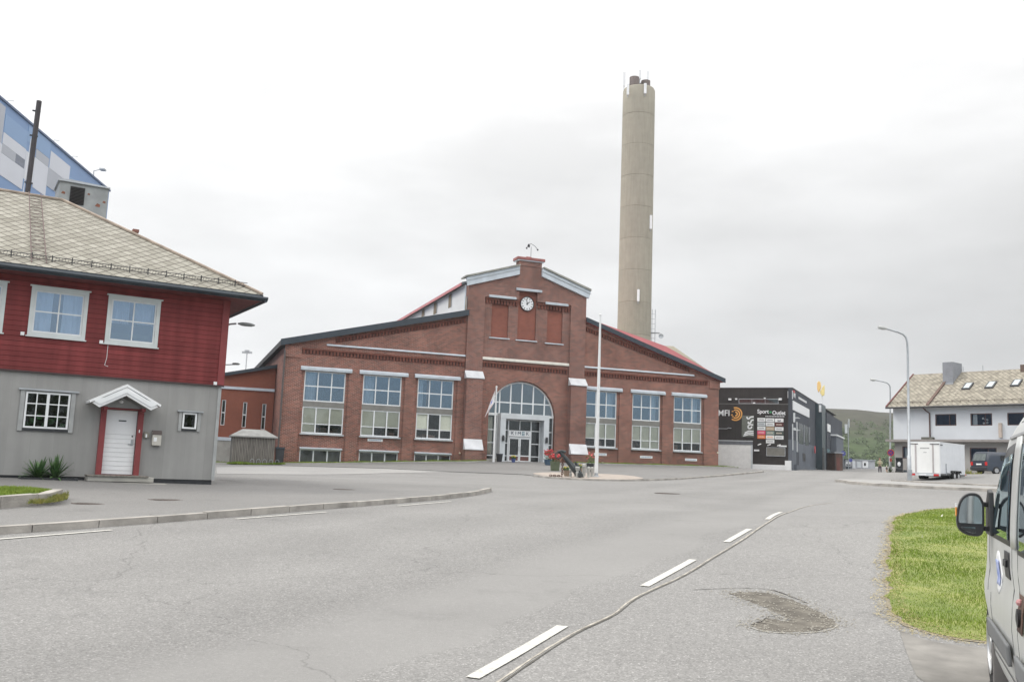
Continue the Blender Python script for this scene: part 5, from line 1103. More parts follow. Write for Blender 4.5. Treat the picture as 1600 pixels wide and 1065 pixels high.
# signs on the front
ORG = mat('orange_logo', (.72, .36, .10), .5, var=.03)
text('shop_letters', 'AMFI', .92, WHITE, MM, -6.58, -.04, 5.84, xs=.98, ax='RIGHT', bold=.012)
m = MB(); cX, cZ = -5.98, 5.78
for r0_, r1_, a0_, a1_ in ((.12, .27, -100, 95), (.37, .52, -115, 100), (.62, .76, -125, 105)):
    n = 18; pts = [(cX+r0_*math.cos(R(a0_+(a1_-a0_)*k/n)), cZ+r0_*math.sin(R(a0_+(a1_-a0_)*k/n))) for k in range(n+1)]; po = [(cX+r1_*math.cos(R(a0_+(a1_-a0_)*k/n)), cZ+r1_*math.sin(R(a0_+(a1_-a0_)*k/n))) for k in range(n+1)]
    for k in range(n): m.prism([pts[k], po[k], po[k+1], pts[k+1]], -.06, -.02)
for a in (100, 140, -135, -165): m.prism([(cX+.4*math.cos(R(a))+dx, cZ+.42*math.sin(R(a))+dz) for dx, dz in ((-.10, -.07), (.10, -.03), (.08, .08), (-.09, .05))], -.06, -.02)
m.build('ring_logo', ORG, MM)
gb = bx('grey_banner', mat('olive_grey_banner', (.13, .14, .12), .7, var=.1), MM, -5.28, -3.98, -.06, -.01, 3.28, 5.62); m = MB()
def brushs(pts, w_): 
    for (xa, za), (xb, zb) in zip(pts[:-1], pts[1:]):
        dx, dz = xb-xa, zb-za; l = math.hypot(dx, dz); nx, nz = -dz/l*w_, dx/l*w_; m.prism([(xa-nx, za-nz), (xb-nx, zb-nz), (xb+nx, zb+nz), (xa+nx, za+nz)], -.09-.001*random.random(), -.061)
brushs([(-4.0, 5.5), (-4.35, 5.45), (-4.5, 5.25), (-4.7, 5.3), (-4.72, 5.5)], .07); brushs([(-4.0, 5.15), (-4.25, 5.1), (-4.3, 4.85), (-4.6, 4.75), (-4.55, 4.95)], .07); brushs([(-4.05, 4.6), (-4.4, 4.65), (-4.62, 4.45), (-4.55, 4.2), (-4.25, 4.25), (-4.2, 4.45)], .07)
for k in range(3): brushs([(-4.0, 3.9-k*.19), (-4.5, 3.95-k*.19), (-4.95-.08*k, 3.72-k*.17)], .06)
m.build('brush_lettering', WHITE, gb)
text('shop_letters', 'Sport', .60, WHITE, MM, -3.62, -.04, 6.06, xs=.92, bold=.012); text('shop_letters', 'Outlet', .60, WHITE, MM, -2.02, -.04, 5.93, xs=.86, bold=.012)
bx('green_dot', mat('green_dot', (.05, .35, .14), .5), MM, -2.30, -2.10, -.06, -.01, 5.93, 6.10)
m = MB()
for k in range(12): m.box(-2.75+k*.17, -2.75+k*.17+.12, -.05, -.011, 5.52, 5.60)
m.build('tagline', WHITE, MM)
cols = [(-3.60, -2.74), (-2.68, -1.80), (-1.74, -.84)]
tiles = [['w', 'w', 'logo'], ['lg', 'w', 'dr'], ['w', 'tan', 'w'], ['pk', 'gr', 'dg'], ['or', 'w2', 'w']]
TM = {'w': (.72, .73, .73), 'logo': (.75, .75, .75), 'lg': (.50, .54, .55), 'dr': (.09, .02, .02), 'tan': (.42, .33, .23), 'pk': (.72, .10, .20), 'gr': (.22, .28, .25), 'dg': (.06, .08, .07), 'or': (.75, .20, .07), 'w2': (.74, .74, .73)}
TMM = {k: mat('tile_'+k, c, .5, var=.03) for k, c in TM.items()}; INK = mat('tile_ink', (.2, .2, .22), .6); INKL = mat('tile_ink_light', (.7, .6, .5), .6); INKO = mat('tile_ink_orange', (.75, .3, .08), .6)
zt_ = 5.38
for r_, row in enumerate(tiles):
    for c_, k in enumerate(row):
        x0, x1 = cols[c_]; z1 = zt_-r_*.462-.02*(c_); z0 = z1-.40; t_ = bx('brand_tile', TMM[k], MM, x0, x1, -.06, -.01, z0, z1); m = MB(); n = 5
        for q in range(n): m.box(x0+.15+q*.12, x0+.15+q*.12+.075, -.07, -.061, (z0+z1)/2-.06, (z0+z1)/2+(.07 if q % 2 else .05))
        if k == 'logo': m = MB().box((x0+x1)/2-.16, (x0+x1)/2+.16, -.07, -.061, z0+.06, z0+.2).box((x0+x1)/2-.16, (x0+x1)/2-.08, -.07, -.061, z0+.2, z0+.28).box((x0+x1)/2+.08, (x0+x1)/2+.16, -.07, -.061, z0+.2, z0+.28)
        m.build('tile_mark', INKO if k == 'w2' else (INKL if k in ('dr', 'tan', 'pk', 'gr', 'dg', 'or') else INK), t_)
x0, x1 = cols[1]; t_ = bx('brand_tile', TMM['w'], MM, x0, x1, -.06, -.01, 2.66, 3.04); m = MB()
for q in range(5): m.box(x0+.15+q*.12, x0+.15+q*.12+.075, -.07, -.061, 2.8, 2.91)
m.build('tile_mark', INK, t_)
for x, z in ((-3.35, 2.48), (-2.32, 2.46), (-1.3, 2.44)): MB().tube([(x-.18, -.12, z-.06), (x, -.2, z+.02), (x+.18, -.16, z+.08)], .06, 6).build('sign_lamp', WHITE, MM)
bx('display_panel', mat('olive_display', (.19, .185, .165), .5, var=.1), MM, -2.58, -.70, -.05, -.01, 1.34, 2.18); frame(MB(), -2.64, -.64, 1.28, 2.24, -.07, -.051, .06).build('display_frame', GALV, MM); bx('small_sign', WHITE, MM, -1.35, -.52, -.06, -.01, 2.30, 2.46); bx('small_sign', WHITE, MM, -3.95, -3.4, -.06, -.01, 1.76, 1.95)
# signs and features on the side wall (local x = 0, along y)
def sb(name, m, y0, y1, z0, z1, d=.06, par=None, x=.001): return bx(name, m, par or MM, x, x+d, y0, y1, z0, z1)
ab = sb('long_white_panel', WHITE, .7, 14.4, 6.35, 7.35)
m = MB()
for q in range(7): m.box(.02, .05, 5.2+q*1.0, 5.9+q*1.0, 7.9, 8.15)
m.build('side_tagline', WHITE, MM)
t = text('side_letters', 'AMFI', .75, WHITE, MM, .02, 1.3, 8.0, rz=R(90), xs=1.0); sb('red_mark', mat('red_mark', (.5, .03, .03), .5), 1.0, 2.2, 8.3, 8.5)
sb('narrow_light_sign', WHITE, .35, .6, 7.5, 8.4)
for y, z0, z1, w_ in ((.35, 1.2, 4.8, .14), (3.6, 1.1, 5.2, .18), (9.6, 2.4, 5.2, .22), (14.2, 2.6, 5.2, .25)):
    s_ = sb('light_strip', GALV if y > 4 else WFRAME, y, y+w_, z0+.8, z1, .10)
m = MB(); 
for y in (.9, 2.1): 
    for z in (4.2, 5.5): m.box(.05, .6, y-.03, y+.03, z, z+.05)
m.box(.1, .28, .5, .7, 5.0, 6.0); m.box(.1, .25, .6, 1.4, 4.15, 4.4); m.build('projecting_sign', WFRAME, MM)
for y0, y1 in ((5.2, 9.0), (10.6, 13.6)): w = sb('wall_screen', mat('dark_glazing', (.035, .045, .06), .25) if y0 < 6 else bpy.data.materials['dark_glazing'], y0, y1, 2.9, 5.2, .03); frame(MB(), 0, 1, 0, 1, 0, .01, .1)
sb('hatch', BLACKM, 8.4, 10.6, 1.0, 1.9, .03, x=.031); sb('service_door', BK2, 3.5, 5.2, .2, 1.9, .03, x=.031)
bx('low_parapet', BK3, MM, .031, .3, 1.5, 18, -1.4, .45)
MB().lathe([(.45, -.04), (.45, .04), (.0001, .04)], (.3, 17.6, 2.6), 16, 'x').build('red_disc_sign', mat('red_disc', (.45, .05, .06), .5), MM)
# projecting tower, entrance and far wing
TB = mat('teal_black', (.040, .062, .075), .4, var=.1, scale=.6)
bx('stair_tower', TB, MM, -3, .78, 20.9, 25.15, -1.3, 8.55); bx('tower_sign', WHITE, MM, .42, .72, 20.8, 20.899, 7.5, 8.4)
bx('entrance_recess', BLACKM, MM, .781, .81, 21.2, 23.0, -1.2, 3.0); bx('entrance_glass', mat('pale_teal_glass', (.18, .30, .32), .15), MM, .901, .94, 25.6, 28.5, -1.2, 3.0)
bx('far_wing', BK2, MM, -3, .9, 25.151, 46, -1.2, 7.75); bx('far_sign', WHITE, MM, .901, .98, 25.6, 29.0, 5.3, 6.3); bx('corner_bay', BK3, MM, .901, 1.6, 30.0, 40, -1, 4.9); bx('canopy', WFRAME, MM, .9, 1.75, 29.8, 40.2, 4.901, 5.1)
# rooftop letter, orange-yellow
a = ML.at(1281, 610, 34); ys = thing('roof_sign', ML.w(a[0], 34, 0), ML.a, 'pale orange and yellow petal shaped sign high above the shopping centre roof', 'roof sign')
YEL = mat('yellow_sign', (.85, .62, .22), .5, col2=(.80, .45, .18), scale=.6); s_ = .095
P = lambda px, py: (ML.at(px, py, 34)[0]-a[0], ML.at(px, py, 34)[1])
MB().prism([P(*q) for q in ((1277, 598), (1279.5, 595), (1282, 597), (1283, 603), (1281.5, 609), (1279, 613), (1277, 608))], -.25, .25).build('petal', YEL, ys, bevel=.05)
MB().prism([P(*q) for q in ((1281, 613), (1285, 605), (1288, 601), (1288.5, 608), (1288, 617), (1284.5, 618.5))], -.2, .3).build('petal', mat('yellow_sign_pale', (.85, .70, .30), .5, var=.08), ys, bevel=.05)
MB().tube([(.3, 0, P(1283, 614)[1]), (.3, 0, 8.6)], .06, 6).build('mast', ALU, ys)
MB().box(.25, .35, -.05, .05, P(1283, 612)[1]-.2, P(1283, 612)[1]+.6).build('bracket', ALU, ys)

# ================================================================== PALE HOUSE ON THE RIGHT
RH = Fr(atY(1397, 738, 84), -.88103); RR = RH.empty('pale_house', 'long pale blue and grey two-storey building with a slate roof behind the trailer', 'building')
PB = mat('pale_blue_render', (.59, .615, .65), .8, var=.05, scale=.5); PG = mat('warm_grey_render', (.33, .315, .30), .85, var=.06, scale=.5); BRN = mat('brown_frame', (.10, .055, .05), .5)
uw = [(3.84, 5.67, 4.15, 5.16), (6.86, 8.64, 4.13, 5.16), (9.84, 11.7, 4.13, 5.16), (13.2, 15.0, 4.13, 5.16)]; lwn = [(.72, 1.30+.55, 1.28, 2.35), (6.66, 8.86, 1.0, 2.29), (10.5, 12.5, 1.0, 2.29)]
wallh(MB(), 0, 22, 2.95, 6.0, uw, 0, .3).build('upper_wall', PB, RR); wallh(MB(), 0, 22, -1.5, 2.75, lwn, .15, .45).build('lower_wall', PG, RR)
b = MB(); b.box(0, .3, .3, 9, 2.95, 6.0); b.box(21.7, 22, .3, 9, 2.95, 6.0); b.box(.3, 21.7, 8.7, 9, 2.95, 6); b.prism([(.0, 6.0), (9.0, 6.0), (4.5, 8.9)], 0, .3, 'x'); b.build('gable_wall', PB, RR); b = MB(); b.box(0, .3, .45, 9, -1.5, 2.75); b.box(21.7, 22, .45, 9, -1.5, 2.75); b.build('gable_base', PG, RR)
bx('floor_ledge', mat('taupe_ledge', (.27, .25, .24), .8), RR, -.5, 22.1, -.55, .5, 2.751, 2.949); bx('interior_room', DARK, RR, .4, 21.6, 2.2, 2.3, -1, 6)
for i, (x0, x1, z0, z1) in enumerate(uw+lwn):
    o = 0 if i < 4 else .15; w = frame(MB(), x0, x1, z0, z1, o+.03, o+.10, .07, xs=[x0+(x1-x0)*.68], nx=2, tm=.05).build('window', BRN, RR); pane(w, x0+.04, x1-.04, z0+.04, z1-.04, o+.07, G_CLR)
    if i in (1, 4): curtain(w, x0+.1, x0+.45, z0, z1, o+.3, wl=.2)
mb = MB()
for q in ((7.75, 4.75), (7.95, 4.68), (8.1, 4.62), (7.8, 4.35), (7.95, 4.35), (8.1, 4.37)): mb.ball((q[0], .35, q[1]), .09, 6)
mb.build('window_ornament', WHITE, RR)
RSL = slates('small_slates', (.17, .155, .125), (.38, .35, .285), (.12, .105, .09), .42, .24, lw=.16)
rv = lambda y: 5.82+(y+.55)*(9.2-5.82)/(4.5+.55)
b = MB(); b.prism([(-.55, 5.74), (-.55, 5.86), (4.5, 9.26), (9.55, 5.86), (9.55, 5.74), (4.5, 9.1)], -.28, 22.4, 'x'); rf2 = b.build('roof', RSL, RR)
MB().prism([(-.60, 5.70), (-.60, 5.94), (4.5, 9.34), (9.6, 5.94), (9.6, 5.70), (4.5, 9.0)], -.40, -.281, 'x').build('verge_board', mat('dark_red_board', (.13, .045, .04), .7), rf2)
b = MB(); b.tube([(-.35, -.66, 5.76), (22.4, -.66, 5.76)], .08, 8); b.build('gutter', BLACKM, rf2)
MB().prism([(-.50, 5.90), (-.50, 6.02), (4.45, 9.38), (4.45, 9.24)], 3.28, 3.52, 'x').build('party_wall_coping', mat('dark_red_coping', (.12, .075, .06), .8, var=.2), rf2)
b = MB(); x = -.2
while x < 21: b.box(x-.015, x+.015, -.12, -.06, rv(-.1)+.0, rv(-.1)+.2); x += .7
b.tube([(-.3, -.09, rv(-.1)+.16), (21, -.09, rv(-.1)+.16)], .02, 5); b.build('snow_guard', mat('brown_guard', (.12, .10, .08), .8), rf2)
c0, c1 = RH.at(1473, 590, 2.8)[0], RH.at(1489, 590, 2.8)[0]; zc = RH.at(1480, 565.5, 2.8)[1]
MB().box(c0, c1, 2.8, 4.6, rv(2.8)-.5, zc).build('chimney', mat('blue_grey_stack', (.235, .245, .27), .7, var=.1), rf2); bx('chimney_flashing', GALV, rf2, c0-.08, c1+.08, 2.62, 2.8, rv(2.7)-.1, rv(2.7)+.14)
c0 = RH.at(1594, 572, 4)[0]; MB().box(c0, c0+1.2, 4, 5, 8.6, RH.at(1596, 569.5, 4)[1]).build('chimney', mat('brown_stack', (.13, .09, .075), .8), rf2)
def sky_l(px, py):
    d = ray(px, py); o = CAM-RH.O; kx = (9.26-5.86)/(5.05); du, dn_, dz = d@RH.u, d@RH.n, d[2]; ou, on, oz = o@RH.u, o@RH.n, o[2]; t = (5.86+(on+.55)*kx-oz)/(dz-dn_*kx); x, y = ou+t*du, on+t*dn_
    h = lambda yy: 5.86+(yy+.55)*kx
    s = MB(); s.prism([(y-.45, h(y-.45)-.05), (y+.45, h(y+.45)-.05), (y+.45, h(y+.45)+.12), (y-.45, h(y-.45)+.12)], x-.36, x+.36, 'x'); so_ = s.build('skylight', BLACKM, rf2)
    s = MB(); s.prism([(y-.36, h(y-.36)+.121), (y+.36, h(y+.36)+.121), (y+.36, h(y+.36)+.135), (y-.36, h(y-.36)+.135)], x-.24, x+.24, 'x'); s.build('skylight_glass', mat('sky_mirror_glass', (.38, .42, .44), .15, var=.02) if 'sky_mirror_glass' not in bpy.data.materials else bpy.data.materials['sky_mirror_glass'], so_)
for q in ((1512, 604), (1548, 602), (1588, 599)): sky_l(*q)
MB().tube([(3.05, -.62, 5.72), (3.15, -.2, 5.45), (3.38, -.07, 5.25), (3.38, -.07, 2.95)], .06, 8).build('drainpipe', BRN, RR)
for px in (1505, 1536): x, z = RH.at(px, 582, 4.5); MB().tube([(x, 4.5, 9.3), (x, 4.5, 9.75)], .03, 5).build('ridge_hook', GALV, rf2)
x, z = RH.at(1564, 672, 0); MB().box(x-.12, x+.12, -.2, -.001, z-.6, z+.6).build('wall_duct', mat('beige_duct', (.45, .38, .33), .6), RR)
x, z = RH.at(1449, 687, -.4); MB().box(x-.5, x+.5, -.5, -.1, 2.95, 3.15).build('floodlight', mat('olive_lamp', (.12, .12, .10), .6), RR)

# ================================================================== SILVER VAN, NEAR RIGHT
VF = Fr([3.54, 6.9, .05], R(67.5)); VV = VF.empty('silver_van', 'silver passenger van with a large black wing mirror parked beside the lawn', 'van')
SIL = mat('silver_paint', (.55, .56, .55), .34, metal=.25, var=.07, scale=2.5, spec=.6); BPL = mat('black_plastic', (.025, .026, .028), .45, var=.15, scale=6); GLD = glass('dark_window', (.10, .11, .12), .12, (.8, .9, .95)); DGL = glass('door_glass', (.42, .52, .52), .18, (.75, .9, .95))
W_ = 2.02
def ztop(x):
    pts = [(-4.6, 2.0), (-4.4, 2.05), (-1.2, 2.05), (-.75, 1.99), (-.35, 1.74), (.25, 1.34), (.55, 1.24), (1.0, 1.08), (1.22, .92), (1.3, .70)]
    return float(np.interp(x, [p[0] for p in pts], [p[1] for p in pts]))
def inset(x): return float(np.interp(x, [-4.6, -4.4, .2, .7, 1.05, 1.22, 1.3], [.06, 0, 0, .035, .16, .34, .5]))
def prof(x):
    zt = ztop(x); i = inset(x); k = min(zt/1.34, 1.0); f = .022*max(0, 1-abs(x-.38)/.62)
    low = [(.24, -.06), (.36, -.012), (.55, .0), (.72, .012), (.86, .004), (.94, -.010), (1.06, 0), (1.18, -.003)]
    pr = [(y-i+(f if .4 < z < .95 else 0), z*k) for z, y in low]; b0 = 1.18*k; h = zt-b0
    for t, y in ((.15, -.006), (.35, -.018), (.55, -.032), (.72, -.052), (.83, -.075), (.91, -.11), (.965, -.17), (.99, -.30), (1.0, -.55)): pr.append((y-i, b0+h*t))
    return pr
def ysurf(x, z):
    p = prof(x); return float(np.interp(z, [q[1] for q in p], [q[0] for q in p]))
xs = sorted(set([-4.6, -4.5, -4.35, -4, -3.4, -2.8, -2.2, -1.9, -1.6, -1.35, -1.2, -1.0, -.85, -.75, -.6, -.45, -.35, -.2, -.05, .1, .25, .4, .55, .7, .82, .92, 1.0, 1.08, 1.15, 1.22, 1.27, 1.3]))
b = MB(); rings = []
for x in xs:
    p = prof(x); full = [(x, y, z) for y, z in p]+[(x, -W_/2, p[-1][1]+.015)]+[(x, -W_-y, z) for y, z in reversed(p)]; rings.append(full)
n = len(rings[0]); vs = [v for r_ in rings for v in r_]; fs = []
for i in range(len(rings)-1):
    for k in range(n): fs.append((i*n+k, i*n+(k+1) % n, (i+1)*n+(k+1) % n, (i+1)*n+k))
fs += [tuple(range(n)), tuple(range((len(rings)-1)*n, len(rings)*n))]
b.add(vs, fs); body = b.build('body', SIL, VV, smooth=True)
cut = MB().lathe([(.43, -.55), (.43, .3)], (.40, 0, .36), 40, 'y').lathe([(.43, -.55), (.43, .3)], (-2.9, 0, .36), 40, 'y').build('cutter', SIL)
bo = body.modifiers.new('arch', 'BOOLEAN'); bo.object = cut; bo.operation = 'DIFFERENCE'; bo.solver = 'EXACT'; cut.parent = VV
bpy.context.view_layer.update(); dg = bpy.context.evaluated_depsgraph_get(); me = bpy.data.meshes.new_from_object(body.evaluated_get(dg)); body.modifiers.clear(); body.data = me; bpy.data.objects.remove(cut)
me.set_sharp_from_angle(angle=R(35))
for cxw in (.40, -2.9):
    m = MB(); n = 20
    for k in range(n):
        a0, a1 = R(-10+200*k/n), R(-10+200*(k+1)/n); m.add([(cxw+.425*math.cos(a0), -.03, .36+.425*math.sin(a0)), (cxw+.425*math.cos(a1), -.03, .36+.425*math.sin(a1)), (cxw+.425*math.cos(a1), -.54, .36+.425*math.sin(a1)), (cxw+.425*math.cos(a0), -.54, .36+.425*math.sin(a0))], [(0, 1, 2, 3)])
    m.build('wheel_arch_liner', BPL, VV)
    w = MB().lathe([(.20, -.235), (.30, -.24), (.345, -.22), (.355, -.18), (.355, -.07), (.345, -.035), (.32, -.018), (.27, -.012), (.215, -.02), (.205, -.05)], (cxw, 0, .36), 40, 'y', ring=True).build('wheel', TYRE, VV, smooth=True)
    m = MB().lathe([(.21, -.02), (.215, -.008), (.19, -.01), (.17, -.06), (.16, -.075), (.07, -.03), (.06, -.015), (.001, -.012)], (cxw, 0, .36), 40, 'y')
    for k in range(8):
        a = 2*math.pi*k/8; m.ball((cxw+.125*math.cos(a), -.035, .36+.125*math.sin(a)), .03, 8, (1, .5, 1))
    m.build('rim', mat('silver_rim', (.50, .51, .52), .3, metal=.7, var=.05), w, smooth=True)
def patch(name, lo, hi, x0, x1, m, par=VV, off=.005, nx=14, nz=8, thick=.004):
    vs = []; fs = []
    for i in range(nx+1):
        x = x0+(x1-x0)*i/nx; a, c = lo(x) if callable(lo) else lo, hi(x) if callable(hi) else hi
        for j in range(nz+1): z = a+(c-a)*j/nz; vs.append((x, ysurf(x, z)+off, z))
    q = nz+1
    for i in range(nx):
        for j in range(nz): fs.append((i*q+j, i*q+j+1, (i+1)*q+j+1, (i+1)*q+j))
    o = MB().add(vs, fs).build(name, m, par, smooth=True); s = o.modifiers.new('thick', 'SOLIDIFY'); s.thickness = thick; s.offset = -1; return o
apil = lambda x: float(np.interp(x, [-1.35, -.85, -.25, .15], [1.79, 1.77, 1.50, 1.25]))
patch('door_window_frame', 1.19, lambda x: apil(x)+.02, -1.36, .12, BPL, off=.004); patch('door_window', 1.225, lambda x: apil(x)-.045, -1.30, -.32, DGL, off=.012)
patch('side_window', 1.20, 1.79, -3.2, -1.72, GLD, off=.010); patch('side_window_surround', 1.17, 1.82, -3.24, -1.69, BPL, off=.004); patch('rear_side_window', 1.20, 1.79, -4.3, -3.4, GLD, off=.010)
patch('rain_gutter', 1.845, 1.862, -4.4, -.95, mat('gutter_grey', (.32, .33, .34), .4), off=.012, thick=.012); patch('roof_seam', 1.935, 1.942, -4.4, -.8, mat('seam_dark', (.12, .12, .12), .6), off=.002)
SEAM = bpy.data.materials['seam_dark']
patch('door_seam', .42, 1.84, -1.405, -1.395, SEAM, off=.002, nx=2, nz=24); patch('door_seam', .35, 1.84, -1.685, -1.68, SEAM, off=.002, nx=2, nz=24); patch('door_seam', .80, 1.22, .02, .03, SEAM, off=.002, nx=2); patch('door_seam', .40, .80, -.14, -.13, SEAM, off=.002, nx=2)
patch('sill_seam', .40, .408, -1.40, -.13, SEAM, off=.002)
patch('rubbing_strip', .50, .62, -1.36, -.10, mat('grey_strip', (.16, .165, .17), .6), off=.014, thick=.02); patch('rubbing_strip', .50, .62, -2.4, -1.71, bpy.data.materials['grey_strip'], off=.014, thick=.02)
patch('b_pillar_trim', 1.19, 1.84, -1.66, -1.42, SIL, off=.012, thick=.012)
patch('sticker', lambda x: .98-.14*math.sqrt(max(1-((x+.62)/.16)**2, 0)), lambda x: .98+.14*math.sqrt(max(1-((x+.62)/.16)**2, 0)), -.78, -.46, WHITE, off=.003); patch('sticker_mark', .90, 1.06, -.70, -.54, mat('sticker_blue', (.14, .22, .55), .5, col2=(.5, .55, .75), scale=14), off=.008)
h_ = patch('door_handle_cup', .99, 1.15, -1.28, -1.02, BPL, off=.006); patch('door_handle', 1.06, 1.10, -1.22, -1.08, BPL, off=.02, par=h_, thick=.012)
patch('fuel_recess', .76, .96, -1.95, -1.73, mat('rusty_recess', (.10, .06, .045), .8, var=.3, scale=20), off=.006)
MB().lathe([(.045, 0), (.05, .03), (.02, .035), (.001, .035)], (-1.85, .0, .84), 16, 'y').build('fuel_cap', BPL, VV); MB().ball((-1.82, .01, .92), .02, 8).build('recess_catch', mat('pinkish_plastic', (.5, .25, .25), .5), VV)
MB().box(.0-.06, .0-.03, -.20, .008, .12, .44).build('mud_flap', mat('grey_mudflap', (.18, .17, .165), .7), VV, bevel=.01)
patch('headlight', .80, .98, .86, 1.06, mat('headlight_glass', (.6, .62, .63), .1, var=.02), off=.004)
MB().box(1.2, 1.34, -1.8, -.25, .30, .62).build('front_bumper', mat('grey_bumper', (.13, .135, .14), .6), VV, bevel=.04)
# windscreen
m = MB(); vs = []
for x in (-.70, -.35, .2):
    for y in (-.14, -.5, -1.01, -1.5, -1.88): vs.append((x+.015, y, ztop(x)+.012-(0 if -1.5 < y < -.5 else .02)))
m.add(vs, [(i*5+j, i*5+j+1, (i+1)*5+j+1, (i+1)*5+j) for i in range(2) for j in range(4)]); m.build('windscreen', GLD, VV, smooth=True)
# wing mirror
mb = MB(); mr_ = [(.045, 1.42), (.075, 1.492), (.155, 1.492), (.21, 1.43), (.235, 1.26), (.19, 1.195), (.08, 1.18), (.048, 1.23)]
outl = smoothpl([np.array(q) for q in mr_+[mr_[0]]], 2)[:-1]; outl = [tuple(q) for q in outl]; nO = len(outl); cy_, cz_ = .14, 1.34
vs = []
for x, s in ((-.235, .97), (-.225, 1.0), (-.16, 1.0), (-.11, .9), (-.085, .6)): vs += [(x, cy_+(y-cy_)*s, cz_+(z-cz_)*s) for y, z in outl]
fs = [(i*nO+k, i*nO+(k+1) % nO, (i+1)*nO+(k+1) % nO, (i+1)*nO+k) for i in range(4) for k in range(nO)]+[tuple(range(nO)), tuple(range(4*nO, 5*nO))]
mi = MB().add(vs, fs).build('wing_mirror', BPL, VV, smooth=True)
MIR = bpy.data.materials.new('mirror_glass'); MIR.use_nodes = True; q = MIR.node_tree.nodes['Principled BSDF']; q.inputs['Base Color'].default_value = (.62, .66, .68, 1); q.inputs['Metallic'].default_value = 1; q.inputs['Roughness'].default_value = .06
def mglass(z0, z1, tilt):
    pts = [(cy_+(y-cy_)*.84, cz_+(z-cz_)*.86) for y, z in outl]; pts = [(y, min(max(z, z0), z1)) for y, z in pts]
    o = MB(); o.add([(-.239-(y-.14)*tilt, y, z) for y, z in pts], [tuple(range(len(pts)))]); o.build('mirror_glass', MIR, mi)
mglass(1.275, 1.47, .02); mglass(1.205, 1.25, .12)
MB().box(-.20, -.15, .0, .06, 1.395, 1.43).build('mirror_arm', BPL, mi, bevel=.008); MB().box(-.20, -.15, .0, .06, 1.225, 1.26).build('mirror_arm', BPL, mi, bevel=.008)
MB().prism([(.02, 1.20), (-.34, 1.20), (-.30, 1.50), (-.20, 1.52), (-.02, 1.40)], -.01, .022).build('mirror_base', BPL, mi, bevel=.006); bx('indicator', mat('amber_lens', (.75, .28, .05), .25), mi, -.215, -.15, -.0+.222, .231, 1.32, 1.385, bevel=.008); bx('indicator_end', WHITE, mi, -.215, -.15, .222, .230, 1.386, 1.41)

# ================================================================== WHITE BOX TRAILER
T0 = atY(1469.5, 751, 60); TR_ = Fr([T0[0], T0[1], gz(T0[0], T0[1])], R(45)); TT = TR_.empty('box_trailer', 'white twin-axle box trailer parked on the pavement in front of the pale house', 'trailer')
TW = mat('trailer_white', (.80, .80, .785), .4, var=.05, scale=1.2); TS = mat('trailer_white_shaded', (.66, .68, .71), .45, var=.04)  # body is the same white, with the side's shade mixed into its colour
w_, l_, zb_, zt2 = 1.98, 4.45, .42, 2.42
MB().box(0.02, l_, 0, w_, zb_, zt2).build('box_body', TS, TT, bevel=.03)
b = MB(); b.box(-.03, .02, .04, w_-.04, zb_+.02, zt2-.05); d_ = b.build('rear_doors', TW, TT, bevel=.01)
m = MB()
for y in (.42, 1.52): m.box(-.055, -.031, y-.045, y+.045, zb_+.05, zt2-.10)
m.build('door_bar', mat('pinkish_grey_bar', (.42, .38, .38), .5), d_)
for y in (.30, 1.66): bx('door_hinge', BLACKM, d_, -.06, -.031, y-.30, y+.30, zt2-.13, zt2-.09)
m = MB()
for q in range(7): m.box(-.040, -.0305, 1.22-q*.085-.06, 1.22-q*.085, zt2-.42, zt2-.35)
m.build('door_marks', mat('faint_text', (.3, .3, .3), .6), d_); bx('door_badge', mat('badge_grey', (.5, .5, .5), .5), d_, -.045, -.031, .82, 1.02, zt2-.68, zt2-.62)
b = MB()
for y in (.0, w_-.05): b.box(-.02, .06, y-.012, y+.062, zb_, zt2+.01)
b.build('corner_post', ALU, TT); bx('roof_trim', WFRAME, TT, .0, l_+.02, -.012, w_+.012, zt2-.03, zt2+.03)
bx('rear_beam', PANELG, TT, -.08, .05, 0, w_, .26, .42)
for y in (.22, 1.72): bx('tail_light', REDL, TT, -.11, -.081, y-.16, y+.16, .27, .39)
bx('number_plate', WHITE, TT, -.10, -.081, .85, 1.3, .28, .38); b = MB(); b.box(.3, l_+.9, .5, .6, .30, .42); b.box(.3, l_+.9, w_-.6, w_-.5, .30, .42); b.box(.05, l_, .03, .10, .33, .42); b.box(.6, l_, .7, 1.2, .22, .40); b.build('chassis', mat('galv_dark', (.14, .14, .14), .6), TT)
for y in (-.13, w_-.07):
    for x in (2.15, 2.87):
        w = MB().lathe([(.12, 0), (.28, 0), (.31, .03), (.31, .17), (.28, .2), (.12, .2)], (x, y, .31), 24, 'y').build('wheel', TYRE, TT, smooth=True)
        if y < 0: MB().lathe([(.0001, -.012), (.10, -.015), (.19, .01), (.20, .03)], (x, y, .31), 20, 'y').build('rim', mat('pale_rim_metal', (.55, .56, .57), .4, metal=.3), w, smooth=True)
b = MB(); b.prism([(1.74, .52), (1.80, .66), (3.22, .66), (3.28, .52), (3.22, .52), (3.16, .61), (1.86, .61), (1.80, .52)], -.18, -.001); b.build('mudguard', BPL, TT, bevel=.01)
b = MB(); b.tube([(.98, -.03, .35), (.98, -.03, 1.08)], .03, 6); b.tube([(.98, -.05, .50), (1.6, -.05, .46)], .035, 6); b.build('jack_leg', GALV, TT); bx('side_handle', BPL, TT, .10, .42, -.04, -.001, zt2-.18, zt2-.13)
MB().tube([(l_, w_/2, .48), (l_+1.2, w_/2, .50)], .05, 8).build('drawbar', GALV, TT); MB().ball((l_+1.2, w_/2, .52), .08, 8).build('coupling', BPL, TT); MB().lathe([(.12, -.04), (.14, 0), (.12, .04)], (l_+.8, w_/2-.15, .15), 14, 'y').tube([(l_+.8, w_/2-.13, .15), (l_+.8, w_/2-.10, .6)], .03, 6).build('jockey_wheel', TYRE, TT)
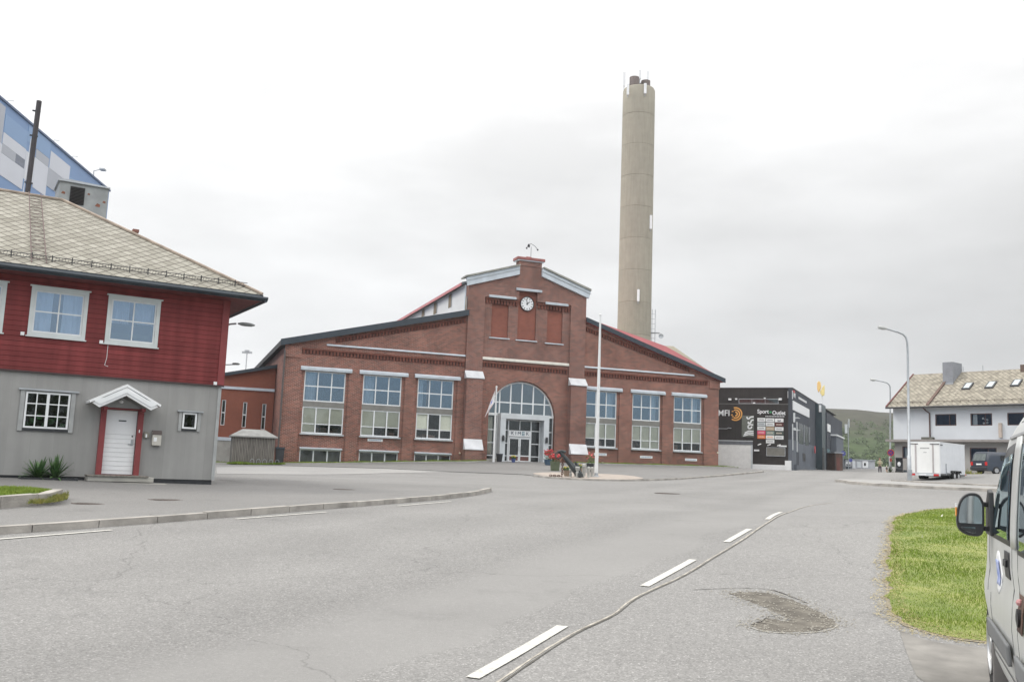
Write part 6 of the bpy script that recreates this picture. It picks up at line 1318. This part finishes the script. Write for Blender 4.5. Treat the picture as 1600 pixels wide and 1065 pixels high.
cp = atY(1505, 748, 66); cn = thing('traffic_cone', (cp[0], cp[1], gz(cp[0], cp[1])), 0, 'small orange and white cone standing in front of the trailer', 'traffic cone')
MB().box(-.2, .2, -.2, .2, 0, .04).build('base', mat('cone_base', (.12, .05, .04), .7), cn); MB().lathe([(.17, .04), (.10, .30), (.04, .55), (.001, .56)], n=16).build('cone_body', mat('cone_orange', (.75, .13, .05), .5, var=.05), cn, smooth=True); MB().lathe([(.115, .27), (.125, .27), (.09, .40), (.08, .40)], n=16, ring=True).build('white_band', WHITE, cn)

# ================================================================== DARK VAN BEHIND
D0 = atY(1543.5, 740.5, 70.5); DV = Fr([D0[0], D0[1], D0[2]], R(13.5)); DD = DV.empty('dark_van', 'dark blue grey van parked by the pale house, seen from behind', 'van')
DBL = mat('dark_blue_paint', (.035, .045, .065), .3, var=.05, spec=.6); DSD = mat('dark_side_paint', (.030, .033, .042), .35, var=.05)
DD.scale = (.91, .91, .91); hw = 1.9; st = [(0, .62, 0), (.02, 1.0, -.02), (.25, 1.62, -.10), (.42, 1.80, -.16), (.7, 1.86, -.18), (4.0, 1.86, -.18), (3.6, 1.86, -.18)]
b = MB(); side = [(-.02, .42), (-.02, 1.05), (.12, 1.5), (.22, 1.78), (.45, 1.87), (3.2, 1.87), (3.9, 1.25), (4.7, 1.0), (4.8, .45), (4.75, .28), (.02, .28)]
# tapered in the upper half: three slices across
def slab(y0, y1, sc0, sc1): 
    f = lambda p, s: (p[0], p[1] if p[1] < 1.1 else 1.1+(p[1]-1.1)*s)
    vs = [(f(p, sc0)[0], y0, f(p, sc0)[1]) for p in side]+[(f(p, sc1)[0], y1, f(p, sc1)[1]) for p in side]; n = len(side); b.add(vs, [tuple(range(n)), tuple(range(2*n-1, n-1, -1))]+[(i, n+i, n+(i+1) % n, (i+1) % n) for i in range(n)])
vs = []; n = len(side); rows_ = [(0, 0, 1.05), (0.10, 1.05, .95), (.22, 2, 1)]
pr_ = [(0.0, .0), (.03, .55), (.08, .82), (.2, 1.0), (hw-.2, 1.0), (hw-.08, .82), (hw-.03, .55), (hw, .0)]
for y, s in pr_: vs += [(p[0], y, p[1] if p[1] < 1.1 else 1.1+(p[1]-1.1)*s) for p in side]
fs = [(i*n+k, i*n+(k+1) % n, (i+1)*n+(k+1) % n, (i+1)*n+k) for i in range(len(pr_)-1) for k in range(n)]+[tuple(range(n)), tuple(range((len(pr_)-1)*n, len(pr_)*n))]
MB().add(vs, fs).build('body', DBL, DD, smooth=True)
MB().add([(.0, .22, 1.12), (.0, hw-.22, 1.12), (.185, hw-.28, 1.70), (.185, .28, 1.70)], [(0, 1, 2, 3)]).add([(-.03, .22, 1.12), (-.03, hw-.22, 1.12), (.155, hw-.28, 1.70), (.155, .28, 1.70)], [(0, 1, 2, 3)]).build('rear_window', mat('rear_glass', (.10, .12, .12), .08, var=.2), DD)
bx('side_window', mat('side_dark_glass', (.012, .014, .016), .1), DD, 1.3, 2.4, -.012, .0, 1.15, 1.60); bx('side_window', bpy.data.materials['side_dark_glass'], DD, 2.5, 3.4, -.012, .0, 1.15, 1.58)
for y in (.12, hw-.12): bx('tail_light', REDL, DD, -.06, -.015, y-.12, y+.12, .72, 1.02)
bx('number_plate', WHITE, DD, -.055, -.021, hw/2-.3, hw/2+.3, .76, .88); bx('rear_bumper', DSD, DD, -.14, .0, 0, hw, .34, .60, bevel=.04)
for x in (.85, 3.85):
    for y in (-.03, hw-.2):
        w = MB().lathe([(.1, 0), (.30, 0), (.33, .03), (.33, .2), (.1, .2)], (x, y, .33), 22, 'y').build('wheel', TYRE, DD)
        if y < 0: MB().lathe([(.0001, -.01), (.19, -.015), (.2, .02)], (x, y, .33), 18, 'y').build('rim', mat('van_rim', (.45, .45, .46), .4, metal=.3), w)
gp_ = [tuple(DV.w(x, y, 0)[:2]) for x, y in ((-.8, -.6), (-.8, 3.5), (-3.5, 3.5), (-3.5, -.2))]
blades('weeds', gp_, 500, .35, bpy.data.materials['yellow_green_weed'], .02, .0003, near=False, label='tuft of yellow green weeds behind the dark van', cat='weeds')

# ================================================================== POLES
def lamp_post(base_px, Y, arc, head, r0, r1, label, extra=None):
    a = atY(*base_px, Y); fr = Fr([a[0], a[1], min(a[2], gz(a[0], a[1]))-.03], 0); t = fr.empty('street_lamp', label, 'street lamp', group='curved street lamps along the far pavement')
    pts = [(fr.at(*q)[0], 0, fr.at(*q)[1]) for q in arc]; H = pts[0][2]
    MB().tube([(0, 0, 0), (0, 0, 1.6), (pts[0][0]*.2, 0, 1.65), (pts[0][0], 0, H)], [r0, r0, r0*.72, r1], 12).build('lower_pole', GALV, t, smooth=True)
    MB().tube(pts, r1, 8).build('arm', GALV, t, smooth=True); h = [(fr.at(*q)[0], 0, fr.at(*q)[1]) for q in head]
    MB().tube([h[0], ((h[0][0]+h[1][0])/2, 0, (h[0][2]+h[1][2])/2), h[1]], [.06, .13, .09], 10).build('lamp_head', mat('lamp_shell', (.40, .41, .40), .5), t, smooth=True); MB().box(0-.12, .12, -r0-.02, -r0+.01, .5, .8).build('hatch', GALV, t)
    return fr, t
lamp_post((1421, 752.5), 58, [(1418.3, 550), (1417.6, 535), (1415.5, 527), (1411, 522), (1403, 518.5), (1384, 513)], [(1386, 513.5), (1372, 511)], .13, .065, 'taller curved street lamp standing just left of the white trailer')
fr2, l2 = lamp_post((1391, 740.5), 88, [(1391, 610), (1390.7, 604), (1389, 600.5), (1386, 598), (1380, 596), (1368, 593.5)], [(1369, 593.7), (1360, 593)], .12, .06, 'farther curved street lamp carrying a round sign, left of the pale house')
x, z = fr2.at(1390.6, 707); sn = thing('no_stopping_sign', fr2.w(x, -.16, z), 0, 'round blue sign with a red rim and cross on the farther street lamp', 'road sign')
MB().lathe([(.30, -.02), (.30, .02)], (0, 0, 0), 24, 'y').build('sign_plate', mat('sign_blue', (.05, .08, .42), .4, var=.03), sn); MB().lathe([(.24, -.035), (.32, -.035), (.32, -.021), (.24, -.021)], n=24, axis='y', ring=True).build('red_rim', mat('sign_red', (.62, .05, .06), .4, var=.03), sn)
m = MB()
for s in (1, -1): m.prism([(-.19, -.15*s), (-.15, -.19*s), (.19, .15*s), (.15, .19*s)], -.033-.002*s, -.021)
m.build('red_cross', bpy.data.materials['sign_red'], sn)
x, z = fr2.at(1390.6, 718); MB().box(-.1, .1, -.03, .02, -.15, .15).build('small_tag', mat('tag_red', (.5, .12, .1), .5), sn, loc=(0, 0, fr2.at(1390.6, 718)[1]-fr2.at(1390.6, 707)[1]))
# far thin mast with lamp and blue sign
a = atY(1326, 733, 125); fr3 = Fr([a[0], a[1], gz(a[0], a[1])-.1], 0); t3 = fr3.empty('camera_mast', 'thin grey mast with two small heads against the green hill', 'mast')
zt3 = fr3.at(1325, 658)[1]; MB().tube([(0, 0, 0), (0, 0, zt3)], .07, 6).build('mast', GALV, t3); MB().box(-.45, -.15, -.1, .1, zt3-1.6, zt3-.4).box(.05, .15, -.1, .1, zt3-.8, zt3+.3).build('mast_head', PANELG, t3)
def post_sign(px, py, pb, Y, r_, m, label, cat='road sign'):
    a = atY(px, py, Y); zb = gz(a[0], a[1]); t = thing('road_sign', (a[0], Y, zb), 0, label, cat); MB().tube([(0, .05, 0), (0, .05, a[2]-zb+r_)], .03, 6).build('post', GALV, t); MB().lathe([(r_, -.02), (r_, .02)], (0, 0, a[2]-zb), 16, 'y').build('sign_plate', m, t)
post_sign(1317.5, 708, 730, 120, .32, mat('sign_blue2', (.08, .09, .32), .4), 'round blue sign beside the small brown shed'); post_sign(1329, 718.5, 730, 128, .25, bpy.data.materials['sign_blue2'], 'low round blue sign in front of the pale container')
# flagpoles
a = G(931.5, 744.5, .06); fr4 = Fr([a[0], a[1], gz(a[0], a[1])+.05], 0); t = fr4.empty('flagpole', 'tall bare white flagpole beside the anchor', 'flagpole'); H = fr4.at(937, 493)[1]
MB().tube([(0, 0, 0), (0, 0, H*.5), (0, 0, H)], [.115, .095, .05], 16).build('pole', ALU, t, smooth=True); MB().ball((0, 0, H+.05), .085, 10).build('finial', ALU, t); MB().lathe([(.2, 0), (.2, .05), (.13, .09), (.12, .25)], n=16).build('base_collar', GALV, t); MB().tube([(.125, -.05, 1.2), (.06, -.04, H)], .006, 4).build('halyard', WFRAME, t)
a = atY(771, 723.5, 76.5); fr5 = Fr([a[0], a[1], gz(a[0], a[1])+.04], 0); t = fr5.empty('flagpole', 'short white flagpole in front of the glass entrance', 'flagpole'); H = fr5.at(774.6, 605)[1]
MB().tube([(0, 0, 0), (0, 0, H)], [.10, .06], 12).build('pole', ALU, t, smooth=True); MB().ball((0, 0, H+.04), .09, 10).build('finial', ALU, t)
q = [fr5.at(*p) for p in ((773.3, 610), (773, 628), (757.5, 652))]; fl = thing('pennant', fr5.w(0, -.1, 0), 0, 'long white pennant with thin blue and red stripes hanging from the short flagpole', 'pennant')
vs = []; n = 12
for i in range(n+1):
    s = i/n; tx, tz = q[0][0]+(q[2][0]-q[0][0])*s, q[0][1]+(q[2][1]-q[0][1])*s; lx, lz = q[1][0]+(q[2][0]-q[1][0])*s, q[1][1]+(q[2][1]-q[1][1])*s; d = .05*math.sin(s*9)
    for k in range(5): u = k/4; vs.append((tx+(lx-tx)*u, d+.04*math.sin(u*5), tz+(lz-tz)*u))
m = MB()
for i in range(n):
    for k in range(4): m.cm = 1 if (k == 1 and i in (3, 4)) else (2 if k == 3 and i > 2 else 0); o_ = i*5+k; m.add([vs[o_], vs[o_+1], vs[o_+6], vs[o_+5]], [(0, 1, 2, 3)])
o = m.build('cloth', [mat('pennant_white', (.72, .70, .70), .8, var=.05), mat('pennant_blue', (.08, .12, .5), .8), mat('pennant_pink', (.62, .45, .45), .8)], fl); s = o.modifiers.new('thick', 'SOLIDIFY'); s.thickness = .01

# ================================================================== ANCHOR, PLANTERS, STONE POSTS
AP = G(905, 745.5, .065); ZI = .068
def isl_pt(px, py): p = G(px, py, ZI); return p[0], p[1], gz(p[0], p[1])+ZI
AFR = Fr([*AP[:2], gz(*AP[:2])+ZI], 0); AT = AFR.empty('anchor', 'large dark ship anchor leaning on its stock in the paved island', 'anchor')
A_M = mat('anchor_iron', (.045, .052, .055), .6, var=.3, scale=4, metal=.3); g = lambda x, y, d=0: (lambda q: (q[0], d, max(q[1], .05)))(AFR.at(x, y, d))
top_, cr2 = g(875.5, 706.5), g(905, 741)
MB().tube([top_, g(883, 715), g(894, 728), cr2], [.10, .13, .18, .24], 8).build('shank', A_M, AT); MB().tube([g(871, 706), g(878, 704.5), g(884, 706)], .09, 6).build('stock', A_M, AT)
m = MB().tube([(top_[0]-.12+.2*math.cos(a_), -.02, top_[2]-.18+.2*math.sin(a_)) for a_ in [2*math.pi*k/12 for k in range(13)]], .035, 6); m.build('shackle', A_M, AT)
c3 = Vector(cr2); MB().tube([c3+Vector((0, -1.0, .08)), c3+Vector((.05, -.55, -.02)), c3, c3+Vector((.05, .55, -.02)), c3+Vector((0, 1.0, .15))], [.07, .14, .2, .14, .07], 8).build('crown_arm', A_M, AT)
fl1 = g(899.5, 720, .9); MB().prism([(fl1[0]-.05, fl1[2]), (fl1[0]+.28, fl1[2]-.35), (fl1[0]+.42, .05), (fl1[0]-.05, .05)], .85, .97).build('fluke', A_M, AT); MB().prism([(c3.x-.18, .03), (c3.x+.2, .03), (c3.x+.12, .25), (c3.x-.05, .3)], -1.0, -.9).build('fluke', A_M, AT)
CHN = mat('rusty_chain', (.10, .05, .035), .8, var=.4, scale=12); m = MB(); path = [g(879.5, 712), g(879, 724), g(878.5, 734), g(878, 741)]; path = [Vector((p[0], -.05, p[2])) for p in path]; path[-1].z = .05
gr = [AFR.at(x, y)[0] for x, y in ((877, 742), (870, 742), (862, 742), (856, 741))]; path += [Vector((x, -.2-.12*(i % 2), .05)) for i, x in enumerate(gr)]
tot = [0]; 
for p, q in zip(path[:-1], path[1:]): tot.append(tot[-1]+(q-p).length)
nL = int(tot[-1]/.13)
for i in range(nL):
    s = i*.13; k = max(j for j in range(len(tot)) if tot[j] <= s); k = min(k, len(path)-2); p = path[k].lerp(path[k+1], (s-tot[k])/(tot[k+1]-tot[k])); d = (path[k+1]-path[k]).normalized(); sd_ = Vector((0, 1, 0)) if i % 2 else d.cross(Vector((0, 1, 0)))
    m.tube([p+d*.10*math.cos(a_)+sd_*.055*math.sin(a_) for a_ in [2*math.pi*j/8 for j in range(9)]], .022, 4, cap=False)
cho = thing('anchor_chain', AFR.O, 0, 'rusty chain hanging from the anchor shackle and trailing on the paving', 'chain'); m.build('links', CHN, cho)
tag(m and bx('anchor_cradle', BLACKM, None, 0, 1, 0, 1, 0, 1), 'x', 'x') if 0 else None
STN = mat('pale_stone', (.42, .42, .40), .9, var=.2, scale=5, bump=.3)
def stone_post(px, py0, py1, wpx, label, kind=0):
    x, y, z = isl_pt(px, py1); d = y; h = atY(px, py0, y)[2]-z; r_ = wpx/1452*y/2; t = thing('stone_post', (x, y, z), 0, label, 'stone post', 'pale stone posts by the anchor')
    if kind == 0: MB().lathe([(r_, 0), (r_, h*.45), (r_*.7, h*.5), (r_*.65, h*.58), (r_*1.2, h*.7), (r_*1.35, h*.95), (r_*1.0, h), (r_*.6, h*.96), (.001, h*.8)], n=14).build('post_body', STN, t, smooth=True)
    else: MB().lathe([(r_, 0), (r_*.95, h*.7), (r_*1.15, h*.74), (r_*1.2, h*.82), (r_*.8, h*.86), (r_*.75, h*.95), (r_*.3, h), (.001, h)], n=14).build('post_body', STN, t, smooth=True)
    m = MB()
    for k in range(4): a_ = math.pi/4+k*math.pi/2; m.ball((r_*1.15*math.cos(a_), r_*1.15*math.sin(a_), h*.9), r_*.42, 8)
    m.build('knob', STN, t); return t
stone_post(891.5, 732, 744.6, 3.8, 'thin pale stone post, leftmost of the five beside the anchor'); stone_post(902, 728.5, 745.6, 5.2, 'pale stone post with a flared crown right in front of the anchor'); stone_post(912, 724, 744.3, 5.6, 'tallest pale stone post, in the middle of the five', 1)
stone_post(919.5, 728.5, 745.6, 4.6, 'pale stone post just left of the rightmost one', 1); stone_post(925, 729, 744.6, 5.0, 'rightmost pale stone post next to the tall flagpole', 1)
LEAFM = mat('planter_leaves', (.04, .09, .03), .8, col2=(.10, .16, .05), scale=8)
def planter(name, loc, r_, h, pm, fm, label, fh=.35, nf=26, fs=.05, square=False, seed=1, cat='planter'):
    rr_ = random.Random(seed); t = thing(name, loc, 0, label, cat)
    if square: MB().hexa([(-r_*.85, -r_*.85, 0), (r_*.85, -r_*.85, 0), (r_*.85, r_*.85, 0), (-r_*.85, r_*.85, 0)], [(-r_, -r_, h), (r_, -r_, h), (r_, r_, h), (-r_, r_, h)]).box(-r_*1.04, r_*1.04, -r_*1.04, r_*1.04, h+.001, h+.04).build('tub', pm, t)
    else: MB().lathe([(r_*.72, 0), (r_*.95, h*.5), (r_, h*.9), (r_*1.05, h), (r_*.9, h), (r_*.85, h*.9), (.001, h*.88)], n=18).build('tub', pm, t, smooth=True)
    m = MB()
    for k in range(110):
        a_, q, zz = rr_.random()*6.28, r_*1.15*math.sqrt(rr_.random()), h+fh*rr_.random()*.8; c = Vector((q*math.cos(a_), q*math.sin(a_), zz)); u = Vector((rr_.uniform(-1, 1), rr_.uniform(-1, 1), rr_.uniform(-.5, 1))).normalized(); v_ = u.orthogonal().normalized()
        m.add([c-u*.07, c+v_*.035, c+u*.07, c-v_*.035], [(0, 1, 2, 3)])
    m.build('leaves', LEAFM, t); m = MB()
    for k in range(nf): a_, q = rr_.random()*6.28, r_*1.2*math.sqrt(rr_.random()); m.ball((q*math.cos(a_), q*math.sin(a_), h+fh*(.45+.6*rr_.random())), fs*(.7+.6*rr_.random()), 6, (1, 1, .7))
    m.build('flowers', fm, t); return t
REDF = mat('red_flowers', (.42, .025, .03), .8, col2=(.58, .09, .10), scale=9); YELF = mat('yellow_flowers', (.62, .48, .06), .7, var=.2); PINKF = mat('pink_flowers', (.55, .12, .12), .7, var=.15); OAK = mat('oak_barrel', (.26, .20, .15), .8, var=.2, scale=4)
planter('flower_planter', isl_pt(885.5, 743.5), .22, .36, OAK, YELF, 'small wooden tub of yellow flowers under the anchor shank', .22, 14, .035, seed=2); planter('flower_planter', isl_pt(908.5, 741), .24, .42, OAK, YELF, 'wooden tub of yellow flowers behind the stone posts', .25, 14, .04, seed=3)
def fc(px, py, Y): a = atY(px, py, Y); return (a[0], a[1], gz(a[0], a[1])+.05)
planter('flower_planter', fc(867, 733, 66), .33, .58, mat('green_box', (.10, .12, .07), .7), REDF, 'green square box of bright red flowers left of the anchor', .55, 40, .085, True, 4); planter('flower_planter', fc(856, 726, 73), .30, .45, mat('blue_tub', (.05, .09, .14), .6), REDF, 'blue tub of red flowers beside the right portal post', .75, 44, .08, seed=6)
planter('flower_planter', fc(922, 733, 66), .26, .55, BLACKM, PINKF, 'dark tub of pink red flowers rising behind the stone posts', .75, 14, .07, seed=7); planter('flower_planter', fc(802, 722.5, 76.3), .17, .30, mat('blue_pot', (.05, .08, .22), .5), YELF, 'small blue pot of pale yellow flowers before the glass doors', .22, 12, .05, seed=8)
bn = thing('litter_bin', fc(780, 723, 77), 0, 'round black litter bin at the foot of the left portal post', 'litter bin'); MB().lathe([(.20, 0), (.26, .5), (.27, .62), (.24, .62), (.22, .5), (.001, .45)], n=16).build('bin_body', BLACKM, bn, smooth=True); MB().lathe([(.275, .60), (.29, .63), (.27, .67), (.24, .66)], n=16, ring=True).build('bin_rim', SLATE, bn)

# ================================================================== PEOPLE
def skinned(name, V_, E_, Rr, m, parent, sub=2):
    me = bpy.data.meshes.new(name); me.from_pydata(V_, E_, []); o = bpy.data.objects.new(name, me); COL.objects.link(o); o.parent = parent
    s = o.modifiers.new('skin', 'SKIN'); s.use_smooth_shade = True
    for i, r_ in enumerate(Rr): me.skin_vertices[0].data[i].radius = (r_, r_) if isinstance(r_, (int, float)) else r_
    me.skin_vertices[0].data[0].use_root = True; sb_ = o.modifiers.new('sub', 'SUBSURF'); sb_.levels = sub; sb_.render_levels = sub; me.materials.append(m); return o
SKN = mat('skin', (.46, .27, .20), .6, var=.05)
def person(loc, rz, H, label, jacket, trousers, hair, arms='folded', headm=None, legs_bent=0, cat='person', grp=None):
    t = thing('person', loc, rz, label, cat, grp); s = H/1.75; P = {}
    def v(x, y, z): return (x*s, y*s, z*s)
    kb = legs_bent
    pts = [v(0, 0, .95), v(0, 0, 1.12), v(0, .01, 1.32), v(0, .02, 1.45), v(0, .0, 1.52), v(0, -.01, 1.60), v(0, -.015, 1.68), v(0, -.01, 1.74)]; rad = [.13, .115, .14, .10, .055, .075, .088, .06]; ed = [(i, i+1) for i in range(7)]
    for sx in (-1, 1):
        b0 = len(pts); pts += [v(.09*sx, 0, .88), v(.10*sx, -.02-kb*.1, .50), v(.11*sx, .03, .09), v(.11*sx, -.12, .05)]; rad += [.09, .06, .045, .04]; ed += [(0, b0), (b0, b0+1), (b0+1, b0+2), (b0+2, b0+3)]
        b1 = len(pts); el = v(.25*sx, .0, 1.12) if arms == 'folded' else v(.22*sx, -.12, 1.16); ha = v(.02*sx, -.20, 1.17+.03*sx) if arms == 'folded' else v(.20*sx, -.36, 1.12)
        pts += [v(.17*sx, .01, 1.40), el, ha]; rad += [.06, .045, .033]; ed += [(2, b1), (b1, b1+1), (b1+1, b1+2)]
        dx = (-sx*.02, -.012)
        for f_ in range(4): pts += [(ha[0]+(-.055*sx)*s, ha[1]-.02*s+0*f_, ha[2]+(.03-.02*f_)*s), (ha[0]-(.085+.008*(f_ in (1, 2)))*sx*s, ha[1]+.005*s, ha[2]+(.03-.02*f_)*s)]; rad += [.009, .007]; k_ = len(pts); ed += [(b1+2, k_-2), (k_-2, k_-1)]
        pts += [(ha[0]-.02*sx*s, ha[1]-.02*s, ha[2]+.05*s)]; rad += [.009]; ed += [(b1+2, len(pts)-1)]
    body = skinned('body', pts, ed, [r_*s for r_ in rad], SKN, t)
    MB().ball(v(0, -.10, 1.645), .014*s, 6).ball(v(-.033, -.085, 1.675), .010*s, 6).ball(v(.033, -.085, 1.675), .010*s, 6).build('face', mat('face_detail', (.28, .15, .12), .6), body)
    jp = [v(0, 0, .90), v(0, 0, 1.05), v(0, .01, 1.30), v(0, .02, 1.44)]; jr = [.165, .155, .165, .10]; je = [(0, 1), (1, 2), (2, 3)]
    for sx in (-1, 1): b1 = len(jp); el = v(.26*sx, .0, 1.12) if arms == 'folded' else v(.22*sx, -.12, 1.16); ha = v(.08*sx, -.18, 1.17+.02*sx) if arms == 'folded' else v(.20*sx, -.31, 1.13); jp += [v(.185*sx, .01, 1.38), el, ha]; jr += [.075, .063, .05]; je += [(2, b1), (b1, b1+1), (b1+1, b1+2)]
    skinned('jacket', jp, je, [r_*s for r_ in jr], jacket, body)
    tp = [v(0, 0, .93), v(0, 0, .86)]; trr = [.15, .13]; te = [(0, 1)]
    for sx in (-1, 1): b1 = len(tp); tp += [v(.095*sx, 0, .80), v(.105*sx, -.02-kb*.1, .50), v(.11*sx, .02, .12)]; trr += [.095, .072, .06]; te += [(1, b1), (b1, b1+1), (b1+1, b1+2)]
    skinned('trousers', tp, te, [r_*s for r_ in trr], trousers, body)
    for sx in (-1, 1): MB().ball(v(.11*sx, -.05, .045), .085*s, 10, (.6, 1.6, .55)).build('shoe', BPL, body)
    MB().ball(v(0, .012, 1.70), .105*s, 12, (.92, 1.05, .82)).build('hair' if headm is None else 'hat', hair if headm is None else headm, body, smooth=True); return t
a = atY(1375, 740.8, 105); person((a[0], a[1], min(a[2], gz(a[0], a[1])+.02)), R(-20), 1.82, 'adult with folded arms in a light olive jacket and dark trousers on the far road', mat('olive_jacket', (.34, .33, .22), .8, var=.1), mat('dark_trousers', (.05, .04, .055), .8), mat('brown_hair', (.16, .08, .05), .8))
a = atY(1385.5, 741, 104); person((a[0], a[1], min(a[2], gz(a[0], a[1])+.02)), R(40), .98, 'small child in a white hat and dark jacket beside the adult', mat('dark_jacket', (.06, .055, .05), .8), mat('tan_trousers', (.42, .28, .20), .8), None, 'down', headm=WHITE, legs_bent=1)

# ================================================================== SMALL THINGS ON THE FAR RIGHT
mp_ = RH.w(1.45, -1.8, 0); mz = gz(mp_[0], mp_[1]); mc = thing('black_machine', (mp_[0], mp_[1], mz), RH.a+R(25), 'black hooded machine with a white disc beside the pale house wall', 'machine')
MB().prism([(-.35, .12), (.35, .12), (.38, 1.0), (.20, 1.30), (-.42, 1.30), (-.42, 1.18), (-.05, 1.05), (-.12, .45), (-.35, .35)], -.28, .28, 'x').build('housing', BLACKM, mc, bevel=.03)
MB().ball((-.0, -.22, .72), .17, 12, (.8, .5, 1.25)).build('white_disc', WHITE, mc); MB().box(-.32, .32, -.5, .5, .02, .119).build('base', BPL, mc); MB().box(.33, 1.3, -.3, .3, .04, .22).build('low_crate', SLATE, mc)
p = RH.w(.15, -1.0, 0); leaf_plant('low_shrub', (p[0], p[1], gz(p[0], p[1])), 50, .6, .02, 'low green bush at the corner of the pale house', mat('bush_green', (.05, .08, .03), .8, col2=(.10, .14, .05), scale=3), cat='bush', up_=1.0, seed=9)
def farbox(name, px0, px1, py0, py1, Y, depth, m, label, cat, feats=(), rz=0):
    a, b_ = atY(px0, py1, Y), atY(px1, py0, Y); z0 = gz((a[0]+b_[0])/2, Y); fr = Fr([a[0], Y, z0], 0); t = fr.empty(name, label, cat); W, H = b_[0]-a[0], b_[2]-z0
    MB().box(0, W, 0, depth, -.6, H).build('walls', m, t); 
    for f_ in feats: bx(f_[0], f_[1], t, W*f_[2], W*f_[3], -.06, -.001, H*f_[4], H*f_[5])
    m_ = MB().box(-.1, W+.1, -.15, depth+.1, H+.001, H+.12); m_.build('roof', GALV, t); return t, W, H
BRS = mat('brown_boards', (.12, .075, .06), .8, var=.2, scale=2)
farbox('brown_shed', 1304.5, 1316.5, 708, 729, 116, 3, BRS, 'small dark brown shed at the end of the shopping centre', 'shed', (('door', mat('red_brown_door', (.16, .06, .05), .7), .25, .65, 0, .75), ('corner_post', BLACKM, 0, .08, 0, 1)))
farbox('pale_container', 1331, 1367, 719.5, 730, 135, 3, mat('container_grey', (.42, .43, .46), .6, var=.08), 'long pale grey container with a dark square logo below the hill', 'container', (('logo_board', WHITE, .46, .70, .1, .95), ('logo_square', BLACKM, .52, .60, .35, .7), ('white_door', mat('container_white', (.62, .64, .66), .6), .02, .14, 0, .95), ('drawn_panel', PANELG, .22, .38, .1, .85)))
farbox('white_van', 1321.5, 1330, 720, 730, 130, 2.2, WHITE, 'small white vehicle end left of the pale container', 'van', (('window', BLACKM, .1, .9, .45, .6), ('bumper', SLATE, 0, 1, 0, .35)))
lw_ = [G(*q) for q in ((1236, 732.5), (1330, 730.5))]
t = thing('low_wall', (lw_[0][0], lw_[0][1], gz(*lw_[0][:2])), 0, 'low grey retaining wall running along the road by the shopping centre', 'wall')
dv = lw_[1]-lw_[0]; L_ = math.hypot(dv[0], dv[1]); t.rotation_euler.z = math.atan2(dv[1], dv[0]); bx('wall_body', CONC, t, 2, L_*.9, 0, .2, -1.2, .28); bx('coping', GALV, t, 1.95, L_*.9, -.04, .24, .281, .33)
# bare far floodlight mast seen between the houses
a = atY(383, 590, 170); t = thing('floodlight_mast', (a[0], 170, 2), 0, 'thin far floodlight mast in the gap between the house and the brick hall', 'mast'); H = atY(384.5, 551, 170)[2]-2
MB().tube([(0, 0, 0), (0, 0, H)], .10, 6).build('mast', mat('hazy_steel', (.45, .46, .48), .6), t); MB().box(-.9, .9, -.2, .2, H-.1, H+.25).box(-.4, .4, -.3, .3, H+.25, H+.5).build('lamp_rack', bpy.data.materials['hazy_steel'], t)

# ================================================================== BIRCHES ACROSS THE ROAD, SEEN MIRRORED IN THE WINDOWS
def grove():
    r = np.random.default_rng(3); T = []; tr = MB()
    for k in range(16):
        x, y = 14+k*2.6+r.uniform(-1, 1), -22+r.uniform(-5, 5); z0 = gz(x, y); H = r.uniform(7.5, 12.5); tr.tube([(x, y, z0-.2), (x+r.uniform(-.3, .3), y, z0+H*.5), (x, y, z0+H*.95)], [.14, .09, .02], 6)
        for j in range(7): a = r.uniform(0, 6.28); h = H*r.uniform(.3, .8); tr.tube([(x, y, z0+h), (x+1.3*math.cos(a), y+1.3*math.sin(a), z0+h+1.1)], [.04, .01], 4)
        n = 700; u = r.uniform(.22, 1.0, n); w = np.sin(np.clip((u-.2)/.8, 0, 1)*np.pi*.92+.15)*1.9*r.uniform(.3, 1, n); a = r.uniform(0, 6.28, n)
        T.append(np.stack([x+w*np.cos(a), y+w*np.sin(a), z0+u*H], 1))
    c = np.concatenate(T); n = len(c); t1 = r.normal(0, 1, (n, 3)); t1 /= np.linalg.norm(t1, axis=1)[:, None]; t2 = np.cross(t1, r.normal(0, 1, (n, 3))); t2 /= np.linalg.norm(t2, axis=1)[:, None]
    v = np.stack([c-t1*.2, c+t1*.2, c+t2*.22], 1).reshape(-1, 3); MB_ = MB(); me = bpy.data.meshes.new('birch_grove'); me.from_pydata(v.tolist(), [], [(3*i, 3*i+1, 3*i+2) for i in range(n)]); me.materials.append(bpy.data.materials['birch_leaves'])
    o = bpy.data.objects.new('birch_grove', me); COL.objects.link(o); tag(o, 'dark row of birches across the road, mirrored in the window panes', 'trees', kind='stuff'); t = tr.build('trunks', mat('birch_bark', (.35, .33, .30), .8, var=.3, scale=3), o); tag(t, kind='stuff')
grove()
# thin summer haze
hm = bpy.data.materials.new('haze'); hm.use_nodes = True; hm.node_tree.nodes.clear(); ho = hm.node_tree.nodes.new('ShaderNodeOutputMaterial'); hv = hm.node_tree.nodes.new('ShaderNodeVolumePrincipled')
hv.inputs['Color'].default_value = (.93, .95, .97, 1); hv.inputs['Density'].default_value = .00026; hv.inputs['Anisotropy'].default_value = .2; hm.node_tree.links.new(hv.outputs[0], ho.inputs['Volume'])
hz_ = MB().box(-2900, 2900, -1900, 3400, -30, 75).build('haze', hm); tag(hz_, kind='stuff')
